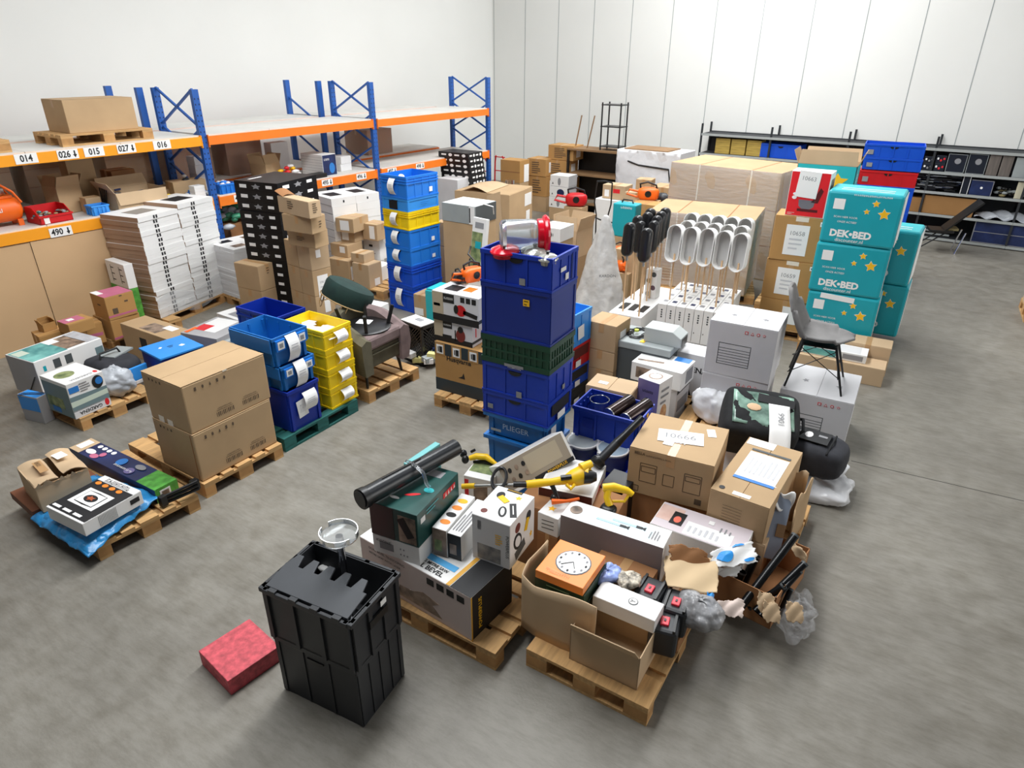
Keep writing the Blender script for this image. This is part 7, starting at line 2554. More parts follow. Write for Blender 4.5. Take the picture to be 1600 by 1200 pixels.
dec(cc, 'R', .68, .07, .6, .14, INK, 'name_band', lift=.002); txt(cc, 'R', .72, .07, 'POWERPLUS', GOLDY, width=.3, lift=.005)
dec(cc, 'E', .5, .6, .5, .4, BLACKP, 'tool_picture', rot=.5, shape='disc'); dec(cc, 'T', .5, .5, .9, .9, WCARD2, 'lid_print')
# supports under the tools
carton(Fr(-1.62, 3.72, 0, math.radians(95), .46, .7, .55), 'brown carton under the yellow garden tools', KDARK)
t = pbox(fit((926, 778), (838, 768), (960, 730), .44, h=.18), 'white box with a dark red picture side under the yellow trimmer', WCARD, 'red_picture_box')
dec(t, 'L', .5, .5, .98, .98, mat('oxblood_print', '#4a1a16', .4, var=.3, scale=7), 'red_print'); dec(t, 'L', .45, .3, .7, .1, ORANGE, 'saw_picture', lift=.002); dec(t, 'L', .5, .5, .16, .5, BLACKP, 'saw_picture', shape='disc', lift=.003); dec(t, 'R', .5, .55, .6, .5, REDINK, 'saw_picture', shape='star'); dec(t, 'T', .5, .5, .9, .9, WCARD2, 'lid_print'); txt(t, 'R', .5, .15, 'PLUS', INK, width=.5)
t = pbox(fit((872, 812), (836, 806), (905, 792), .40, h=.16), 'white box with spike drawings beside the torch box', WCARD, 'spike_box')
for k in range(3):
    dec(t, 'L', .5, .3 + .2 * k, .6, .03, INK, 'spike_drawing', rot=.1)
dec(t, 'T', .4, .6, .3, .4, GOLDY, 'flash', shape='star')
F = t.F
carton(Fr(F.x, F.y, 0, F.rz, F.w, F.d, .399), 'brown carton under the spike box', KDARK)
t = pbox(fit((768, 752), (722, 746), (792, 728), .3, h=.3), 'white and green garden box behind the trimmer shaft', WCARD, 'garden_box')
dec(t, 'T', .6, .5, .6, .9, PHOTOG, 'garden_photo'); dec(t, 'L', .6, .5, .5, .6, PHOTO, 'garden_photo'); dec(t, 'L', .1, .5, .14, .8, REDINK, 'red_print')
F = t.F
carton(Fr(F.x, F.y, 0, F.rz, F.w, F.d, .299), 'brown carton under the garden box', KDARK)
# trimmer
def TP(u, v, z=.72):
    return P(u, v, z)
o = TP(830, 757)
t = thing('grass_trimmer', 'yellow and black grass trimmer with a grey shaft and loop grip', 'trimmer', o)
def tp(u, v, z=.72):
    return TP(u, v, z) - o
MB().tube([tp(722, 760, .62), tp(822, 757)], .013, 10).build('shaft', STEEL, t, smooth=True)
MB().tube([tp(722, 760, .62), tp(742, 759, .64)], .02, 10).build('shaft_cap', YELP, t, smooth=True)
MB().tube([tp(802, 757), tp(824, 757)], .021, 10).build('clamp', BLACKP, t, smooth=True)
MB().tube([tp(822, 757), tp(842, 755), tp(862, 753), tp(884, 750)], [.028, .03, .026, .034], 12).build('grip_housing', YELP, t, smooth=True)
MB().tube([tp(884, 750), tp(896, 747, .73), tp(910, 742, .74), tp(922, 742, .75)], [.036, .062, .072, .066], 14).build('motor_housing', YELP, t, smooth=True)
MB().tube([tp(908, 732, .8), tp(924, 724, .82)], [.04, .028], 12).build('motor_cap', YELP, t, smooth=True)
MB().tube([tp(912, 745, .75), tp(924, 745, .75), tp(932, 745, .75)], [.05, .048, .03], 14).build('motor_end', BLACKP, t, smooth=True)
MB().tube([tp(862, 757, .7), tp(868, 770, .66), tp(872, 779, .62)], [.018, .016, .014], 10).build('front_handle', BLACKP, t, smooth=True)
MB().tube([tp(885, 757), tp(892, 764, .7), tp(898, 757, .72)], .013, 8).build('trigger_guard', YELP, t, smooth=True)
MB().tube([tp(876, 747, .75), tp(893, 745, .76)], .02, 8).build('switch', BLACKP, t, smooth=True)
lp = [tp(780 + 11 * math.cos(a_) + 3 * math.sin(a_), 748 - 17 * math.sin(a_), .72) for a_ in [k * math.pi / 9 for k in range(18)]]
MB().tube(lp, .012, 8, closed=True).build('loop_grip', BLACKP, t, smooth=True)
o = TP(868, 785, .62)
t = thing('orange_tool', 'orange power tool lying under the yellow trimmer', 'power tool', o)
MB().tube([TP(862, 784, .63) - o, TP(885, 783, .63) - o, TP(905, 779, .63) - o], [.022, .012, .01], 8).build('blade_guard', ORANGE, t, smooth=True)
MB().blob(TP(866, 778, .62) - o, (.03, .03, .03), 10, 8).build('motor', BLACKP, t, smooth='all')
def drill(name, label, u, v, z, s=1.0):
    o = P(u, v, z)
    t = thing(name, label, 'power tool', o)
    g = lambda a, b_, zz=0: (RT * a + UP * b_ + FW * -.02 * 0) * s + Vector((0, 0, zz))
    MB().tube([g(-.1, .07), g(-.02, .075), g(.08, .05), g(.12, .02)], [.03 * s, .034 * s, .026 * s, .022 * s], 12).build('housing', YELP, t, smooth=True)
    MB().tube([g(-.06, .07), g(-.07, 0), g(-.05, -.06)], [.03 * s, .026 * s, .03 * s], 12).build('grip', YELP, t, smooth=True)
    MB().blob(g(-.06, -.09), (.06 * s, .05 * s, .035 * s), 14, 10, p=.6).build('battery', BLACKP, t, smooth='all')
    MB().tube([g(.1, .03), g(.06, -.03), g(-.03, -.03)], .012 * s, 8).build('handle', YELP, t, smooth=True)
    MB().tube([g(-.03, .095), g(.05, .08)], .008 * s, 8).build('trim', BLACKP, t, smooth=True)
    return t
drill('yellow_saw', 'yellow and black cordless tool beside the address-slip carton', 963, 777, .66, .95)
pbox(Fr(P(958, 800, .3).x, P(958, 800, .3).y + .05, 0, math.radians(88), .3, .2, .55), 'dark box holding up the yellow cordless tool', BLACKC, 'dark_box')
# yellow curved garden tool by the petrol bin
o = P(748, 722, .62)
t = thing('yellow_garden_tool', 'yellow curved handle tool with black wheels beside the petrol bin', 'garden tool', o)
k_ = lambda u, v, z: P(u, v, z) - o
MB().tube([k_(734, 716, .64), k_(744, 713, .66), k_(760, 714, .66), k_(778, 727, .62)], [.02, .026, .026, .012], 10).build('handle', YELP, t, smooth=True)
MB().tube([k_(740, 722, .6), k_(756, 721, .62), k_(772, 727, .6)], .014, 8).build('black_grip', BLACKP, t, smooth=True)
for (u, v) in ((727, 718), (724, 709)):
    MB().blob(k_(u, v, .62), (.03, .03, .035), 12, 8).build('wheel', BLACKP, t, smooth='all')
MB().tube([k_(736, 706, .68), k_(742, 703, .7)], .012, 8).build('knob', BLACKP, t, smooth=True)
# --- crate with lidded glass tubs, and the black hose pole
F = fit((966, 733), (868, 700), (983, 716), 0, h=.36)
F = Fr(F.x, F.y, 0, RZ0 + math.radians(4), .4, .58, .42)
c2 = VF.M() @ Vector((-VF.w / 2 - .22, -.02, 0))
F.x, F.y = c2.x, c2.y
crate(F, 'deep blue crate of lidded glass tubs in front of the vase bin', BLUE3, nr=(3, 4), handle=False, th=.008)
for k, (u, v) in enumerate(((911, 688), (958, 700))):
    zt_ = .50
    p = P(u, v, zt_)
    t = thing('lidded_tub', ('round glass tub with a white lid beside the crate tower', 'round glass tub with a pale blue lid under the black pole')[k], 'tub', (p.x, p.y, zt_ - .19), 0, 'lidded glass tubs')
    MB().lathe([(.001, 0), (.095, 0), (.115, .02), (.125, .165), (.12, .165), (.11, .024), (.001, .006)], 28).build('bowl', CLEARP, t, smooth=True)
    MB().lathe([(.001, .165), (.128, .165), (.134, .172), (.134, .186), (.122, .19), (.112, .184), (.001, .182)], 28).build('lid', (mat('frosted_lid', '#b9c0c0', .4), mat('frosted_blue_lid', '#a9bcc8', .4))[k], t, smooth=True)
    MB().tube([(.13 * math.cos(j * .3142), .13 * math.sin(j * .3142), .186) for j in range(20)], .009, 6, closed=True).build('lid_rim', PW, t, smooth=True)
    for an in (.6, 2.6, 4.2):
        MB().box((.138 * math.cos(an), .138 * math.sin(an), .165), (.03, .04, .05), an).build('clip', PW, t)
p0, p1 = P(934, 722, .66), P(1004, 652, .95)
t = thing('black_hose_pole', 'black telescopic pole with a round end resting on the blue bin', 'pole', p0)
dv = p1 - p0
MB().tube([(0, 0, 0), dv * .45], .034, 14).build('thick_section', CHAR, t, smooth=True)
MB().tube([dv * .42, dv * .6, dv], [.036, .028, .026], 14).build('thin_section', BLACKP, t, smooth=True)
dn = dv.normalized()
MB().lathe([(.001, -.03), (.05, -.03), (.056, -.02), (.056, .02), (.036, .04), (.001, .04)], 20, M=dn.to_track_quat('Z', 'Y').to_matrix().to_4x4()).build('round_end', BLACKP, t, smooth=True)
# ================================================================== far goods in front of the back wall, and the back shelving
def at_d(u, v, D):
    d = ray(u, v)
    return Vector((0, 0, CAMH)) + d * (D / math.hypot(d.x, d.y))

def far(u0, u1, vt, vb, D, depth, lab, m=KRAFT, turn=0.0, kind='carton', sup=None, floor=False, **k):
    """box at ground distance D whose face towards the camera spans u0..u1 and vt..vb in the photograph"""
    A, Bq = at_d(u0, vt, D), at_d(u0, vb, D)
    zt, zb = A.z, (0.0 if floor else max(0.0, Bq.z))
    dep = (A - Vector((0, 0, CAMH))).dot(FW)
    rz = RZ0 + math.radians(turn)
    fx = Matrix.Rotation(rz, 3, 'Z') @ Vector((0, -1, 0))
    d = (u1 - u0) * dep / FOC / max(.3, fx.dot(RT))
    c = Vector((A.x, A.y, 0)) + Matrix.Rotation(rz, 3, 'Z') @ Vector((depth / 2, -d / 2, 0))
    F = Fr(c.x, c.y, zb, rz, depth, d, zt - zb)
    t = (carton if kind == 'carton' else pbox)(F, lab, m, **k)
    if sup and zb > .02:
        pbox(Fr(c.x, c.y, 0, rz, depth * .98, d * .98, zb - .001), sup, KRAFT, 'cardboard_box')
    return t

# black boxes with white dots
for k in range(6):
    v = 236 + k * 8.2
    t = far(685 + k * 1.2, 733 + k * 1.2, v, v + 8.0, 15.0, .5, 'black box with white dot print, %s in the stack at the rack end' % ('top one', 'second', 'third', 'fourth', 'fifth', 'lowest')[k], BLACKC, kind='p', name='dotted_box', group='black dotted boxes', bev=0, sup='grey carton under the black dotted boxes' if k == 5 else None)
    for fc in ('L', 'R'):
        for j, u_ in enumerate((.18, .4, .62, .85)):
            dec(t, fc, u_, .5, .12 if j % 2 else .16, .6 if j % 2 else .3, PAPER, 'print_dot', shape='disc' if j % 2 else 'rect')
far(683, 716, 278, 300, 14.6, .4, 'pale grey carton below the black dotted boxes', WCARD2, kind='p', floor=True)
# red hand trucks
for k, u in enumerate((752, 780)):
    p = at_d(u, 300, 17.0)
    t = thing('hand_truck', ('red hand truck nearer the black dotted boxes', 'red hand truck nearer the ochre carton')[k], 'hand truck', (p.x, p.y, 0), RZ0, 'red hand trucks')
    for s in (-.15, .15):
        MB().tube([(0, s, .05), (.05, s, 1.1), (.0, s * .6, 1.25)], .018, 8).build('rail', REDP, t, smooth=True)
        MB().lathe([(.001, -.03), (.12, -.03), (.12, .03), (.001, .03)], 16, M=Matrix.Translation((.1, s * 1.4, .12)) @ Matrix.Rotation(math.pi / 2, 4, 'X')).build('wheel', BLACKP, t, smooth=True)
    for z in (.3, .6, .9, 1.22):
        MB().bar((.03, -.15, z), (.03, .15, z), .02).build('rung', REDP, t)
    MB().box((-.1, 0, .02), (.2, .36, .01)).build('toe_plate', REDP, t)
# cartons at the wall
t = far(782, 812, 249, 283, 16.2, .4, 'ochre carton with a hanging label left of the printed cartons', KRAFT3, sup='brown carton under the ochre carton at the wall', tape=None)
dec(t, 'L', .5, .48, 1, .04, KDARK, 'tape'); slip(t, 'R', .7, .4, .5, .8)
for (u0, u1, vt, vb, lab, m) in ((824, 852, 247, 274, 'upper printed carton in the left column at the wall', KRAFT3), (825, 853, 274, 305, 'lower printed carton in the left column at the wall', KRAFT3), (853, 886, 249, 277, 'middle printed carton in the right column at the wall', KRAFT3), (857, 894, 226, 249, 'top printed carton in the right column at the wall', KRAFT3), (855, 888, 277, 310, 'lower printed carton in the right column at the wall', KRAFT3)):
    t = far(u0, u1, vt, vb - .4, 16.8, .5, lab, m, sup='brown carton under the %s printed column at the wall' % ('near' if u0 < 840 else 'far') if vb > 300 else None)
    lines(t, 'L', .5, .5, .5, .6, 6)
    slip(t, 'R', .5, .5, .4, .6)
for k, (vt, vb) in enumerate(((273, 290), (290.5, 306), (306.5, 323))):
    t = far(860 - k, 887 - k, vt, vb, 15.8, .4, 'white box with dark pictures, %s of three by the printed cartons' % ('top', 'middle', 'bottom')[k], WCARD, kind='p', name='white_box', sup='brown carton under the three white boxes' if k == 2 else None)
    dec(t, 'L', .5 + .1 * (k == 1), .45, .4 if k == 1 else .16, .7, NAVYPR if k == 1 else PAPERG, 'print_picture', shape='disc'); dec(t, 'L', .15, .3, .08, .2, INK, 'print_mark', shape='tri')
    dec(t, 'R', .5, .5, .98, .98, GCARD, 'grey_side')
# chrome canister lamp
p = at_d(797, 333, 15.0)
t = thing('canister_lamp', 'chrome canister on a thin pole beside the printed cartons', 'lamp', (p.x, p.y, 0))
z1, z0 = at_d(797, 281, 15.0).z, at_d(797, 306, 15.0).z
MB().tube([(0, 0, 0), (0, 0, z0)], .02, 8).build('pole', GREYM, t, smooth=True)
MB().lathe([(.001, z0), (.1, z0), (.1, z1), (.001, z1)], 18).build('canister', CHROME, t, smooth=True)
MB().lathe([(.001, 0), (.2, 0), (.18, .03), (.001, .04)], 18).build('base', BLACKP, t, smooth=True)
# big crumpled carton
F = fit((796, 305), (708, 298), (836, 291), 0, h=1.08)
t = carton(F, 'big crumpled carton with a sagging lid in the middle distance', KRAFT, 'crumpled_carton', tape=None, seam=.03)
slip(t, 'R', .8, .8, .3, .22); slip(t, 'R', .8, .5, .16, .2)
dec(t, 'L', .75, .6, .3, .9, KRAFT2, 'folded_flap', shape=[(-1, -1), (1, -1), (.6, 1), (-1, .8)], lift=.01)
def fn(a, b_):
    return (-F.w * .5 + a * F.w * .9, -F.d * .1 + b_ * F.d * .45, F.h + .01 + .09 * math.sin(b_ * 2.6) * (1 - .5 * a))
MB().sheet(fn, 10, 8, .006).build('lifted_flap', KRAFT2, t.root, smooth=True)
# grey appliance in front of it
t = far(690, 744, 316, 344, 9.6, .5, 'grey and white appliance lying before the crumpled carton', GREYM, kind='p', name='grey_appliance', cat='appliance', sup='carton under the grey appliance')
dec(t, 'R', .5, .5, .98, .98, DGREYM, 'dark_side'); dec(t, 'T', .5, .5, .96, .96, WCARD, 'white_top'); dec(t, 'L', .9, .5, .16, .96, WCARD, 'white_edge', lift=.002); dec(t, 'L', .84, .5, .03, .8, INK, 'vent', lift=.004)
MB().tube([(-.1, -t.d / 2 - .02, t.h + .02), (0, -t.d / 2 - .12, t.h * .9), (.1, -t.d / 2 - .06, .1)], .008, 6).build('cable', PAPER, t.root, smooth=True)
# goods just behind the tall crate tower
t = far(842, 874, 353, 374, 9.6, .4, 'white box with a green stripe behind the red jar lid', WCARD, kind='p', name='white_box', sup='brown carton under the green-striped white box')
scrib(t, 'L', .5, .5, .4, .2, INK, n=6); dec(t, 'L', .12, .5, .06, .6, GREENPR, 'stripe')
A_ = at_d(864, 356, 10.4)
c_ = A_ + Matrix.Rotation(RZ0 - .05, 3, 'Z') @ Vector((.24, -.22, 0))
t = openbox(Fr(c_.x, c_.y, A_.z - .42, RZ0 - .05, .48, .42, .42), 'open brown carton with tall flaps behind the tall crate tower', KRAFT2, flaps=(14, 14, 6, -8), fl=.2)
f_ = t.F
pbox(Fr(f_.x, f_.y, 0, f_.rz, f_.w, f_.d, f_.z - .001), 'carton under the open tall-flapped carton', KRAFT, 'cardboard_box')
# tall film bag
p = P(932, 484, .1)
t = thing('film_bag', 'tall crumpled white film bag with grey lettering standing behind the poles', 'bag', (p.x - .02, p.y + .12, 0))
z1 = zat(930, 334, (p.x, p.y + .12))
b = MB()
vs, fs = [], []
nr, nc = 26, 28
for i in range(nr + 1):
    v = i / nr
    r = .37 * (1 - v) ** .85 + .035
    for k in range(nc):
        a = 2 * math.pi * k / nc
        j = 1 + .07 * math.sin(5 * a + 6 * v) + .05 * math.sin(11 * a - 9 * v) + .03 * math.sin(17 * a + 23 * v)
        vs.append((r * 1.05 * math.cos(a) * j + .03 * v, r * .8 * math.sin(a) * j, v * z1))
for i in range(nr):
    for k in range(nc):
        l = (k + 1) % nc
        fs.append((i * nc + k, i * nc + l, (i + 1) * nc + l, (i + 1) * nc + k))
fs.append(tuple(nr * nc + k for k in range(nc)))
b.add(vs, fs)
crumple(b.build('film', mat('bag_film', '#c6c4c1', .3, var=.1, scale=8, bump=.9), t, smooth='all'), .035, .3)
cc = _X(); cc.root = t; cc.w, cc.d, cc.h = .7, .56, z1
ang = YAW + .1
Mx = Matrix.Rotation(YAW, 4, 'Z')
for (s, zz, x) in (('KARDON', .46, .05),):
    v3, f3, w1 = textmesh(s, False)
    MB().add([(x + q[0] * .055, -.33, zz * z1 + q[1] * .055) for q in v3], f3, M=Mx).build('lettering', DGREYM, t)
# orange tools, cases and cartons further right
for k, (u, v, D, m, lab) in enumerate(((968, 400, 10.7, ORANGE, 'orange chainsaw lying behind the black pole lamps'), (970, 422, 10.2, ORANGE, 'second orange chainsaw lower behind the black pole lamps'), (1012, 313, 12.8, ORANGE, 'orange chainsaw on a carton behind the strapped cartons'), (900, 322, 14.2, REDP, 'bright red chainsaw in front of the white boxes'))):
    p = at_d(u, v, D)
    chainsaw('chainsaw', lab, p, (1.0, 2.2, .3, .4)[k], m, (.9, .9, 1.3, 1.5)[k], k == 3)
    if p.z > .05:
        pbox(Fr(p.x, p.y, 0, RZ0, .3, .4, p.z - .001), 'brown carton under the %s' % ('first orange chainsaw', 'second orange chainsaw', 'far orange chainsaw', 'bright red chainsaw')[k], KRAFT, 'cardboard_box')
t = far(958, 990, 317, 368, 11.4, .25, 'turquoise tool case standing behind the black pole lamps', TEAL, kind='p', name='turquoise_case', cat='case', sup='carton under the turquoise tool case', bev=.02)
scrib(t, 'L', .6, .9, .5, .06, PAPER, n=6)
MB().tube([(0, -.1, t.h), (0, -.08, t.h + .05), (0, .08, t.h + .05), (0, .1, t.h)], .012, 6).build('handle', BLACKP, t.root, smooth=True)
t = far(930, 964, 310, 334, 14.0, .4, 'white carton under the labelled carton at the back', WCARD, kind='p', floor=True)
t = far(942, 974, 288, 309, 14.05, .35, 'small carton with a red label at the back', KRAFT2, sup=None)
dec(t, 'L', .62, .6, .3, .3, REDINK, 'red_label'); slip(t, 'L', .2, .4, .2, .5)
t = far(976, 1010, 300, 322, 13.4, .4, 'carton with a white slip behind the turquoise case', KRAFT2, floor=True)
slip(t, 'L', .4, .6, .4, .5)
far(994, 1016, 280, 299, 13.45, .3, 'small tilted carton on the slip carton', KRAFT, 8)
far(1016, 1050, 291, 318, 14.0, .5, 'carton behind the far orange chainsaw', KRAFT, floor=True)
far(986, 1022, 317, 345, 12.4, .4, 'plain brown carton under the far orange chainsaw case', KRAFT3, floor=True)
p = at_d(1035, 312, 13.0)
o = MB().blob((0, 0, .08), (.14, .1, .1), 14, 10, 0, .15).build('engine_unit', CHAR, None, smooth='all', loc=(p.x, p.y, p.z - .06))
tag(o, 'dark engine unit beside the far orange chainsaw', 'engine')
pbox(Fr(p.x, p.y, 0, RZ0, .4, .4, p.z - .06), 'carton under the dark engine unit', KRAFT, 'cardboard_box')
# mower handle frame
p = at_d(940, 345, 12.8)
t = thing('mower_handle', 'black tubular mower handle rising among the back cartons', 'mower', (p.x, p.y, 0), RZ0 - math.pi / 2)
q0 = at_d(944, 285, 12.8).z
for s in (-.17, .17):
    MB().tube([(s * .6, 0, .1), (s * .7, 0, q0 * .55), (s, 0, q0 * .72), (s * .9, .03, q0)], .014, 8).build('tube', BLACKP, t, smooth=True)
MB().tube([(-.32, -.05, q0 * .56), (0, -.05, q0 * .5), (.3, -.05, q0 * .48)], .014, 8).build('cross_bar', BLACKP, t, smooth=True)
MB().tube([(-.155, .03, q0), (0, .03, q0 + .02), (.155, .03, q0)], .014, 8).build('grip', BLACKP, t, smooth=True)
MB().box((0, 0, .1), (.4, .4, .18)).build('deck', CHAR, t, bevel=.03)
# black workbench with two boards and a stacked black frame
F = Fr(-6.4, 15.1, 0, math.radians(84), .6, 1.36, 1.5)
t = T(F, 'workbench', 'black metal workbench with brown boards at the back wall', 'workbench')
for z, m in ((1.5, BROWNW), (.95, BROWNW), (.3, BROWNW)):
    MB().box((0, 0, z - .02), (.6, 1.36, .04)).build('board', m, t.root)
for sx in (-1, 1):
    for sy in (-1, 1):
        MB().box((sx * .27, sy * .65, .74), (.05, .05, 1.46)).build('leg', BLACKP, t.root)
MB().box((.28, 0, .7), (.01, 1.3, 1.4)).build('back_panel', BLACKP, t.root)
F2 = Fr(-6.05, 15.05, 1.501, math.radians(84), .35, .5, 1.0)
t = thing('black_frame_shelf', 'black frame shelf standing on the workbench', 'shelf', F2.loc(), F2.rz)
for sx in (-1, 1):
    for sy in (-1, 1):
        MB().box((sx * .16, sy * .23, .5), (.025, .025, 1.0)).build('post', BLACKP, t)
for z in (.08, .5, .95):
    MB().box((0, 0, z), (.35, .5, .02)).build('tier', BLACKP, t)
for k in range(2):
    o = MB().bar((0, 0, 0), (.12, .02 + .05 * k, .7), .03, .02).build('wooden_stake', BROWNW, None, loc=(-7.0 + .3 * k, 15.1, 1.5))
    tag(o, 'thin brown stake leaning on the wall above the workbench, %s' % ('nearer the cartons', 'nearer the black frame')[k], 'stake', 'brown stakes above the workbench')
# --- blue and red crates beyond the teal boxes
for k, (u0, u1, vt, vb, m, lab) in enumerate(((1352, 1424, 224, 245, BLUE, 'royal blue crate highest beyond the teal boxes'), (1350, 1420, 245, 264, BLUE, 'royal blue crate on the red one beyond the teal boxes'), (1344, 1413, 265, 288, REDP, 'dark red crate beyond the teal boxes'))):
    A, B_ = at_d(u0, vt, 12.6), at_d(u0, vb, 12.6)
    rz = math.radians(92)
    dep = (A - Vector((0, 0, CAMH))).dot(FW)
    d = (u1 - u0) * dep / FOC / math.cos(YAW)
    c = Vector((A.x, A.y, 0)) + Matrix.Rotation(rz, 3, 'Z') @ Vector((.25, -d / 2, 0))
    F = Fr(c.x, c.y, B_.z, rz, .5, d, A.z - B_.z - .001)
    t = crate(F, lab, m, nr=(4, 3))
    dec(t, 'L', .12, .4, .1, .35, PAPERG, 'sticker', lift=.004)
n = 4
for k in range(n):
    crate(Fr(F.x, F.y, k * F.z / n, F.rz, F.w, F.d, F.z / n - .001), 'royal blue crate, %s up in the crate stack behind the teal boxes' % ORD[k], BLUE, nr=(4, 3), group='hidden lower crates beyond the teal boxes')
# --- back shelving
SFA = 13.9
def hz(u, v):
    return HITX(u, v, hall(SFA, 0), WAX).z
ZSH = [hz(1500, 376), hz(1500, 339), hz(1500, 303), hz(1500, 271), hz(1500, 234)]
def hb_(u, v=300):
    q = HITX(u, v, hall(SFA, 0), WAX)
    return (q - hall(SFA, 0)).dot(WAY)
b0, b1 = hb_(1085), hb_(1600) + 1.6
sh = thing('back_shelving', 'long grey metal shelving along the back wall', 'shelving', hall(SFA, b0), WROT)
Ls = b1 - b0
SG = mat('grey_shelf_steel', '#a2a6a4', .45)
SD = mat('dark_shelf_back', '#23262a', .7)
nb = 5
for z in ZSH:
    for k in range(nb):
        MB().box((Ls * (k + .5) / nb, .3, z - .02), (Ls / nb - .004, .6, .03)).build('shelf', SD, sh)
        MB().box((Ls * (k + .5) / nb, -.004, z - .022), (Ls / nb - .004, .012, .05)).build('shelf_lip', SG, sh)
for k in range(nb + 1):
    for y in (.012, .58):
        MB().box((Ls * k / nb, y, 1.0), (.04, .03, 2.0)).build('post', SD, sh)
    MB().box((Ls * min(k + .5, nb - .5) / nb, .598, .9), (Ls / nb - .01, .008, 1.8)).build('back_panel', SD, sh) if k < nb else None
SRZ = WROT + math.pi / 2
def shelfbox(u0, u1, lvl, v_top, depth, lab, m, off=.04, **k):
    x0, x1 = hb_(u0), hb_(u1)
    z0 = ZSH[lvl] + .0
    zt = hz((u0 + u1) / 2, v_top)
    c = hall(SFA + off + depth / 2, (x0 + x1) / 2)
    return pbox(Fr(c.x, c.y, z0, SRZ, depth, abs(x1 - x0) - .01, max(.05, zt - z0)), lab, m, **k)
NAVYC = mat('navy_black_card', '#161b26', .4, var=.1, scale=5)
for k, (u0, u1) in enumerate(((1466, 1497), (1498, 1529))):
    t = shelfbox(u0, u1, 3, 240, .12, 'black square panel with a silver disc, %s of the pair on the upper shelf' % ('first', 'second')[k], NAVYC, name='square_panel', cat='panel', group='black square panels on the upper shelf')
    dec(t, 'L', .55, .62, .34, .3, PAPERG, 'silver_disc', shape='disc')
    for (u_, v_, w_, h_) in ((.5, .98, 1, .03), (.5, .02, 1, .03), (.02, .5, .03, 1), (.98, .5, .03, 1)):
        dec(t, 'L', u_, v_, w_, h_, GREYM, 'edge', lift=.001)
for i in range(2):
    for j in range(2):
        t = shelfbox(1430 + 18 * j, 1447 + 18 * j, 3, 255, .14, 'small black and white gadget box, %s %s on the upper shelf' % (('lower', 'upper')[i], ('outer', 'inner')[j]), NAVYC, name='gadget_box')
        if i:
            t.root.location.z += t.h + .001
        for u_ in (.2, .5, .8):
            dec(t, 'L', u_, .4 + .2 * (u_ != .5), .2, .3, (PAPER, REDINK if j else PAPERG, PAPER)[int(u_ * 2)], 'print_dot', shape='disc')
for k in range(4):
    t = shelfbox(1419, 1428, 3, 252, .1, 'red coil box, %s from the shelf edge on the upper shelf' % ('first', 'second', 'third', 'fourth')[k], REDP, name='coil_box', group='red coil boxes on the upper shelf')
    t.root.location.z += k * .0 
    t.root.location = Vector(t.root.location) + WAX * .0 + Vector((0, 0, 0)) + WAX * (.11 * k)
for k in range(2):
    t = shelfbox(1530 + 20 * k, 1549 + 20 * k, 3, 240, .05, 'dark wood grain board, %s of two on the upper shelf' % ('first', 'second')[k], mat('dark_grain', '#6a625c', .5, var=.2, scale=4, stretch=(8, 8, .6)), name='wood_board', cat='board')
t = shelfbox(1572, 1600, 3, 246, .2, 'grey box at the end of the upper shelf', GREYM)
dec(t, 'L', .8, .6, .2, .5, INK, 'print_dot', shape='disc')
rnd = random.Random(6)
b = MB()
x0, x1 = hb_(1416), hb_(1498)
for k in range(150):
    L_ = rnd.uniform(.1, .3)
    b.box((rnd.uniform(0, x1 - x0 - .1), rnd.uniform(.05, .3), rnd.uniform(.01, hz(1450, 272) - ZSH[2])), (L_, .05, .018), rnd.uniform(-.15, .15), k % 3)
c = hall(SFA, x0, ZSH[2])
tag(b.build('film_packets', [mat('silver_packet', '#8d9092', .25, metal=.4), BLACKP, BLACKP], None, loc=c, rot=(0, 0, WROT)), 'rows of shiny black film packets filling the middle shelf', 'packets', kind='stuff')
t = shelfbox(1499, 1512, 2, 271, .08, 'narrow white-edged dark panel standing on the middle shelf', NAVYC, name='narrow_panel', cat='panel')
for u_ in (.04, .96):
    dec(t, 'L', u_, .5, .08, 1, PAPER, 'edge')
t = shelfbox(1513, 1550, 2, 282, .06, 'navy square panel with a small white dot on the middle shelf', NAVYPR, name='square_panel', cat='panel')
dec(t, 'L', .5, .5, .12, .16, PAPER, 'dot', shape='disc'); dec(t, 'L', .5, .98, 1, .04, PAPERG, 'edge'); dec(t, 'L', .98, .5, .03, 1, PAPERG, 'edge')
t = shelfbox(1586, 1600, 2, 285, .2, 'cream box with dark dots at the end of the middle shelf', mat('cream_card', '#cfc8ae', .6))
heapb = MB()
for k in range(30):
    heapb.blob((rnd.uniform(0, .55), rnd.uniform(.1, .35), rnd.uniform(.02, .16)), (.06, .04, .03), 7, 5, k % 3, .2, seed=k)
tag(heapb.build('brown_bits', [mat('khaki', '#8a7d55', .7), BLACKP, GREYM], None, smooth='all', loc=hall(SFA, hb_(1556), ZSH[2]), rot=(0, 0, WROT)), 'heap of brown and black small parts on the middle shelf', 'parts', kind='stuff')
for k, (u0, u1) in enumerate(((1418, 1445), (1446, 1530))):
    t = shelfbox(u0, u1, 1, 309, .4, ('short', 'long')[k] + ' brown carton lying on the lower middle shelf', mat('shelf_cardboard', '#9a7040', .75, var=.06, scale=3), name='cardboard_box')
fm = MB()
def fb(a, b_):
    return (a * 1.0, .05 + b_ * .4, .03 + .12 * math.sin(a * 3.1) * math.sin(b_ * 3) + .03 * math.sin(a * 21 + b_ * 9))
fm.sheet(fb, 26, 10, .004)
tag(fm.build('clear_film_roll', GREYF, None, smooth='all', loc=hall(SFA, hb_(1533), ZSH[1]), rot=(0, 0, WROT)), 'crumpled silver film lying on the lower middle shelf', 'film')
t = shelfbox(1538, 1640, 0, 352, .08, 'long dark blue solar panel with white edges on the bottom shelf', NAVYPR, name='solar_panel', cat='panel')
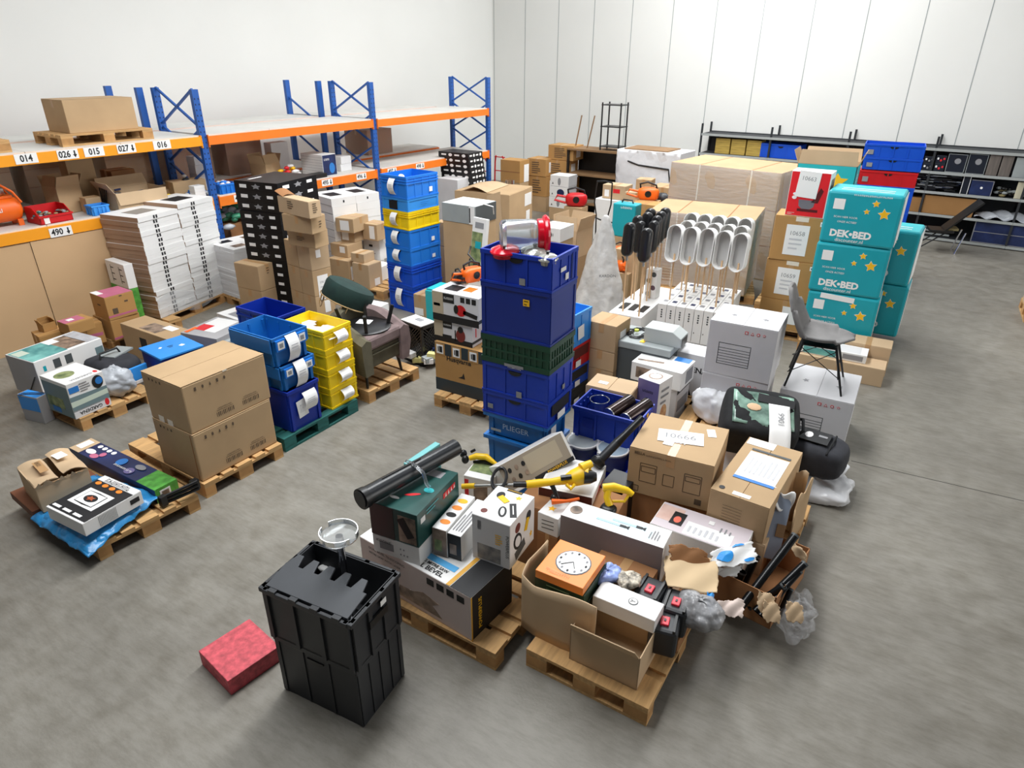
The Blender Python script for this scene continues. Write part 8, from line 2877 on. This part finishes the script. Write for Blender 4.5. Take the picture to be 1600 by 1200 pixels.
for v_ in (.02, .5, .98):
    dec(t, 'L', .5, v_, 1, .03, PAPERG, 'edge')
dec(t, 'L', .01, .5, .015, 1, PAPERG, 'edge')
for k in range(3):
    p = hall(SFA + .2, hb_(1420), ZSH[0] + .03 + .06 * k)
    o = MB().bar((0, 0, 0), (.9, .05 * k, 0), .04, .03).build('metal_profile', GREYM, None, loc=p, rot=(0, 0, WROT))
    tag(o, 'thin metal profile lying on the bottom shelf, %s' % ('lowest', 'middle', 'highest')[k], 'profile', 'metal profiles on the bottom shelf')
# crates and bars on the shelf left of the teal boxes
x0, x1 = hb_(1176), hb_(1238)
c = hall(SFA + .3, (x0 + x1) / 2)
crate(Fr(c.x, c.y, ZSH[3], SRZ, .45, x1 - x0, .3), 'blue crate on the shelf behind the tall strapped carton', BLUE, nr=(3, 2))
for k in range(3):
    x0, x1 = hb_(1106 + 24 * k), hb_(1128 + 24 * k)
    c = hall(SFA + .25, (x0 + x1) / 2)
    t = pbox(Fr(c.x, c.y, ZSH[3], SRZ, .3, x1 - x0, .34), 'yellowish bundle of thin slats on the back shelf, %s' % ('first', 'second', 'third')[k], mat('slat_bundle', '#b79a4a', .6, var=.3, scale=4, stretch=(1, 1, 20)), name='slat_bundle', cat='bundle')
# --- folding chair at the shelving, and the edge of a stack on the right
p = P(1478, 392, 0)
t = thing('tilted_chair', 'black chair with chrome legs tipped forward in front of the shelving', 'chair', (p.x, p.y, 0), math.radians(10))
MB().bar((-.15, 0, .42), (.35, 0, .98), .4, .03, up=(0, 0, 1)).build('backrest', BLACKP, t)
MB().box((-.2, 0, .4), (.4, .4, .05)).build('seat', BLACKP, t, bevel=.01)
MB().box((-.02, 0, .44), (.2, .26, .04)).build('paper_on_seat', mat('khaki', '#8a7d55', .7), t)
for sx, sy, m in ((-.6, -.2, BLACKP), (-.55, .2, BLACKP), (.1, -.2, CHROME), (.12, .2, CHROME)):
    MB().tube([(-.1 + .3 * (sx > 0), sy * .8, .4), (sx, sy, 0)], .014, 8).build('leg', m, t, smooth=True)
p = P(1592, 503, 0)
t = carton(Fr(p.x + .45, p.y + .4, .145, math.radians(90), .6, .8, .5), 'brown carton at the right edge of the aisle', KRAFT2)
pallet(Fr(p.x + .45, p.y + .4, 0, math.radians(90), .8, .8, .144), 'pallet under the carton at the right edge', along='w')
b = MB()
for k in range(6):
    b.box((0, 0, .02 + k * .03), (.5, .7, .02), .02 * k, k % 2)
tag(b.build('steel_sheets', [GREYM, BLACKP], None, loc=(p.x + .45, p.y + .4, .646), rot=(0, 0, math.pi / 2)), 'stack of thin grey sheets on the carton at the right edge', 'sheets')
